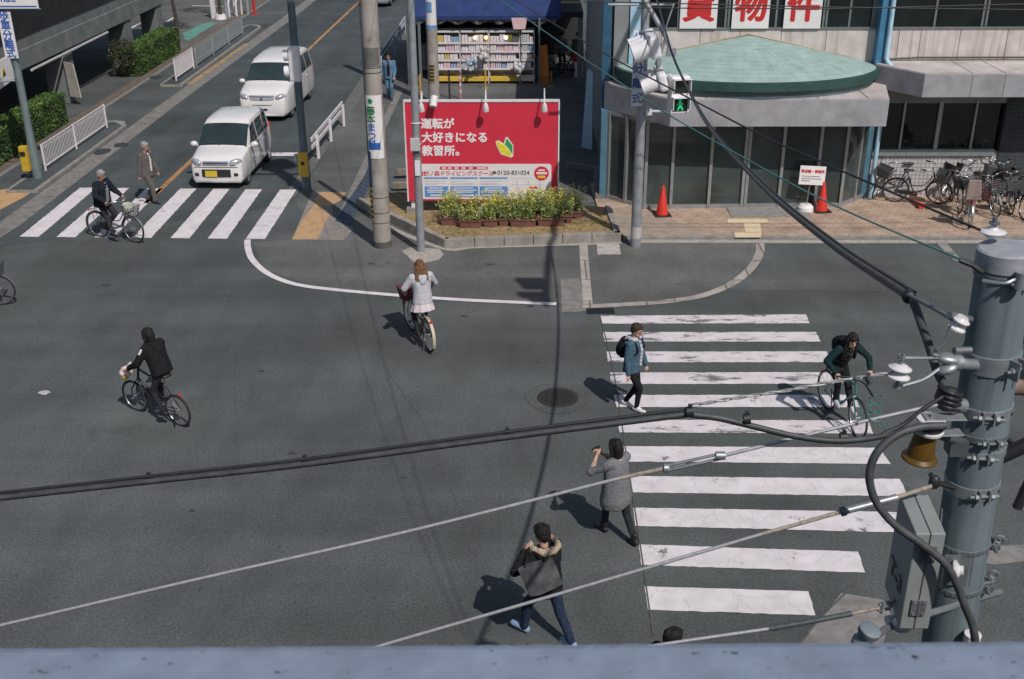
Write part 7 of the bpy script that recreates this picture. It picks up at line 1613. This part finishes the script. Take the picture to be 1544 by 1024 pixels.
# messenger wire twisting up to the double insulator
tw = W([(1040, 612), (1110, 600), (1180, 590), (1260, 575), (1352, 561)], 5.35, 5.35, 12)
t = thing('messenger_wire', 'twisted grey wire running from the black bundle to the double white insulator', 'wire', tw[0]); o_ = V(tw[0]); n = len(tw)
for k in range(2): MB().tube([p-o_+V((0, .0055*cos(i*.8+k*pi), .0055*sin(i*.8+k*pi))) for i, p in enumerate(tw)], .006, 6).build('strand', M_wire if k else mat('wire_dirty', (.24, .235, .23), .6, .3, 40), t, smooth=60)
mb = MB(); c = PY(1288, 570, 5.33)-o_; mb.tube(spline([c, c+V((.05, 0, -.02)), c+V((.09, 0, -.07)), c+V((.115, 0, -.11))], 5), .009, 6); mb.cyl(c+V((.07, .01, .01)), c+V((.09, .0, -.03)), .02, n=8); mb.build('wire_tail', M_cable2, t, smooth=60)
c = PY(1322, 600, 5.33); wire('coiled_wire', 'thin teal wire coil hanging below the double insulator', spline([c+V((.035*cos(k*.75), .03*sin(k*.75), .01-.006*k)) for k in range(26)]+[PY(1325, 632, 5.33), PY(1345, 655, 5.33), PY(1375, 645, 5.33)], 3), .004, M_tealw, 'wire', 5)
# white guy wires
t = thing('guy_wire', 'upper pale steel guy wire with a turnbuckle and a rusty stretch', 'wire', PY(935, 720, 5.45)); o_ = t.location.copy()
full = [p-o_ for p in W([(-2500, 1500), (-60, 957), (300, 873), (600, 805), (935, 721)], 5.6, 5.45)]; MB().tube(full, .0105, 8).build('wire', M_wire, t, smooth=60)
MB().tube([p-o_ for p in W([(935, 721), (1004, 706)], 5.45, 5.43)], .0125, 8).build('rusty_wire', M_rust, t, smooth=60)
MB().tube([p-o_ for p in W([(1088, 688), (1200, 660), (1330, 629), (1432, 606)], 5.40, 5.40)], .0105, 8).build('wire', M_wire, t, smooth=60)
a, b = PY(1004, 706, 5.43)-o_, PY(1090, 687, 5.40)-o_; mb = MB()
for dz in (-.016, .016): mb.tube([a+V((0, 0, dz)), b+V((0, 0, dz))], .009, 6)
mb.cyl(a-V((.012, 0, 0)), a+V((.015, 0, 0)), .027, n=10); mb.cyl(b-V((.04, 0, 0)), b+V((.012, 0, 0)), .024, n=10); mb.cyl(a, a.lerp(b, .35), .007, n=6); mb.build('turnbuckle', M_galv, t, smooth=40)
t = thing('guy_wire', 'middle pale steel guy wire ending in a sleeve beside the cabinet', 'wire', PY(960, 862, 5.35)); o_ = t.location.copy()
MB().tube([p-o_ for p in W([(-1000, 1450), (480, 1006), (560, 978), (800, 908), (1150, 805)], 5.45, 5.3)], .0105, 8).build('wire', M_wire, t, smooth=60)
MB().tube([p-o_ for p in W([(1150, 805), (1268, 772)], 5.3, 5.3)], .0115, 8).build('rusty_wire', M_rust, t, smooth=60)
a, b, c = PY(1268, 772, 5.3)-o_, PY(1352, 750, 5.35)-o_, PY(1404, 733, 5.42)-o_
MB().tube([a, a.lerp(b, .5), b], .021, 10).build('sleeve', M_galv, t, smooth=50); MB().tube([b, c], .012, 8).build('rusty_wire', M_rust, t, smooth=60); mb = MB(); mb.cyl(a, a+(b-a)*.08, .027, n=12); mb.build('collar', M_bluetxt if False else mat('collar_blue', (.10, .13, .20), .5), t)
t = thing('guy_wire', 'lowest guy wire just above the ledge with a dark sleeve and a shackle', 'wire', PY(1100, 960, 5.2)); o_ = t.location.copy()
MB().tube([p-o_ for p in W([(-500, 1300), (930, 985), (990, 973), (1160, 948)], 5.2, 5.2)], .0105, 8).build('wire', M_wire, t, smooth=60)
MB().tube([p-o_ for p in W([(1160, 948), (1222, 937), (1285, 925)], 5.2, 5.2)], .016, 8).build('sleeve', mat('sleeve_dark', (.07, .085, .09), .5, .3, 20), t, smooth=60)
MB().tube([p-o_ for p in W([(1285, 925), (1326, 917)], 5.2, 5.2)], .010, 8).build('rusty_wire', M_rust, t, smooth=60)
c = PY(1330, 916, 5.2)-o_; mb = MB(); mb.tube([c+V((-.02, 0, .02)), c+V((.05, .02, .025)), c+V((.06, .02, 0)), c+V((.05, .02, -.025)), c+V((-.02, 0, -.02))], .010, 6); mb.cyl(c+V((0, 0, -.04)), c+V((0, 0, .045)), .010, n=8); mb.tube([c+V((.05, .02, 0)), c+V((.3, .3, .05))], .012, 6); mb.build('shackle', M_galv, t, smooth=50)
# big cable coming from the far signal pole
s5 = spline([PY(x, y, Y_) for x, y, Y_ in ((968, -45, 25.3), (990, 0, 24.6), (1012, 78, 21.6), (1040, 140, 18.9), (1075, 200, 16.2), (1150, 282, 12.2), (1250, 366, 8.7), (1370, 447, 6.0))], 8)
t = thing('cable_bundle', 'thick black cable coming down from the far signal pole to the near pole', 'cable', s5[-1]); o_ = V(s5[-1])
n5 = len(s5)-1; rad = lambda i, a, b: a+(b-a)*min(1, max(0, (i/n5-.3)/.45))
MB().tube([p-o_ for p in s5], [rad(i, .016, .026) for i in range(n5+1)], 10).build('cable', M_cable2, t, smooth=60); MB().tube([p-o_+V((.03, 0, .024))*rad(i, .5, 1) for i, p in enumerate(s5)], [rad(i, .006, .013) for i in range(n5+1)], 8).build('messenger_wire', M_cable, t, smooth=60)
MB().tube([p-o_ for p in W([(1370, 447), (1378, 458), (1388, 485), (1402, 525), (1413, 560), (1430, 592)], 6.0, 5.42)], .0245, 10).build('cable', M_cable2, t, smooth=60)
MB().tube([p-o_ for p in W([(1366, 443), (1410, 466), (1446, 488)], 6.0, 5.45)], .012, 8).build('messenger_wire', M_galv_d, t, smooth=60)
mb = MB(); mb.ell((0, 0, 0), (.04, .045, .045)); mb.build('clamp', M_cable, t, smooth=60)
wire('overhead_wire', 'thin teal wire from the blue awning down to the near pole', W([(540, -170), (690, -50), (755, 0), (865, 78), (925, 118), (1000, 168), (1100, 226), (1250, 306), (1474, 402)], 32, 5.5), .0055, M_tealw, 'wire', 6)
wire('overhead_wire', 'thin dark wire running down to the white insulator on the near pole top', W([(600, -115), (720, -36), (800, 15), (880, 62), (917, 84), (1035, 146), (1154, 207), (1238, 244), (1314, 277), (1478, 347)], 30, 5.65), .007, M_cable, 'wire', 6)
a = PY(1474, 402, 5.5); mb = MB(); mb.tube([a+V((-.09, .02, .03)), a+V((-.03, 0, .01)), a+V((.03, 0, -.03))], .016, 6); tag(mb.build('wire_grip', M_cable, smooth=50), 'black grip where the teal wire meets the near pole', 'fitting')
wire('overhead_wire', 'upper of two thin wires crossing before the rental sign panels', [PY(880, 2, 22), PY(1250, 11, 22), PY(1640, 16, 22), PY(3200, 20, 22)], .012, M_cable, 'wire', 6)
wire('overhead_wire', 'lower of two thin wires crossing before the rental sign panels', [PY(960, 12, 22.3), PY(1250, 13.5, 22.3), PY(1640, 4, 22.3), PY(3200, -40, 22.3)], .012, M_cable, 'wire', 6)
wire('side_cable', 'thick dark cable leaving the near pole towards the right edge', W([(1478, 700), (1510, 688), (1560, 664), (1640, 620)], 5.8, 5.7)+[V((9, 5.8, 6.9)), V((25, 6, 7.6))], .045, M_cable, 'cable', 10)
wire('side_cable', 'curved dark cable at the right edge behind the near pole', W([(1500, 640), (1522, 665), (1545, 676), (1600, 660)], 5.85, 5.8)+[V((9, 5.9, 6.8)), V((25, 6.1, 7.5))], .018, M_cable, 'cable', 8)
wire('side_cable', 'dark cable passing behind the near pole top at the right edge', W([(1532, 470), (1545, 500), (1560, 540)], 5.9, 5.8)+[V((3.1, 5.8, 5.9)), V((2.95, 5.75, 5.3))], .03, M_cable, 'cable', 8)
# overhead cable high above the crossing (its shadow lies across the road and the billboard)
hz_ = 10.5; off = V((tosun.x/tosun.z*hz_, tosun.y/tosun.z*hz_, hz_))
def up_(px, py): return G(px, py)+off
t = thing('overhead_cable', 'thick cable with splice boxes high over the crossing', 'cable', up_(822, 455)); o_ = t.location.copy()
MB().tube([V((0, -.2, 0)), up_(826, 400)-o_, up_(831, 345)-o_, up_(831, 345)-o_+V((.8, 45, 0))], .085, 8).build('cable', M_cable, t, smooth=60)
for i, (px, py, wv, ln) in enumerate(((800, 424, .62, .26), (806, 433, .55, .16), (803, 445, .60, .22), (814, 452, .42, .3))):
    c = up_(px, py)-o_; mb = MB(); mb.box(c, (wv, ln, .25)); mb.build('splice_box', M_cable, t, bevel=.03)
mb = MB(); mb.cyl(up_(822, 455)-o_+V((0, 0, 0)), up_(794, 440)-o_, .03, n=6); mb.build('strut', M_cable, t)
# ------------------------------------------------------------------ building under the viewer: ledge
M_ledge = mat('ledge_paint', (.185, .225, .295), .75, .14, 14, bump=.25, dirt=(.045, .05, .055), dscale=16, damt=.0)
m = M_ledge; n_, l_ = m.node_tree.nodes, m.node_tree.links
lw = thing('viewer_building', 'blue grey painted ledge of the building the photo is taken from', 'ledge', (0, 1.2, 0))
e0, e1 = G(-200, 979.5, 8.0), G(1744, 966.5, 8.0); dd = (e1-e0); mb = MB(); N = 420; top, bot = [], []
for i in range(N+1):
    p = e0+dd*(i/N); j = .0022*mnoise.noise(V((p.x*24, 0, 0)))+.0012*mnoise.noise(V((p.x*90, 3, 0))); top.append(V((p.x, p.y+j-1.2, 8.0)))
for i in range(N):
    a, b = top[i], top[i+1]
    a2, b2 = a+V((0, -.012, .0035)), b+V((0, -.012, .0035))
    mb.quad(a, b, b2, a2); mb.quad(V((a2.x, -.95, 8.0035)), a2, b2, V((b2.x, -.95, 8.0035))); mb.quad(a+V((0, -.004, -.35)), b+V((0, -.004, -.35)), b, a)
mb.build('ledge', M_ledge, lw, smooth=30)
rng = random.Random(21); mb = MB()
for (px, py, s_) in ((50, 1013, .012), (258, 1000, .006), (420, 1012, .009), (100, 1006, .006), (820, 992, .007), (1050, 985, .008), (1100, 985, .01), (1310, 973, .012), (1340, 976, .012), (1390, 990, .011), (1485, 992, .006), (640, 985, .003), (860, 995, .003), (1240, 1002, .004), (500, 985, .004), (950, 1012, .003), (1160, 1008, .003)):
    c = G(px, py, 8.0045)-V((0, 1.2, 0))
    for q in range(4):
        o2 = V((rng.gauss(0, s_*.7), rng.gauss(0, s_*.2), 0)); rr2 = s_*rng.uniform(.12, .38); pts = [c+o2+V((cos(a)*rr2*rng.uniform(.8, 1.7), sin(a)*rr2*.55*rng.uniform(.7, 1.2), 0)) for a in [2*pi*k/9 for k in range(9)]]; mb.quad(*pts)
for q in range(30):
    c = V((rng.uniform(-.9, .9), G(772, rng.uniform(976, 1023), 8).y-1.2, 8.0047)); rr2 = rng.uniform(.0006, .0022); mb.quad(*[c+V((cos(a)*rr2*1.8, sin(a)*rr2*.8, 0)) for a in [2*pi*k/7 for k in range(7)]])
mb.build('flaked_paint', mat('flake_dark', (.095, .11, .14), .9, .5, 200), lw, kind='stuff')
MB().bx(-9, 9, -8, -.012, 0, 7.6).build('wall', M_wall_g, lw)
MB().bx(-9, 9, -8, -.95, 7.6, 7.7).build('roof', M_conc_d, lw)
bpy.data.scenes.remove(TMP)
